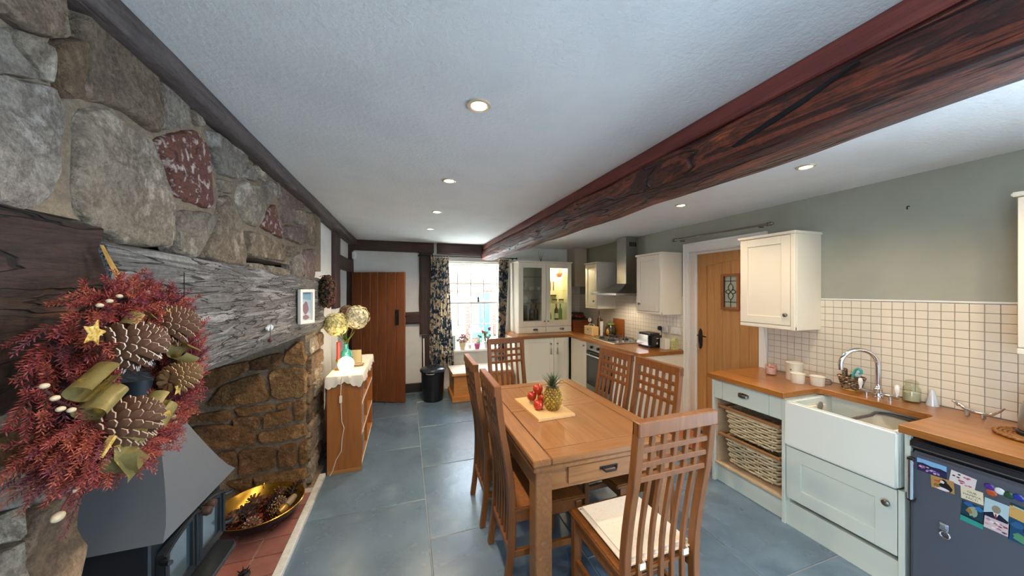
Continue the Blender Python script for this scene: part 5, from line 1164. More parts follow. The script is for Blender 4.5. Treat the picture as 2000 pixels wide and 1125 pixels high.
for jl, x, y in (('nearer the window', 1.83, 5.17), ('nearer the lit half', 1.94, 5.18)):
    pj_ = thing('china_jug', 'tall white china jug behind the row of white cups, the one ' + jl, 'jug', (x, y, 1.5895), 'white jugs in the dresser')
    obj('jug', lathe(bm_(), [(0, 0), (.03, 0), (.042, .04), (.03, .09), (.026, .115), (.034, .135), (.030, .135), (.022, .11), (0, .10)], (x, y, 1.5895), 18), PORC, pj_, smooth=True); obj('handle', tube(bm_(), [(x + .03, y, 1.715), (x + .062, y, 1.70), (x + .055, y, 1.64), (x + .038, y, 1.62)], .004, 6), PORC, pj_, smooth=True)
te = thing('teapot', 'large white teapot on the lower glass shelf of the dresser', 'teapot', (1.83, 5.02, 1.3795))
x, y, z = 1.845, 5.02, 1.3795
obj('pot', lathe(bm_(), [(0, 0), (.045, 0), (.085, .05), (.088, .09), (.06, .135), (.03, .145), (0, .147)], (x, y, z), 24), PORC, te, smooth=True)
obj('spout', tube(bm_(), [(x - .075, y, z + .06), (x - .11, y, z + .085), (x - .125, y - .005, z + .13)], [.018, .013, .009], 10), PORC, te, smooth=True)
obj('handle', tube(bm_(), [(x + .07, y, z + .12), (x + .12, y, z + .135), (x + .135, y, z + .09), (x + .115, y, z + .05), (x + .08, y, z + .045)], .008, 8), PORC, te, smooth=True)
obj('lid', lathe(bm_(), [(.035, .14), (.03, .155), (.01, .16), (.012, .175), (0, .18)], (x, y, z), 18), PORC, te, smooth=True)
bw_ = thing('serving_bowl', 'dark blue bowl beside the teapot in the dresser', 'bowl', (2.06, 5.06, 1.3795)); obj('bowl', lathe(bm_(), [(0, 0), (.04, 0), (.075, .06), (.072, .06), (.038, .008), (0, .008)], (2.06, 5.06, 1.3795), 24), plain('4a5866', .3, coat=.4), bw_, smooth=True)
bottle('wine_bottle', 'dark champagne bottle with a gold neck in the dresser, left half', (1.99, 5.02, 1.0905), .27, .038, plain('14160f', .12, coat=.6), capm=plain('c08a4a', .35, .6), lab=plain('1c1a18', .5))
bottle('wine_bottle', 'dark green bottle close to the middle partition of the dresser', (2.10, 5.08, 1.0905), .26, .036, plain('1a2218', .12, coat=.6), capm=plain('3a2a22', .4))
va_ = thing('glass_vase', 'tall pale glass vase in the left half of the dresser', 'vase', (1.89, 5.06, 1.0905)); obj('vase', lathe(bm_(), [(0, 0), (.035, 0), (.042, .02), (.04, .25), (.037, .25), (.036, .02), (0, .012)], (1.89, 5.06, 1.0905), 20), thin_glass('vase_glass', 'c6ced2', .4), va_, smooth=True)
one('red_tin', lathe(bm_(), [(0, 0), (.035, 0), (.035, .11), (.03, .125), (0, .13)], (1.80, 5.0, 1.0905), 20), plain('8a3a44', .4), 'dull red tin at the lower left of the dresser', 'tin')
bottle('wine_bottle', 'black wine bottle with a white label in the lit half of the dresser', (2.44, 5.0, 1.0905), .27, .036, plain('15161c', .12, coat=.6), capm=plain('b8752e', .4), lab=plain('d8d2c8', .6))
bottle('wine_bottle', 'green wine bottle in the lit half of the dresser, by the side panel', (2.54, 5.05, 1.0905), .27, .034, plain('6a8a3a', .12, coat=.6), capm=plain('4a7a78', .4))
va_ = thing('glass_decanter', 'clear decanter in the lit half of the dresser', 'decanter', (2.30, 5.02, 1.0905)); obj('decanter', lathe(bm_(), [(0, 0), (.05, 0), (.06, .03), (.05, .10), (.02, .16), (.02, .21), (.026, .22), (.02, .218), (.016, .16), (.046, .10), (.055, .03), (0, .01)], (2.30, 5.02, 1.0905), 20), thin_glass('decanter_glass', 'cfe0d0', .4), va_, smooth=True)
for i, x in enumerate((2.27, 2.41, 2.53)):
    g_ = thing('spice_tin', ORD[i] + ' dark-lidded pot from the partition on the lower lit dresser shelf', 'pot', (x, 5.0, 1.3795), 'dark-lidded pots in the lit dresser'); obj('pot', lathe(bm_(), [(0, 0), (.04, 0), (.042, .04), (0, .042)], (x, 5.0, 1.3795), 18), plain('d8d0b0', .3), g_, smooth=True); obj('lid', lathe(bm_(), [(.044, .042), (.044, .062), (0, .064)], (x, 5.0, 1.3795), 18), plain('3a352c', .5), g_, smooth=True)
g_ = thing('lidded_box', 'small dark tin balanced in the middle of the lit dresser shelf', 'tin', (2.43, 5.1, 1.3795)); obj('tin', box(2.38, 2.48, 5.08, 5.16, 1.3795, 1.49, .006), plain('9a9878', .4), g_); obj('lid', box(2.377, 2.483, 5.077, 5.163, 1.4905, 1.515, .006), plain('4a463a', .4), g_)
for i, x in enumerate((2.27, 2.33, 2.385)): one('tall_candle', lathe(bm_(), [(0, 0), (.011, 0), (.011, .15), (.003, .155), (0, .16)], (x, 5.0, 1.5895), 12), plain('b8685a', .5), ORD[i] + ' thin terracotta candle from the partition on the upper lit dresser shelf', 'candle', 'candles in the lit dresser')
gl_ = thing('ginger_jar', 'round pink pot on the top shelf of the lit dresser', 'pot', (2.50, 5.02, 1.8175)); obj('pot', lathe(bm_(), [(0, 0), (.035, 0), (.066, .05), (.066, .075), (.04, .115), (.034, .13), (.038, .14), (.032, .138), (0, .125)], (2.50, 5.02, 1.8175), 24), tex('pink_glaze', ['a8706a', 'c8988c', 'b4847a'], (14, 14, 14), rough=.35, bump=.05), gl_, smooth=True); obj('foot_ring', torus(bm_(), (2.50, 5.02, 1.821), .034, .003, 20, 6), plain('7a4a44', .5), gl_, smooth=True)
tw = thing('dried_twigs', 'three thin dried twigs fanning up from the top of the dresser', 'twigs', (2.13, 4.95, 2.064))
for dx in (-.035, .0, .04): obj('twig', tube(bm_(), [(2.13, 4.95, 2.066), (2.13 + dx * .6, 4.95, 2.14), (2.13 + dx * 1.3, 4.95, 2.235)], [.004, .003, .0015], 6), plain('6a4a3a', .8), tw)
obj('holder', lathe(bm_(), [(0, 0), (.04, 0), (.03, .012), (0, .014)], (2.13, 4.95, 2.0625), 16), plain('7a6a5a', .6), tw, smooth=True)
# ------------------------------------------------------------------ wood-burning stove
STV = plain('5f646a', .55, .25, name='lightened_stove_iron')  # hood's black metal coloured paler, standing in for the light on it
CAST = plain('2b3035', .42, .5, name='cast_iron')
st = thing('wood_stove', 'dark cast iron stove with a sloping hood and two glazed doors, in the fireplace', 'stove', (-1.05, 1.73, .03))
bm = bm_()
lo = [(-.82, 1.475), (-.82, 1.985), (-1.25, 1.985), (-1.25, 1.475)]; hi = [(-.925, 1.647), (-.925, 1.813), (-1.15, 1.813), (-1.15, 1.647)]
rr = []
for k in range(9):
    t = k / 8; s = t ** .72
    rr.append([bm.verts.new((a[0] + (b[0] - a[0]) * t, a[1] + (b[1] - a[1]) * s, .70 + .31 * t)) for a, b in zip(lo, hi)])
for A, B in zip(rr, rr[1:]):
    for k in range(4): bm.faces.new((A[k], A[(k + 1) % 4], B[(k + 1) % 4], B[k]))
bm.faces.new(rr[0][::-1]); bm.faces.new(rr[-1])
obj('hood', bm, STV, st, smooth=True, angle=25)
obj('flue', lathe(bm_(), [(.065, 1.005), (.07, 1.02), (.07, 1.75)], (-1.04, 1.73, 0), 20), CAST, st, smooth=True)
obj('firebox', box(-1.24, -.87, 1.50, 1.96, .30, .70, .006), CAST, st)
obj('ash_base', box(-1.20, -.93, 1.56, 1.90, .08, .30, .006), CAST, st)
for x in (-1.18, -.96):
    for y in (1.58, 1.88): obj('leg', lathe(bm_(), [(.022, 0), (.028, .006), (.016, .03), (.018, .055)], (x, y, .031), 10), CAST, st, smooth=True)
ledge = [(-.90, 1.50), (-.785, 1.52), (-.765, 1.55), (-.765, 1.86), (-.785, 1.89), (-.90, 1.92)]
obj('ash_lip', bev(prism(bm_(), ledge, lambda a, b: (a, b, .405), lambda a, b: (a, b, .385)), .004), CAST, st)
def ztop(y): return .672 - .05 * abs((y - 1.73) / .21) ** 2.4
for a, b, hinge in ((1.525, 1.727, 1.525), (1.733, 1.935, 1.935)):
    n = 10; ys = [a + (b - a) * i / n for i in range(n + 1)]
    outer = [(a, .42)] + [(b, .42)] + [(y, ztop(y)) for y in reversed(ys)]
    f = .032; ys2 = [a + f + (b - a - 2 * f) * i / n for i in range(n + 1)]
    bm = bm_()
    # frame as four mitred bars around an arched pane
    def bar(P, Q, x0=-.845, x1=-.868):
        for i in range(len(P) - 1):
            vs = [bm.verts.new((x, *p)) for x in (x0, x1) for p in (P[i], P[i + 1], Q[i + 1], Q[i])]
            for g in ((0, 1, 2, 3), (7, 6, 5, 4), (0, 4, 5, 1), (1, 5, 6, 2), (2, 6, 7, 3), (3, 7, 4, 0)): bm.faces.new([vs[k] for k in g])
    bar([(y, ztop(y)) for y in ys], [(y, ztop(y) - f) for y in ys2])
    bar([(a, .42), (b, .42)], [(a + f, .42 + f), (b - f, .42 + f)])
    bar([(a, .42), (a, ztop(a))], [(a + f, .42 + f), (a + f, ztop(a + f) - f)]); bar([(b, .42), (b, ztop(b))], [(b - f, .42 + f), (b - f, ztop(b - f) - f)])
    d = obj('stove_door', bm, CAST, st)
    bm = bm_(); prism(bm, [(a + f, .42 + f), (b - f, .42 + f)] + [(y, ztop(y) - f) for y in reversed(ys2)], lambda p, r_: (-.856, p, r_), lambda p, r_: (-.861, p, r_))
    obj('fire_glass', bm, plain('30424a', .12, coat=.8, name='sooty_fire_glass'), d)
    bm = bm_(); pts = [(-.842, y, ztop(y) - .010) for y in ys]; tube(bm, pts, .006, 6); tube(bm, [(-.842, a + .008, .43), (-.842, a + .008, ztop(a) - .012)], .006, 6); tube(bm, [(-.842, b - .008, .43), (-.842, b - .008, ztop(b) - .012)], .006, 6)
    obj('bead_moulding', bm, CAST, d, smooth=True)
    for z in (.46, .60): obj('hinge', tube(bm_(), [(-.85, hinge, z), (-.83, hinge + (.012 if hinge > 1.7 else -.012), z), (-.815, hinge + (.02 if hinge > 1.7 else -.02), z + .006)], [.010, .008, .009], 8), CAST, d, smooth=True)
    ky = 1.718 if a < 1.6 else 1.752
    k = obj('door_knob', lathe(bm_(), [(0, .0), (.006, .004), (.006, .02), (.016, .026), (.019, .04), (.014, .052), (0, .056)], (-.845, ky, .655 if a < 1.6 else .665), 16, axis='X'), plain('3a2822', .5), d, smooth=True)
# ------------------------------------------------------------------ brass bowl of cones on the hearth
BC = Vector((-.93, 2.595, .031))
bb = thing('brass_bowl', 'wide brass bowl, black outside, on the tiled hearth', 'bowl', BC)
obj('outside', lathe(bm_(), [(0, 0), (.10, 0), (.105, .006), (.17, .035), (.225, .085), (.247, .125)], BC, 48), plain('17161a', .45, .3), bb, smooth=True)
obj('inside', lathe(bm_(), [(.247, .125), (.251, .129), (.247, .132), (.222, .090), (.168, .042), (.10, .012), (0, .010)], BC, 48), plain('c89a3c', .25, .9, name='polished_brass'), bb, smooth=True)
obj('drop_ring', torus(bm_(), BC + Vector((-.06, .232, .13)), .018, .003, 18, 6, 'X'), plain('c89a3c', .25, .9), bb, smooth=True)
PB = bm_()
for _ in range(950):
    a, r = R.uniform(0, 2 * pi), .19 * math.sqrt(R.random()); p = BC + Vector((r * cos(a), r * sin(a), .062 + R.uniform(-.018, .016)))
    n = Vector((R.uniform(-1, 1), R.uniform(-1, 1), R.uniform(.2, 1))).normalized(); s = n.orthogonal().normalized() * R.uniform(.007, .016); u = n.cross(s) * R.uniform(.5, 1)
    f = PB.faces.new([PB.verts.new(p + s), PB.verts.new(p + u), PB.verts.new(p - s), PB.verts.new(p - u)]); f.material_index = R.choice([0, 0, 1, 2])
tag(obj('potpourri', PB, [plain('6a2a18', .8), plain('8a4020', .8), plain('4a2018', .8)], kind='stuff'), 'red-brown dried potpourri filling the brass bowl', 'potpourri')
CONE1 = plain('684834', .75, name='cone_scale'); CONE2 = plain('9a8470', .75, name='cone_scale_tip'); CONE3 = plain('b0a498', .8, name='frosted_cone_tip'); DCON = plain('2c1a16', .75); 
def cone_bm(L, W, n=70, mi=(0, 1), open_=1.0):
    """a pine cone along +Y from its base: woody scales on a spiral"""
    bm = bm_(); lathe(bm, [(0, 0), (W * .45, L * .08), (W * .55, L * .4), (W * .3, L * .8), (0, L)], (0, 0, 0), 10, axis='Y')
    for i in range(n):
        t = (i + .5) / n; a = i * 2.39996; rad = W * (sin(pi * (.18 + .75 * t)) ** .8); y = L * (.04 + .9 * t)
        o = Vector((cos(a), 0, sin(a))); tan = Vector((-sin(a), 0, cos(a))); d = (o * (1.25 - .55 * t) * open_ + Vector((0, -.05 + .75 * t, 0))).normalized(); up = d.cross(tan)
        b = Vector((0, y - rad * .25, 0)) + o * rad * .25; w2 = W * (.19 - .09 * t); tip = b + d * rad * 1.08
        v = [bm.verts.new(b + tan * w2 * .5), bm.verts.new(b - tan * w2 * .5), bm.verts.new(tip - d * rad * .24 - tan * w2 * 1.05), bm.verts.new(tip - tan * w2 * .45), bm.verts.new(tip + tan * w2 * .45), bm.verts.new(tip - d * rad * .24 + tan * w2 * 1.05)]
        lo_ = [bm.verts.new(q_.co + up * W * .06) for q_ in v[2:]]
        bm.faces.new((v[0], v[1], v[2], v[5])).material_index = mi[0]; bm.faces.new((v[2], v[3], v[4], v[5])).material_index = mi[1]
        for k in range(3): bm.faces.new((v[2 + k], lo_[k], lo_[k + 1], v[3 + k])).material_index = mi[1]
        bm.faces.new((v[1], v[0], lo_[3], lo_[0])).material_index = mi[0]
        bm.faces.new(lo_[::-1]).material_index = mi[0]
    return bm
def aim(bm, loc, d):
    M = Matrix.Translation(loc) @ Vector((0, 1, 0)).rotation_difference(Vector(d).normalized()).to_matrix().to_4x4()
    bmesh.ops.transform(bm, matrix=M, verts=bm.verts); return bm
cones = [((.12, .12, .075), (.3, .5, .25), .10, .030, 'long dark pine cone standing at the wall end of the brass bowl', 2), ((.05, .13, .085), (.2, 1, .2), .06, .030, 'gold-tipped pine cone at the back of the brass bowl', 3),
         ((-.04, .07, .075), (-.4, .3, .3), .07, .036, 'broad brown pine cone in the middle of the brass bowl', 0), ((-.10, .0, .07), (.3, -.5, .4), .07, .036, 'spiky dark pine cone toward the back of the brass bowl', 2),
         ((.02, .02, .075), (.6, .4, .3), .065, .034, 'dark open pine cone near the centre of the brass bowl', 2), ((.08, .06, .075), (.4, -.6, .4), .055, .028, 'small pale pine cone beside the striped ornament', 1),
         ((-.02, -.12, .065), (.5, -.4, .3), .06, .030, 'pale-tipped small pine cone at the stove end of the brass bowl', 1), ((.07, -.05, .07), (.5, .3, .3), .055, .028, 'yellow-tipped pine cone beside the gold acorn', 3), ((-.1, -.09, .07), (-.3, .3, .4), .07, .034, 'brown pine cone half buried near the stove door', 0)]
GOLDT = plain('c2a05a', .5, .3)
for off, d, L, W, lab, k in cones:
    m = [(CONE1, CONE1), (CONE1, CONE2), (DCON, DCON), (CONE1, GOLDT)][k]
    one('pine_cone', aim(cone_bm(L * 1.3, W * 1.3, 46), BC + Vector(off), d), m, lab, 'pine cone', 'pine cones in the brass bowl', smooth=False)
one('acorn_ornament', aim(lathe(bm_(), [(0, 0), (.022, .006), (.03, .03), (.026, .055), (.012, .072), (0, .076)], (0, 0, 0), 20, axis='Y'), BC + Vector((.115, -.06, .075)), (.35, .55, .05)), plain('b08a4a', .35, .5), 'smooth golden egg-shaped ornament at the near edge of the brass bowl', 'ornament')
bm = lathe(bm_(), [(0, 0), (.018, .004)] + [(.024 - .010 * abs(i / 12 - .35) + (.0022 if i % 2 else 0), .01 + .085 * i / 12) for i in range(13)] + [(0, .105)], (0, 0, 0), 20, axis='Y')
one('ribbed_ornament', aim(bm, BC + Vector((.15, -.01, .085)), (.2, .8, .1)), plain('8a7a62', .5), 'grey-brown ribbed shell-shaped ornament in the brass bowl', 'ornament')
one('seed_pod', ball(bm_(), BC + Vector((-.06, -.03, .10)), .018, (1, 1, .7), 12, 8), plain('7a4a30', .7), 'round brown seed pod on the potpourri', 'seed pod')
io = thing('iron_ornament', 'small spiky black iron ornament on the hearth at the bottom edge of the picture', 'ornament', (-.84, 2.15, .031))
bm = lathe(bm_(), [(0, 0), (.03, 0), (.03, .006), (.014, .014), (.018, .024), (0, .028)], (-.845, 2.14, .031), 14)
for k in range(6): a = 2 * pi * k / 6; tube(bm, [(-.845 + .015 * cos(a), 2.14 + .015 * sin(a), .05), (-.845 + .032 * cos(a), 2.14 + .032 * sin(a), .066)], [.005, .001], 6)
obj('casting', bm, IRON, io)
# ------------------------------------------------------------------ wreath hung on the lintel
WC = Vector((-.615, .985, 1.408))
wr = thing('wreath', 'big burgundy fir wreath with gold bows and pine cones hung on the lintel', 'wreath', WC)
def wp(y, z, out=0): k = (.60 - out) / .60; return Vector((-.60 + out, y * k, 1.6 + (z - 1.6) * k))
RIB = tex('olive_gold_ribbon', ['8a7e4a', 'a2945e', '948852', 'd0ac48', 'ecd27c'], (34, 34, 34), rough=.5, bump=.1, dist=.002, rand=False, pos=[.30, .48, .60, .66, .74], metal=.15)
GLIT = tex('gold_glitter', ['8a6a20', 'd8b048', 'f0d890', 'b08a30'], (160, 160, 160), rough=.35, bump=.6, dist=.003, metal=.6)
BROWNL = plain('946038', .6); BERRY = plain('b3a284', .5); STEM = plain('3a1c1a', .7)
# needle sprays
V, F, FM = [], [], []
def needle(p, d, L, w, mi):
    s = d.orthogonal().normalized(); s = (s * cos(R.uniform(0, 6)) + d.cross(s) * sin(R.uniform(0, 6))).normalized(); t = d.cross(s); i = len(V); m = p + d * L * .55
    V.extend([p, m + s * w, m - s * w * .5 + t * w * .87, m - s * w * .5 - t * w * .87, p + d * L])
    F.extend([(i, i + 1, i + 2), (i, i + 2, i + 3), (i, i + 3, i + 1), (i + 1, i + 4, i + 2), (i + 2, i + 4, i + 3), (i + 3, i + 4, i + 1)]); FM.extend([mi] * 6)
def spray(p, d, L, n, mi, nl=.022, w=.0011):
    d = d.normalized(); p = Vector(p); sag = Vector((R.uniform(-.2, .2), R.uniform(-.2, .2), -.25))
    for i in range(n):
        t = i / n; q_ = p + d * L * t + sag * L * t * t * .5; a = i * 2.4; s = d.orthogonal().normalized(); o = s * cos(a) + d.cross(s) * sin(a)
        needle(q_, (d * .75 + o * .85).normalized(), nl * (1 - .45 * t) * R.uniform(.8, 1.15), w, mi)
    i = len(V); s = d.orthogonal().normalized() * .0016; u = d.cross(s)
    e = p + d * L + sag * L * .5
    V.extend([p + s, p - s * .5 + u * .87, p - s * .5 - u * .87, e]); F.extend([(i, i + 1, i + 3), (i + 1, i + 2, i + 3), (i + 2, i, i + 3)]); FM.extend([3] * 3)
for i in range(740):
    th = R.uniform(0, 2 * pi); ph = R.uniform(-.5 * pi, .5 * pi) if R.random() < .85 else R.uniform(0, 2 * pi)
    rr_ = .152 + R.gauss(0, .012); ry, rz = 1.03, 1.0
    tr_ = Vector((0, -sin(th), cos(th))); ra = Vector((0, cos(th), sin(th)))
    o = ra * sin(ph) + Vector((1, 0, 0)) * cos(ph)
    p = WC + Vector((0, ra.y * rr_ * ry, ra.z * rr_ * rz)) + o * R.uniform(.015, .045)
    d = tr_ * R.uniform(.5, 1.0) * (1 if R.random() < .8 else -1) + o * R.uniform(.35, .9)
    inner = ph < -.7
    spray(p, d, R.uniform(.04, .072) * (.7 if inner else 1), 44, R.choice([0, 0, 1, 2]), R.uniform(.013, .019))
for i in range(85):                                                   # longer sprays trailing down on the near side
    t = R.random(); p = WC + Vector((R.uniform(.0, .06), -.10 - .05 * t, -.05 - .10 * (1 - t) + R.uniform(-.03, .03)))
    spray(p, Vector((R.uniform(-.1, .25), R.uniform(-1.0, -.25), R.uniform(-.42, .02))), R.uniform(.08, .12), 90, R.choice([0, 1, 1, 2]), .016, .0010)
for i in range(16):                                                   # and standing up at the top
    p = WC + Vector((R.uniform(-.02, .03), R.uniform(-.08, .12), .155)); spray(p, Vector((R.uniform(-.2, .3), R.uniform(-.3, .9), R.uniform(.3, 1))), R.uniform(.06, .085), 60, R.choice([0, 2]), .016)
raw('needle_sprays', V, F, [plain('84302c', .65), plain('984834', .65), plain('6c2c36', .65), STEM], wr, fm=FM, kind='stuff')
obj('twig_ring', torus(bm_(), WC, .152, .028, 40, 8, 'X'), plain('2e1216', .9), wr, smooth=True)
for y, z, d, L, W, mm in ((.905, 1.470, (.25, 1, .06), .118, .042, (CONE1, CONE3)), (1.045, 1.500, (.2, 1, .08), .112, .040, (CONE1, CONE2)), (1.105, 1.355, (.15, 1, .1), .085, .032, (plain('7a5a3a', .7), plain('b09468', .7))), (.875, 1.300, (.25, 1, .10), .128, .045, (CONE1, CONE2))):
    obj('pine_cone', aim(cone_bm(L, W, 130), wp(y, z, .035), d), mm, wr)
def loop(y, z, axis, rx, rz_, arc=(20, 330), out=.04, m=RIB, name='bow_loop', tilt=0):
    """a springy ribbon loop: an open band swept along its width"""
    ax = Vector(axis); e1 = Vector((1, 0, 0)); e2 = ax.normalized().cross(e1).normalized(); c = wp(y, z, out); n = 22; bm = bm_(); rr = []
    for i in range(n + 1):
        a = RAD(arc[0] + (arc[1] - arc[0]) * i / n + tilt); o = e1 * cos(a) * rx + e2 * sin(a) * rz_
        rr.append((bm.verts.new(c + o - ax * .5), bm.verts.new(c + o), bm.verts.new(c + o + ax * .5)))
    for A, B in zip(rr, rr[1:]):
        for k in (0, 1): bm.faces.new((A[k], A[k + 1], B[k + 1], B[k]))
    bmesh.ops.solidify(bm, geom=bm.faces[:], thickness=.0015)
    return obj(name, bm, m, wr, smooth=True, angle=60)
loop(.887, 1.415, (0, .060, .032), .022, .017, out=.06); loop(.900, 1.370, (0, .050, .030), .024, .017, (60, 380), out=.055)
loop(1.165, 1.420, (.01, .036, -.022), .022, .022, out=.045); loop(.985, 1.520, (0, .026, .022), .018, .022, out=.05); loop(1.02, 1.522, (0, .022, -.016), .016, .020, out=.045)
loop(1.045, 1.310, (.0, .050, .032), .022, .018, out=.055); loop(1.065, 1.278, (0, .044, .036), .022, .022, (90, 400), out=.05)
def bark(y, z, L, wd, ang, out):
    pts = [(y + L * cos(a) * cos(ang) - wd * sin(a) * sin(ang), z + L * cos(a) * sin(ang) + wd * sin(a) * cos(ang)) for a in [RAD(15 + 330 * i / 24) for i in range(25)]]
    bm = bm_(); rr = [(bm.verts.new(wp(a, b, out)), bm.verts.new(wp(a, b, out + .016))) for a, b in pts]
    for A, B in zip(rr, rr[1:]): bm.faces.new((A[0], A[1], B[1], B[0]))
    bmesh.ops.solidify(bm, geom=bm.faces[:], thickness=.002); return obj('bark_loop', bm, BROWNL, wr, smooth=True, angle=60)
bark(.873, 1.468, .038, .015, .55 + pi, .05); bark(.912, 1.268, .034, .022, .5 + pi, .05); bark(1.135, 1.468, .03, .014, .5 + pi, .06)
def strip(pts, wv, m, name, th=.0015):
    bm = bm_(); rr = [(bm.verts.new(Vector(p) - Vector(w_) / 2), bm.verts.new(Vector(p) + Vector(w_) / 2)) for p, w_ in zip(pts, wv)]
    for A, B in zip(rr, rr[1:]): bm.faces.new((A[0], A[1], B[1], B[0]))
    bmesh.ops.solidify(bm, geom=bm.faces[:], thickness=th); return obj(name, bm, m, wr, smooth=True, angle=60)
strip([wp(.985, 1.30, .06), wp(.98, 1.27, .075), wp(.975, 1.235, .08), wp(.985, 1.20, .07), wp(1.0, 1.175, .062)], [(0, .05, .02), (.02, .055, .01), (.01, .06, .012), (-.02, .062, .03), (0, .06, .025)], RIB, 'bow_tail')
strip([wp(.965, 1.27, .055), wp(.945, 1.235, .075), wp(.945, 1.205, .07), wp(.965, 1.185, .065)], [(.03, .02, .0), (.04, .02, .0), (.035, .03, -.01), (.02, .035, -.02)], RIB, 'bow_tail')
strip([(-.722, 1.085, 1.712), (-.700, 1.082, 1.66), (-.66, 1.06, 1.60), (-.62, 1.03, 1.555)], [(0, .012, 0), (0, .016, .003), (0, .020, .004), (0, .024, .004)], tex('yellow_gold_strap', ['a87c34', 'cfa85a', 'e0c07c'], (60, 60, 9), rough=.5, bump=.2, dist=.002), 'hanging_strap', .003)
def star(y, z, r, out, name='glitter_star'):
    P = [(y + r * (1 if k % 2 == 0 else .45) * sin(pi * k / 5 + .3), z + r * (1 if k % 2 == 0 else .45) * cos(pi * k / 5 + .3)) for k in range(10)]
    obj(name, bev(prism(bm_(), P, lambda a, b: wp(a, b, out + .008), lambda a, b: wp(a, b, out)), .002), GLIT, wr)
star(.885, 1.512, .030, .055); star(1.10, 1.532, .022, .045); star(1.14, 1.325, .022, .045)
for p, q_ in (((.895, 1.255, .07), (.93, 1.285, .075)),): obj('gold_stick', obar(bm_(), wp(*p), wp(*q_), .010, .006), GLIT, wr)
for y, z, o in ((.790, 1.432, .06), (.808, 1.405, .065), (.818, 1.382, .06), (.838, 1.373, .055), (.897, 1.568, .03), (.920, 1.576, .03), (.945, 1.586, .02), (1.026, 1.594, .01), (1.16, 1.50, .02), (.905, 1.225, .05), (.955, 1.245, .03), (1.085, 1.548, .03)):
    b = obj('pale_bud', ball(bm_(), wp(y, z, o), .0058, (.9, 1.15, .75), 12, 8), BERRY, wr, smooth=True)
for a, b in (((.790, 1.425, .06), (.808, 1.405, .06)), ((.808, 1.402, .06), (.85, 1.37, .03)), ((.90, 1.565, .03), (.96, 1.535, .02)), ((.945, 1.58, .02), (1.0, 1.60, .01)), ((1.026, 1.59, .01), (1.0, 1.54, 0))): obj('bud_stem', tube(bm_(), [wp(*a), wp(*b)], .0018, 5), STEM, wr)
bm = bm_(); pts = []
for i, (u, v) in enumerate(((1.13, 1.275), (1.118, 1.255), (1.124, 1.238), (1.108, 1.228), (1.112, 1.212), (1.105, 1.198))): ball(bm, wp(u, v, .03), .0075 - .0006 * i, (1, 1, 1), 10, 8); pts.append(wp(u, v, .03))
tube(bm, [wp(1.10, 1.30, .02)] + pts, .0012, 5); obj('bead_string', bm, BERRY, wr, smooth=True)
sg = obj('fallen_sprig', tube(bm_(), [wp(.868, 1.262, .02), wp(.845, 1.225, .03), wp(.818, 1.195, .03)], [.0028, .0022, .0018], 6), plain('5a2020', .7), wr)
obj('sprig_bud', ball(bm_(), wp(.813, 1.188, .03), .009, (.8, 1.2, .9), 12, 8), BERRY, sg, smooth=True); obj('sprig_bud', ball(bm_(), wp(.846, 1.218, .032), .005, (.8, 1.2, .9), 8, 6), BERRY, sg, smooth=True)
# ------------------------------------------------------------------ on and beside the lintel
pf = thing('picture_frame', 'small white picture frame standing out from the far end of the lintel', 'picture frame', (-.70, 2.60, 1.36))
n_ = Vector((.927, -.375, 0)); dr_ = Vector((.375, .927, 0)); o_ = Vector((-.708, 2.593, 1.358))
def fp(a, b, d): return o_ + dr_ * a + Vector((0, 0, b)) + n_ * d
W_, H_ = .146, .245
for nm, P in (('frame_side', [(0, 0), (.022, 0), (.022, H_), (0, H_)]), ('frame_side', [(W_ - .022, 0), (W_, 0), (W_, H_), (W_ - .022, H_)]), ('frame_rail', [(.022, 0), (W_ - .022, 0), (W_ - .022, .022), (.022, .022)]), ('frame_rail', [(.022, H_ - .022), (W_ - .022, H_ - .022), (W_ - .022, H_), (.022, H_)])):
    obj(nm, bev(prism(bm_(), P, lambda a, b: fp(a, b, .014), lambda a, b: fp(a, b, -.010)), .002), WHITEP, pf)
obj('backing', prism(bm_(), [(.002, .002), (W_ - .002, .002), (W_ - .002, H_ - .002), (.002, H_ - .002)], lambda a, b: fp(a, b, -.0102), lambda a, b: fp(a, b, -.016)), plain('3a2c26', .8), pf)
pic = [plain('a9bcc4', .4, coat=.4), plain('8a6a74', .4), plain('c4c8c6', .4), plain('7fa0b0', .4)]
bm = bm_(); Q = lambda d: (lambda a, b: fp(.022 + a * (W_ - .044), .022 + b * (H_ - .044), d))
prism(bm, [(0, 0), (1, 0), (1, 1), (0, 1)], Q(-.004), Q(-.009)); prism(bm, blob(.5, .45, .3, .2), Q(-.0037), Q(-.006), mi=1); prism(bm, [(0, .0), (1, 0), (1, .25), (0, .3)], Q(-.0038), Q(-.006), mi=2); prism(bm, blob(.5, .12, .35, .08), Q(-.0034), Q(-.006), mi=1); prism(bm, [(0, .78), (1, .72), (1, 1), (0, 1)], Q(-.0036), Q(-.006), mi=3)
obj('print', bm, pic, pf)
so_ = thing('strut', 'dark easel strut behind the small white picture frame', 'strut', (-.70, 2.6, 1.4)) if False else None
dp = thing('dried_flower_swag', 'dark green and crimson dried flower swag hanging at the end of the lintel', 'dried flowers', (-.68, 3.24, 1.60))
bm = bm_()
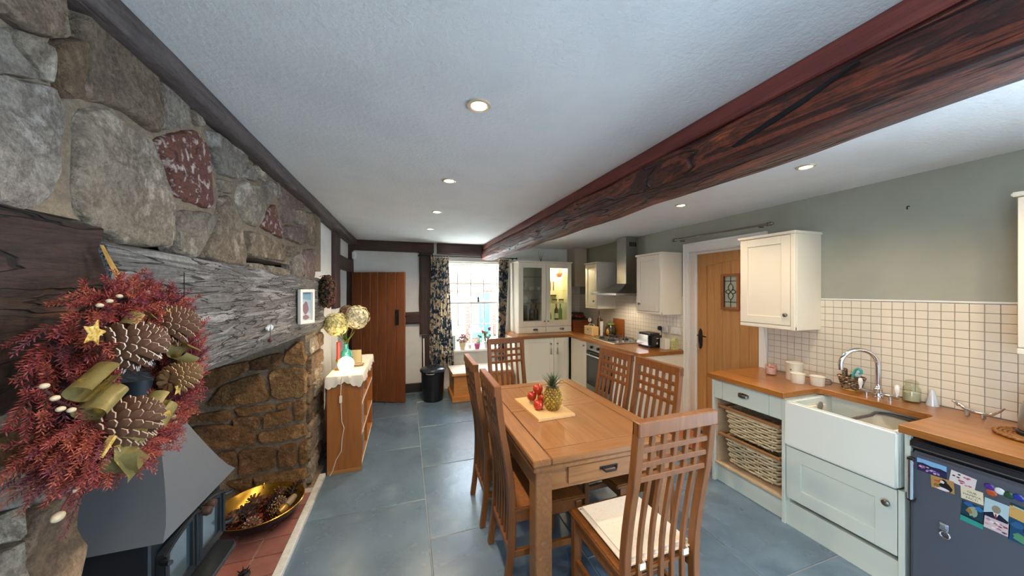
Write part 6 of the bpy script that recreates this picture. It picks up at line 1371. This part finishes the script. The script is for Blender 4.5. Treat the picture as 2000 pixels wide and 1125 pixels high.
for i in range(560):
    a, t = R.uniform(0, 2 * pi), R.uniform(-1, 1); rr_ = .072 * math.sqrt(max(.05, 1 - t * t * .93)); p = Vector((-.668 + rr_ * cos(a) * .95, 3.24 + rr_ * sin(a), 1.585 + .142 * t)); n1 = Vector((cos(a), sin(a), t * .6)).normalized()
    s = n1.orthogonal().normalized() * R.uniform(.008, .014); s = Matrix.Rotation(R.uniform(0, 6), 3, n1) @ s; u = n1.cross(s) * R.uniform(.7, 1)
    mi = 0 if R.random() < .5 else R.choice([1, 2, 3]); mi = R.choice([1, 3, 3]) if (cos(a) > .2 and R.random() < .5) else mi
    vs = [bm.verts.new(p + s), bm.verts.new(p + u + n1 * .006), bm.verts.new(p - s), bm.verts.new(p - u + n1 * .006)]; k = bm.verts.new(p + n1 * .004)
    for j in range(4): bm.faces.new((vs[j], vs[(j + 1) % 4], k)).material_index = mi
obj('petals', bm, [plain('2f3018', .8), plain('5a4a24', .8), plain('4a4a20', .8), plain('5e1c2a', .8)], dp, kind='stuff')
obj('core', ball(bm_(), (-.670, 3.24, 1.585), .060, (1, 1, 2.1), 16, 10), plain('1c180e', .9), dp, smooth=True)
obj('hanging_loop', tube(bm_(), [(-.67, 3.24, 1.71), (-.70, 3.24, 1.725), (-.73, 3.24, 1.715)], .003, 6), plain('6a5a3a', .8), dp)
hh = thing('heart_ornament', 'pair of small pale blue hearts with a hanging bead on the lintel', 'ornament', (-.70, 2.07, 1.39))
for dy, tl in ((-.022, .35), (.022, -.35)):
    P = []
    for k in range(24):
        a = 2 * pi * k / 24; x = .016 * sin(a) ** 3 * 1.25; y = .0145 * (cos(a) - .38 * cos(2 * a) - .15 * cos(3 * a)); P.append((2.07 + dy + x * cos(tl) - y * sin(tl), 1.395 + x * sin(tl) + y * cos(tl)))
    obj('heart', prism(bm_(), P, lambda a, b: (-.698, a, b), lambda a, b: (-.706, a, b)), plain('c4ccd2', .3), hh)
obj('cord', tube(bm_(), [(-.7, 2.07, 1.385), (-.7, 2.075, 1.33)], .0015, 5), plain('5a3a3a', .8), hh); obj('bead', ball(bm_(), (-.7, 2.075, 1.325), .010, (1, 1, 1.1), 12, 8), plain('5a2a30', .4), hh, smooth=True)
obj('nail', tube(bm_(), [(-.73, 2.07, 1.388), (-.698, 2.07, 1.388)], .002, 6), IRON, hh)
# ------------------------------------------------------------------ bookcase with cloth, lamp and flowers
BW = tex('bookcase_veneer', ['8a5428', 'a5672f', '96592a'], (22, 22, 1.6), rough=.5, bump=.06, dist=.002)
bs = thing('bookcase', 'low open bookcase under a white lace cloth beside the stone chimney', 'bookcase', (-.51, 3.61, 0))
bx0, bx1, by0, by1, bz = -.648, -.374, 3.135, 4.085, .845
obj('end_panel', box(bx0, bx1, by0, by0 + .018, 0, bz, .002), BW, bs); obj('end_panel', box(bx0, bx1, by1 - .018, by1, 0, bz, .002), BW, bs)
obj('foot_strip', box(bx0 + .002, bx1 - .002, by0 - .004, by0, 0, .03, .001), plain('a87844', .5), bs)
obj('top', box(bx0, bx1, by0 + .018, by1 - .018, bz - .02, bz), BW, bs); obj('back', box(bx0, bx0 + .008, by0 + .018, by1 - .018, .04, bz - .02), BW, bs)
WEDGE = plain('d9cfc0', .5)
for z in (.04, .30, .57): obj('shelf', box(bx0 + .008, bx1 - .004, by0 + .018, by1 - .018, z, z + .02), BW, bs); obj('shelf_edging', box(bx1 - .004, bx1, by0 + .018, by1 - .018, z, z + .022), WEDGE, bs)
obj('divider', box(bx0 + .008, bx1 - .004, 3.60, 3.618, .06, bz - .02), BW, bs); obj('plinth', box(bx0 + .01, bx1 - .02, by0 + .018, by1 - .018, 0, .04), BW, bs)
BC_ = ['8a3a30', '2f4a6a', 'c8b890', '4a5a3a', '6a4a6a', 'b88a4a', '3a3a44', 'a8a8a0', '7a2a3a', 'd0c8b8', '3f6a6a', '94603a']
WRDS = {'8a3a30': 'brick red', '2f4a6a': 'navy blue', 'c8b890': 'straw coloured', '4a5a3a': 'moss green', '6a4a6a': 'plum', 'b88a4a': 'ochre', '3a3a44': 'charcoal', 'a8a8a0': 'grey', '7a2a3a': 'maroon', 'd0c8b8': 'ivory', '3f6a6a': 'teal', '94603a': 'tan'}
for zi, (z, word) in enumerate(((.06, 'bottom'), (.32, 'middle'), (.59, 'top'))):
    y = 3.16; k = zi * 4
    while y < 3.56 and k < zi * 4 + 8:
        t_ = R.uniform(.022, .045); h_ = R.uniform(.17, .215); c_ = BC_[k % 12]; k += 1
        b = thing('book', '%s book on the %s shelf of the low bookcase' % (WRDS[c_], word), 'book', (-.47, y, z), 'books in the low bookcase')
        obj('pages', box(-.545, -.393, y + .002, y + t_ - .002, z + .004, z + h_ - .003), plain('ddd2b8', .8), b)
        bm = bm_(); bx(bm, -.55, -.39, y, y + .002, z + .001, z + h_); bx(bm, -.55, -.39, y + t_ - .002, y + t_, z + .001, z + h_); bx(bm, -.393, -.388, y, y + t_, z + .001, z + h_, .001)
        obj('cover', bm, plain(c_, .5), b); y += t_ + .002
LACE = tex('white_lace_cloth', ['d4ccbc', 'e6dfd0', 'ddd5c5'], (120, 120, 120), rough=.85, bump=.3, dist=.002)
cl2 = thing('lace_cloth', 'white scalloped lace cloth draped over the low bookcase', 'cloth', (-.51, 3.61, bz))
tx0, tx1, ty0, ty1, tz = bx0 - .006, bx1 + .008, by0 - .012, by1 + .01, bz + .004
bm = bm_(); outl = []
def edge(a, b, n): return [(a[0] + (b[0] - a[0]) * i / n, a[1] + (b[1] - a[1]) * i / n) for i in range(n)]
P = edge((tx0, ty0), (tx1, ty0), 24) + edge((tx1, ty0), (tx1, ty1), 72) + edge((tx1, ty1), (tx0, ty1), 24) + edge((tx0, ty1), (tx0, ty0), 72)
def drop(i):
    sc = .5 - .5 * abs(cos(i * pi / 6))
    if i < 24: return .085 - .028 * sin(pi * i / 24) ** 2 + .014 * abs(sin(i * pi / 4)) + .01 * sin(pi * i / 8)
    if i < 96: return .06 + .02 * abs(sin(i * pi / 5)) + .02 * sin(i * .21)
    if i < 120: return .08 + .014 * abs(sin(i * pi / 4))
    return .07 + .016 * abs(sin(i * pi / 5)) + .22 * max(0, (i - 182) / 10) * (1 if i > 182 else 0)
top_ = [bm.verts.new((x, y, tz + .0015 * sin(x * 40 + y * 23))) for x, y in P]; n = len(P); c0 = bm.verts.new(((tx0 + tx1) / 2, (ty0 + ty1) / 2, tz))
bm.faces.new(top_)
bmesh.ops.delete(bm, geom=[c0], context='VERTS')
prev = top_
for k in (1, 2, 3):
    cur = []
    for i, (x, y) in enumerate(P):
        nx, ny = ((0, -1) if i < 24 else (1, 0) if i < 96 else (0, 1) if i < 120 else (-1, 0)); d = drop(i) * k / 3; fl = .006 + .008 * k / 3 * (1 + sin(i * .9)) * .5
        if i in (0, 24, 96, 120): nx, ny = {0: (-.7, -.7), 24: (.7, -.7), 96: (.7, .7), 120: (-.7, .7)}[i]
        cur.append(bm.verts.new((x + nx * fl, y + ny * fl, tz - d)))
    for i in range(n): bm.faces.new((prev[i], prev[(i + 1) % n], cur[(i + 1) % n], cur[i]))
    prev = cur
bmesh.ops.recalc_face_normals(bm, faces=bm.faces); bmesh.ops.solidify(bm, geom=bm.faces[:], thickness=.0018)
obj('cloth', bm, LACE, cl2, smooth=True, angle=70)
bm = bm_(); 
for k in range(10):                                                   # lace trailing down behind the near corner
    y, z = by0 + .05 + .006 * sin(k * 1.4), bz - .08 - k * .034; bm.verts.new((-.662, y - .045 + .003 * k, z)); bm.verts.new((-.664, y + .05 - .008 * k, z))
bm.verts.ensure_lookup_table()
for k in range(9): bm.faces.new((bm.verts[2 * k], bm.verts[2 * k + 1], bm.verts[2 * k + 3], bm.verts[2 * k + 2]))
bmesh.ops.solidify(bm, geom=bm.faces[:], thickness=.0018)
obj('hanging_end', bm, LACE, cl2, smooth=True)
TZB = tz + .002
gl = thing('globe_lamp', 'small glowing white globe lamp on the lace cloth', 'lamp', (-.515, 3.235, TZB))
gm, nt, b = new('glowing_opal_glass'); b.inputs['Base Color'].default_value = lin('fff4dc'); b.inputs['Emission Color'].default_value = (1, .78, .48, 1); b.inputs['Emission Strength'].default_value = 3
obj('globe', lathe(bm_(), [(.025, .012)] + [(.068 * sin(a), .078 - .068 * cos(a)) for a in [RAD(22 + 158 * i / 12) for i in range(12)]] + [(0, .146)], (-.515, 3.235, TZB), 28), gm, gl, smooth=True)
obj('foot', lathe(bm_(), [(0, 0), (.034, 0), (.034, .01), (.026, .014), (0, .014)], (-.515, 3.235, TZB), 20), WHITEP, gl, smooth=True)
cp_ = [(-.52, 3.20, TZB + .004), (-.522, 3.12, TZB + .004), (-.5235, 3.104, TZB - .01), (-.531, 3.10, .79), (-.537, 3.112, .68), (-.535, 3.118, .61), (-.53, 3.122, .455), (-.512, 3.122, .40), (-.528, 3.122, .305), (-.534, 3.122, .20), (-.576, 3.122, .125), (-.60, 3.115, .04), (-.62, 3.11, .006)]
obj('flex', tube(bm_(), cp_, .0032, 6), plain('e4dcc8', .5), gl, smooth=True); obj('inline_switch', box(-.548, -.526, 3.105, 3.121, .62, .685, .005, 2), plain('eee6d2', .4), gl, smooth=True)
bulb((-.515, 3.235, TZB + .21), .7, .05, (1, .78, .48), 'globe_light')
TEAL = plain('2f7f78', .08, coat=.8, name='teal_glass')
fv = thing('flower_vase', 'teal glass bottle vase holding dried hydrangeas', 'vase', (-.545, 3.43, TZB))
obj('bottle', lathe(bm_(), [(0, 0), (.052, 0), (.056, .01), (.056, .13), (.045, .165), (.022, .185), (.020, .225), (.025, .232), (.021, .235), (.017, .225), (.017, .19), (0, .18)], (-.545, 3.43, TZB), 24), TEAL, fv, smooth=True)
def hydrangea(label, c, r, cols, sx=1.0):
    h = thing('hydrangea', label, 'flower', (-.545, 3.43, TZB + .19)); c = Vector(c); bm = bm_()
    for i in range(260):
        z_ = 1 - 2 * (i + .5) / 260; a = i * 2.39996; rr_ = math.sqrt(1 - z_ * z_); n1 = Vector((rr_ * cos(a) * sx, rr_ * sin(a), z_)); p = c + n1 * r * R.uniform(.90, 1.08); n1.normalize(); s0 = n1.orthogonal().normalized(); s0 = Matrix.Rotation(R.uniform(0, 3), 3, n1) @ s0; mi = R.randrange(len(cols))
        for k in range(4):
            s = Matrix.Rotation(k * pi / 2, 3, n1) @ s0; u = n1.cross(s); L_ = r * .155
            f = bm.faces.new([bm.verts.new(p), bm.verts.new(p + s * L_ * .6 + u * L_ * .5 + n1 * .003), bm.verts.new(p + s * L_ * 1.15 + n1 * .001), bm.verts.new(p + s * L_ * .6 - u * L_ * .5 + n1 * .003)]); f.material_index = mi
    obj('petals', bm, [plain(c_, .7) for c_ in cols], h, kind='stuff')
    obj('head', ball(bm_(), c, r * .84, (sx, 1, 1), 16, 12), plain(cols[-1], .9), h, smooth=True)
    obj('stem', tube(bm_(), [(-.545 + R.uniform(-.008, .008), 3.43, TZB + .06), (-.545 + (c.x + .545) * .15, 3.43 + (c.y - 3.43) * .1, TZB + .24), (c.x * .7 - .545 * .3, c.y * .7 + 3.43 * .3, (c.z + TZB + .24) / 2 + .03), c], .0045, 6), plain('7a6a3a', .7), h, smooth=True)
hydrangea('yellow-cream dried hydrangea head leaning over the globe lamp', (-.622, 3.41, 1.275), .105, ['e0d694', 'e8e0ae', 'd6ca84', 'c2b672'])
hydrangea('large ivory dried hydrangea head leaning towards the plank door', (-.452, 3.44, 1.335), .108, ['e0d8b8', 'eae4ca', 'd4c9a4', 'b9ae8a'])
hydrangea('brown faded hydrangea head at the back of the vase', (-.545, 3.47, 1.385), .062, ['8a6a58', '7a5448', '9a7a64', '5a4238'])
for lab, d, c_ in (('broad green leaf between the two pale hydrangeas', (-.15, -.15, 1), '5e7a3a'), ('pale green leaf under the ivory hydrangea', (.75, -.2, .75), '8c9c4a'), ('dull green leaf under the yellow hydrangea', (-.6, -.4, .55), '7f8a5a')):
    lf_ = thing('leaf', lab, 'leaf', (-.545, 3.43, TZB + .24)); bm = bm_(); leafblade(bm, (-.545, 3.425, TZB + .25), d, .15, .036, -.03); bmesh.ops.solidify(bm, geom=bm.faces[:], thickness=.001); obj('blade', bm, plain(c_, .6), lf_, smooth=True)
    obj('stalk', tube(bm_(), [(-.545, 3.43, TZB + .10), (-.545, 3.427, TZB + .255)], .002, 5), plain('6a7a3a', .7), lf_)
rb = thing('red_candle', 'red candle in a brass holder behind the teal vase', 'candle', (-.600, 3.36, TZB)); obj('candle', lathe(bm_(), [(0, .09), (.016, .09), (.016, .26), (.004, .265), (0, .27)], (-.600, 3.37, TZB), 16), plain('b0342c', .45), rb, smooth=True); obj('holder', lathe(bm_(), [(0, 0), (.03, 0), (.03, .008), (.012, .02), (.012, .07), (.022, .085), (.022, .10), (0, .10)], (-.600, 3.37, TZB), 18), plain('b58a3a', .3, .8), rb, smooth=True)
gc = thing('greeting_card', 'small cream card propped beside the teal vase', 'card', (-.475, 3.60, TZB)); bm = bm_(); obar(bm, (-.51, 3.62, TZB + .001), (-.51, 3.635, TZB + .13), .002, .085, up=(1, 0, 0)); 
bm.free(); bm = bm_(); prism(bm, [(-.535, 0), (-.435, 0), (-.435, .135), (-.535, .135)], lambda a, b: (a, 3.60 + b * .2, TZB + b), lambda a, b: (a, 3.603 + b * .2, TZB + b)); obj('front', bm, plain('cdbb8c', .7), gc); bm = bm_(); prism(bm, [(-.535, 0), (-.435, 0), (-.435, .13), (-.535, .13)], lambda a, b: (a, 3.66 - b * .2, TZB + b), lambda a, b: (a, 3.663 - b * .2, TZB + b)); obj('back', bm, plain('b8a678', .7), gc)
tdsh = thing('trinket_dish', 'small brown-rimmed dish on the lace cloth behind the lamp', 'dish', (-.445, 3.52, TZB)); obj('dish', lathe(bm_(), [(0, 0), (.03, 0), (.052, .014), (.05, .016), (.028, .004), (0, .004)], (-.445, 3.50, TZB), 22), plain('b39c78', .5), tdsh, smooth=True); obj('rim', torus(bm_(), (-.445, 3.50, TZB + .0155), .051, .0025, 24, 6), plain('6a4a30', .5), tdsh, smooth=True)
# ------------------------------------------------------------------ bin, pole, chest
bi = thing('kitchen_bin', 'black plastic dustbin with a domed lid below the curtain', 'bin', (.372, 4.83, 0))
obj('tub', lathe(bm_(), [(0, 0), (.135, 0), (.142, .01), (.148, .10), (.150, .105), (.150, .12), (.152, .125), (.165, .40), (.170, .405), (.170, .42), (0, .42)], (.372, 4.83, 0), 32), plain('17181d', .35), bi, smooth=True)
obj('lid', lathe(bm_(), [(.178, .421), (.184, .425), (.184, .445), (.170, .462), (.10, .482), (0, .488)], (.372, 4.83, 0), 32), plain('22272f', .25), bi, smooth=True)
obj('lid_handle', tube(bm_(), [(.33, 4.80, .484), (.34, 4.80, .512), (.40, 4.80, .512), (.41, 4.80, .484)], .008, 8), plain('22272f', .25), bi, smooth=True)
obj('clasp', tube(bm_(), [(.27, 4.675, .415), (.30, 4.652, .41), (.36, 4.648, .41), (.38, 4.655, .415)], .006, 8), plain('a8a8a6', .3, .8), bi, smooth=True)
one('broom_pole', tube(bm_(), [(.265, 5.09, 0), (.262, 5.225, .84)], .012, 10), plain('d8d6d0', .4), 'thin white pole leaning on the dark post behind the bin', 'pole')
CH_ = tex('honey_pine', ['a5642c', 'c48444', 'b57438', 'cf9352'], (2.0, 22, 22), rough=.42, bump=.1, dist=.003)
ct = thing('blanket_chest', 'honey pine blanket chest with a cream top under the window', 'chest', (1.07, 4.86, 0))
obj('front_board', box(.645, 1.50, 4.60, 4.625, .06, .375, .003), CH_, ct); obj('back_board', box(.645, 1.50, 5.08, 5.105, .06, .375), CH_, ct)
for x in (.645, 1.475): obj('end_board', box(x, x + .025, 4.625, 5.08, .06, .375, .002), CH_, ct)
obj('bottom_board', box(.67, 1.475, 4.625, 5.08, .06, .08), CH_, ct)
obj('plinth', box(.62, 1.525, 4.575, 5.13, 0, .085, .010, 2), CH_, ct)
obj('lid', box(.615, 1.535, 4.565, 5.12, .376, .396, .004), CH_, ct)
obj('top_pad', box(.618, 1.532, 4.568, 5.118, .396, .412, .008, 2), CANVAS, ct)
obj('lock_plate', box(1.04, 1.08, 4.594, 4.60, .32, .36, .001), plain('5a3a20', .5), ct)
# ------------------------------------------------------------------ door mat and pole over the oak door
COIR = tex('terracotta_coir', ['9c5a34', 'c47a4c', 'b0683e', 'd08c60'], (70, 70, 70), rough=.95, bump=.8, dist=.004)
one('door_mat', box(2.70, 3.045, 2.12, 2.84, .0128, .030, .004), COIR, 'terracotta coir door mat in front of the oak door', 'mat', smooth=False)
rp = thing('door_curtain_pole', 'pewter curtain pole without a curtain over the oak door', 'curtain pole', (3.0, 2.45, 2.18))
obj('pole', tube(bm_(), [(3.00, 1.99, 2.172), (3.00, 2.985, 2.184)], .009, 12), PEWTER, rp, smooth=True)
for y, s, z in ((1.99, -1, 2.172), (2.985, 1, 2.184)): obj('finial', lathe(bm_(), [(.009, 0), (.016, .004), (.016, .012), (.010, .016), (.018, .03), (.016, .045), (.008, .055), (0, .058)] if s > 0 else [(0, -.058), (.008, -.055), (.016, -.045), (.018, -.03), (.010, -.016), (.016, -.012), (.016, -.004), (.009, 0)], (3.0, y, z), 14, axis='Y'), PEWTER, rp, smooth=True)
for y in (2.06, 2.93): obj('bracket', tube(bm_(), [(XR, y, 2.165), (3.02, y, 2.162), (3.0, y, 2.170)], .006, 8), PEWTER, rp, smooth=True)
# ------------------------------------------------------------------ window curtains
def curtain_mat(name, a):
    m = tex(name, a, (8, 8, 8), detail=5, rough=.85, bump=.1, dist=.002, rand=False, distort=1.6, pos=[.36, .43, .49, .52, .58, .68], nrough=.7); return m
CURM = curtain_mat('navy_floral_print', ['1c2736', '2a3c52', '3d5a74', 'c6b69e', 'dccdb4', '9a8068'])
def curtain(label, xt0, xt1, xb0, xb1, z0, z1, folds, seed):
    c = thing('curtain', label, 'curtain', ((xt0 + xt1) / 2, 5.185, z1)); nx, nz = folds * 10, 26; bm = bm_(); g = []
    for k in range(nz + 1):
        t = k / nz; z = z1 + (z0 - z1) * t; row = []
        for i in range(nx + 1):
            u = i / nx; x = (xt0 + (xt1 - xt0) * u) * (1 - t) + (xb0 + (xb1 - xb0) * u) * t
            ph = u * folds * 2 * pi + .5 * sin(t * 3 + seed); a = .020 + .014 * t
            row.append(bm.verts.new((x + .006 * cos(ph * 2 + seed), 5.175 + a * sin(ph) + .006 * sin(ph * 2.3 + seed * 2 + t * 4), z)))
        g.append(row)
    for A, B in zip(g, g[1:]):
        for i in range(nx): bm.faces.new((A[i], A[i + 1], B[i + 1], B[i]))
    bmesh.ops.solidify(bm, geom=bm.faces[:], thickness=.002)
    obj('drape', bm, CURM, c, smooth=True, angle=80)
    for i in range(folds + 1):
        x = xt0 + (xt1 - xt0) * i / folds; obj('ring', torus(bm_(), (x, 5.20, 2.128), .017, .0035, 16, 6, 'X'), plain('d8d4cc', .4), c, smooth=True); obj('header_clip', box(x - .006, x + .006, 5.178, 5.192, 2.085, 2.116, .002), plain('e2ddd2', .5), c)
    return c
curtain('navy and cream floral curtain hanging over the black bin', .375, .64, .335, .72, .40, 2.105, 6, 1.3)
curtain('navy and cream floral curtain hanging beside the dresser', 1.475, 1.645, 1.455, 1.545, .42, 2.105, 5, 4.1)
cr = thing('curtain_rod', 'thin black curtain rod across the sash window', 'curtain rod', (1.0, 5.20, 2.13)); obj('rod', tube(bm_(), [(.20, 5.20, 2.131), (1.78, 5.20, 2.131)], .008, 10), IRON, cr, smooth=True)
for x in (.19, 1.79): obj('finial', ball(bm_(), (x, 5.20, 2.131), .016, (1, 1, 1), 12, 8), IRON, cr, smooth=True)
for x in (.24, 1.74): obj('bracket', tube(bm_(), [(x, 5.20, 2.131), (x, 5.25, 2.128), (x, 5.30, 2.11)], .006, 8), IRON, cr, smooth=True)
# ------------------------------------------------------------------ window sill
SZ = .6255
def plant(name, label, x, y, r, h, potc, blooms, leaves, ht):
    p = thing(name, label, 'potted plant', (x, y, SZ)); obj('pot', lathe(bm_(), [(0, 0), (r * .72, 0), (r, h * .86), (r * 1.08, h * .87), (r * 1.08, h), (r * .95, h), (r * .9, h * .85), (0, h * .8)], (x, y, SZ), 22), plain(potc, .5), p, smooth=True)
    bm = bm_(); hd = []
    for i in range(leaves):
        a = R.uniform(0, 2 * pi); e = R.uniform(.3, 1.3); L_ = ht * R.uniform(.3, .8); d = Vector((cos(a) * cos(e), sin(a) * cos(e) * .5, sin(e))); b_ = Vector((x, y, SZ + h * .85)); t_ = b_ + d * L_; tube(bm, [b_, t_], .0018, 4, mi=0)
        n1 = Vector((R.uniform(-.5, .5), -1, R.uniform(0, 1))).normalized(); s = n1.orthogonal().normalized() * R.uniform(.014, .024); u = n1.cross(s); k = 7; vs = [bm.verts.new(t_ + s * cos(2 * pi * j / k) + u * sin(2 * pi * j / k)) for j in range(k)]; bm.faces.new(vs).material_index = 1
    obj('leaves', bm, [plain('5a6a40', .6), plain('6a8a5a', .6)], p, kind='stuff')
    for bx__, bz__, br, bc in blooms:
        f = bm_(); tube(f, [(x, y, SZ + h * .85), (x + bx__ * .6, y, SZ + bz__ * .6), (x + bx__, y - .01, SZ + bz__)], .002, 5, mi=1)
        for i in range(16): ball(f, (x + bx__ + R.uniform(-br, br), y - .01 + R.uniform(-br, br) * .6, SZ + bz__ + R.uniform(-br, br)), br * .42, (1, .7, 1), 7, 5)
        obj('bloom', f, [plain(bc, .5), plain('5a6a40', .6)], p)
plant('geranium', 'red geranium in a cream pot on the window sill', .875, 5.255, .058, .115, 'cdbb98', [(.015, .215, .032, 'b8203c'), (-.03, .15, .03, 'd8a0a8'), (.03, .14, .028, 'd4b0b0')], 16, .16)
plant('pot_plant', 'bare-leaved plant in a small magenta pot on the window sill', 1.12, 5.25, .052, .088, 'b04a7a', [], 5, .10)
plant('cyclamen', 'tall plant with crimson flowers nearest the dresser-side curtain', 1.27, 5.255, .04, .10, 'c8ccd0', [(-.06, .29, .026, 'a8203c'), (.0, .26, .024, 'b02a44'), (.055, .315, .026, 'a01c38'), (-.02, .225, .02, 'b8405a'), (.02, .18, .02, 'c06a7a')], 18, .26)
sf = thing('sill_picture', 'narrow pale picture leaning in the window corner behind the curtain', 'picture', (.72, 5.27, SZ)); obj('frame', prism(bm_(), [(.66, 0), (.765, 0), (.765, .23), (.66, .23)], lambda a, b: (a, 5.245 + b * .12, SZ + .002 + b), lambda a, b: (a, 5.257 + b * .12, SZ + b)), plain('c9b890', .5), sf); obj('print', prism(bm_(), [(.675, .015), (.75, .015), (.75, .215), (.675, .215)], lambda a, b: (a, 5.2435 + b * .12, SZ + .002 + b), lambda a, b: (a, 5.246 + b * .12, SZ + b)), plain('9fc0c4', .5), sf)
vn = thing('trailing_plant', 'dark leggy houseplant standing in the middle of the window sill', 'potted plant', (1.00, 5.30, SZ)); bm = bm_()
for i in range(24): z = SZ + .10 + i * .014; a = i * 1.9; leafblade(bm, (1.0 + .012 * sin(i * .5), 5.30, z), (cos(a), sin(a) * .5, .35), .045, .010, .006)
obj('leaves', bm, plain('3e4f48', .6), vn, kind='stuff'); obj('stem', tube(bm_(), [(1.0, 5.30, SZ + .06), (1.006, 5.30, SZ + .25), (1.0, 5.30, SZ + .44)], .003, 6), plain('4a4a3a', .7), vn); obj('pot', lathe(bm_(), [(0, 0), (.03, 0), (.042, .07), (.038, .07), (0, .06)], (1.0, 5.30, SZ), 18), plain('c8c8c0', .5), vn, smooth=True)
# ------------------------------------------------------------------ the street outside
BRK = None
m, nt, b = new('far_brickwork'); N = nt.nodes.new; L = nt.links.new; tc = N('ShaderNodeTexCoord'); mp = N('ShaderNodeMapping'); mp.inputs['Rotation'].default_value = (RAD(90), 0, 0); bt = N('ShaderNodeTexBrick'); bt.inputs['Color1'].default_value = lin('80523f'); bt.inputs['Color2'].default_value = lin('6e4334'); bt.inputs['Mortar'].default_value = lin('8a7868'); bt.inputs['Scale'].default_value = 4.4; bt.inputs['Mortar Size'].default_value = .03
L(tc.outputs['Object'], mp.inputs[0]); L(mp.outputs[0], bt.inputs[0]); L(bt.outputs[0], b.inputs['Base Color']); b.inputs['Roughness'].default_value = .9
struct('ground_street', box(-8, 12, 5.62, 20, -.6, -.35), tex('street_paving', ['c4c2bc', 'd4d2cc'], (4, 4, 4), rough=.9, bump=.1))['label'] = 'pale street outside the window'
ho = thing('brick_house', 'brick house across the street, seen through the sash window', 'house', (2.0, 10, -.35))
obj('facade', box(-6, 10, 10.0, 10.3, -.35, 3.75), m, ho)
obj('string_course', box(-6, 10, 9.93, 10.0, 1.60, 1.74), plain('a89a8c', .7), ho)
wu = obj('upper_window', box(1.72, 2.36, 9.96, 10.0, 1.98, 2.75), WHITEP, ho); obj('pane', box(1.78, 2.02, 9.95, 9.96, 2.08, 2.70), plain('7f97a8', .1), wu); obj('pane', box(2.06, 2.30, 9.95, 9.96, 2.08, 2.70), plain('7f97a8', .1), wu); obj('sill', box(1.66, 2.42, 9.90, 9.97, 1.92, 1.98), WHITEP, ho)
dw = bm_(); P = [(1.90, .1), (2.26, .1)] + [(2.08 + .18 * cos(a), 1.25 + .26 * sin(a)) for a in [pi * i / 12 for i in range(13)]]
prism(dw, P, lambda a, b: (a, 9.95, b), lambda a, b: (a, 10.0, b)); aw = obj('arched_window', dw, plain('dfe6e8', .5), ho); P2 = [(2.08 + (a - 2.08) * .72, .1 + (b - .1) * .92) for a, b in P]; obj('pane', prism(bm_(), P2, lambda a, b: (a, 9.94, b), lambda a, b: (a, 9.951, b)), plain('5f7f98', .1), aw)
obj('turquoise_shutter', box(2.20, 2.50, 9.86, 9.92, -.2, 1.50, .01), plain('2f8a9c', .5), ho); obj('turquoise_frame', box(2.50, 2.62, 9.93, 10.0, -.2, 1.52), plain('8fd0d8', .5), ho)
for x in (1.02, 1.36, 1.62): obj('garage_door', box(x - .14, x + .15, 9.93, 10.0, -.3, 1.50), plain('8fa2ae', .5), ho)
obj('window_ledge', box(1.86, 2.32, 9.82, 9.96, .28, .40), plain('e6e2da', .6), ho)
obj('roof', prism(bm_(), [(9.75, 3.72), (13.5, 5.6), (13.5, 5.8), (9.75, 3.86)], lambda a, b: (-6.2, a, b), lambda a, b: (10.2, a, b)), plain('7a5a50', .8), ho)
car = thing('parked_car', 'pale silver car parked in the street, at the bottom of the window', 'car', (3.0, 8.3, -.35))
prof_ = [(0, .25), (.02, .62), (.55, .72), (1.05, 1.12), (2.2, 1.18), (2.9, .80), (3.7, .72), (3.85, .45), (3.82, .22)]
obj('body', bev(prism(bm_(), [(2.0 + a * .95, -.42 + b) for a, b in prof_], lambda a, b: (a, 7.4, b), lambda a, b: (a, 9.0, b)), .05), plain('c6d2d6', .25, .3, coat=.6), car)
for P in ([(2.62, .35), (3.03, .66), (3.5, .68), (3.5, .35)], [(3.56, .35), (3.56, .68), (4.05, .70), (4.5, .38)]): obj('side_window', prism(bm_(), P, lambda a, b: (a, 7.39, b), lambda a, b: (a, 7.40, b)), plain('6f8a94', .08, coat=.5), car)
for x in (2.55, 5.0): obj('wheel', lathe(bm_(), [(0, -.02), (.2, -.02), (.29, 0), (.30, .1), (.29, .18), (0, .18)], (x, 7.42, -.06), 24, axis='Y'), plain('26282a', .6), car, smooth=True)
# ------------------------------------------------------------------ recessed downlights; the nearest of each row added unseen for light
LX, LR = .276, 2.265
DISC = plain('fff2d8', .5, emit=9, name='lit_halogen_lens')
spots = [(LX, .35, 'added out of view, first of the ceiling row between beam and chimney, above the camera'), (LX, 1.26, 'largest in the ceiling row between beam and chimney'), (LX, 2.19, 'second in the ceiling row between beam and chimney'), (LX, 3.10, 'third in the ceiling row between beam and chimney'), (LX, 4.00, 'nearest the window in the ceiling row between beam and chimney'),
         (LR, .36, 'added out of view over the worktop, behind the picture edge'), (LR, 1.28, 'over the sink, beyond the beam'), (LR, 2.20, 'half hidden by the beam, by the oak door')]
for x, y, lab in spots:
    d = thing('downlight', 'round recessed downlight ' + lab, 'ceiling light', (x, y, ZC), 'recessed ceiling downlights')
    obj('bezel', lathe(bm_(), [(.030, -.001), (.031, -.006), (.038, -.009), (.046, -.006), (.047, 0), (.03, 0)], (x, y, ZC), 28), plain('d8ccb4', .35, .5), d, smooth=True)
    obj('lens', lathe(bm_(), [(0, -.003), (.030, -.003), (.030, 0), (0, 0)], (x, y, ZC), 20), DISC, d)
    spot((x, y, ZC - .012), DOWNLIGHT_W * (1.15 if x > 1 else 1.9 if y < 2 else 2.0))
spot((2.75, 3.8, 1.515), 4.5, 150, .6, (1, .86, .66), 'hood_lamp')
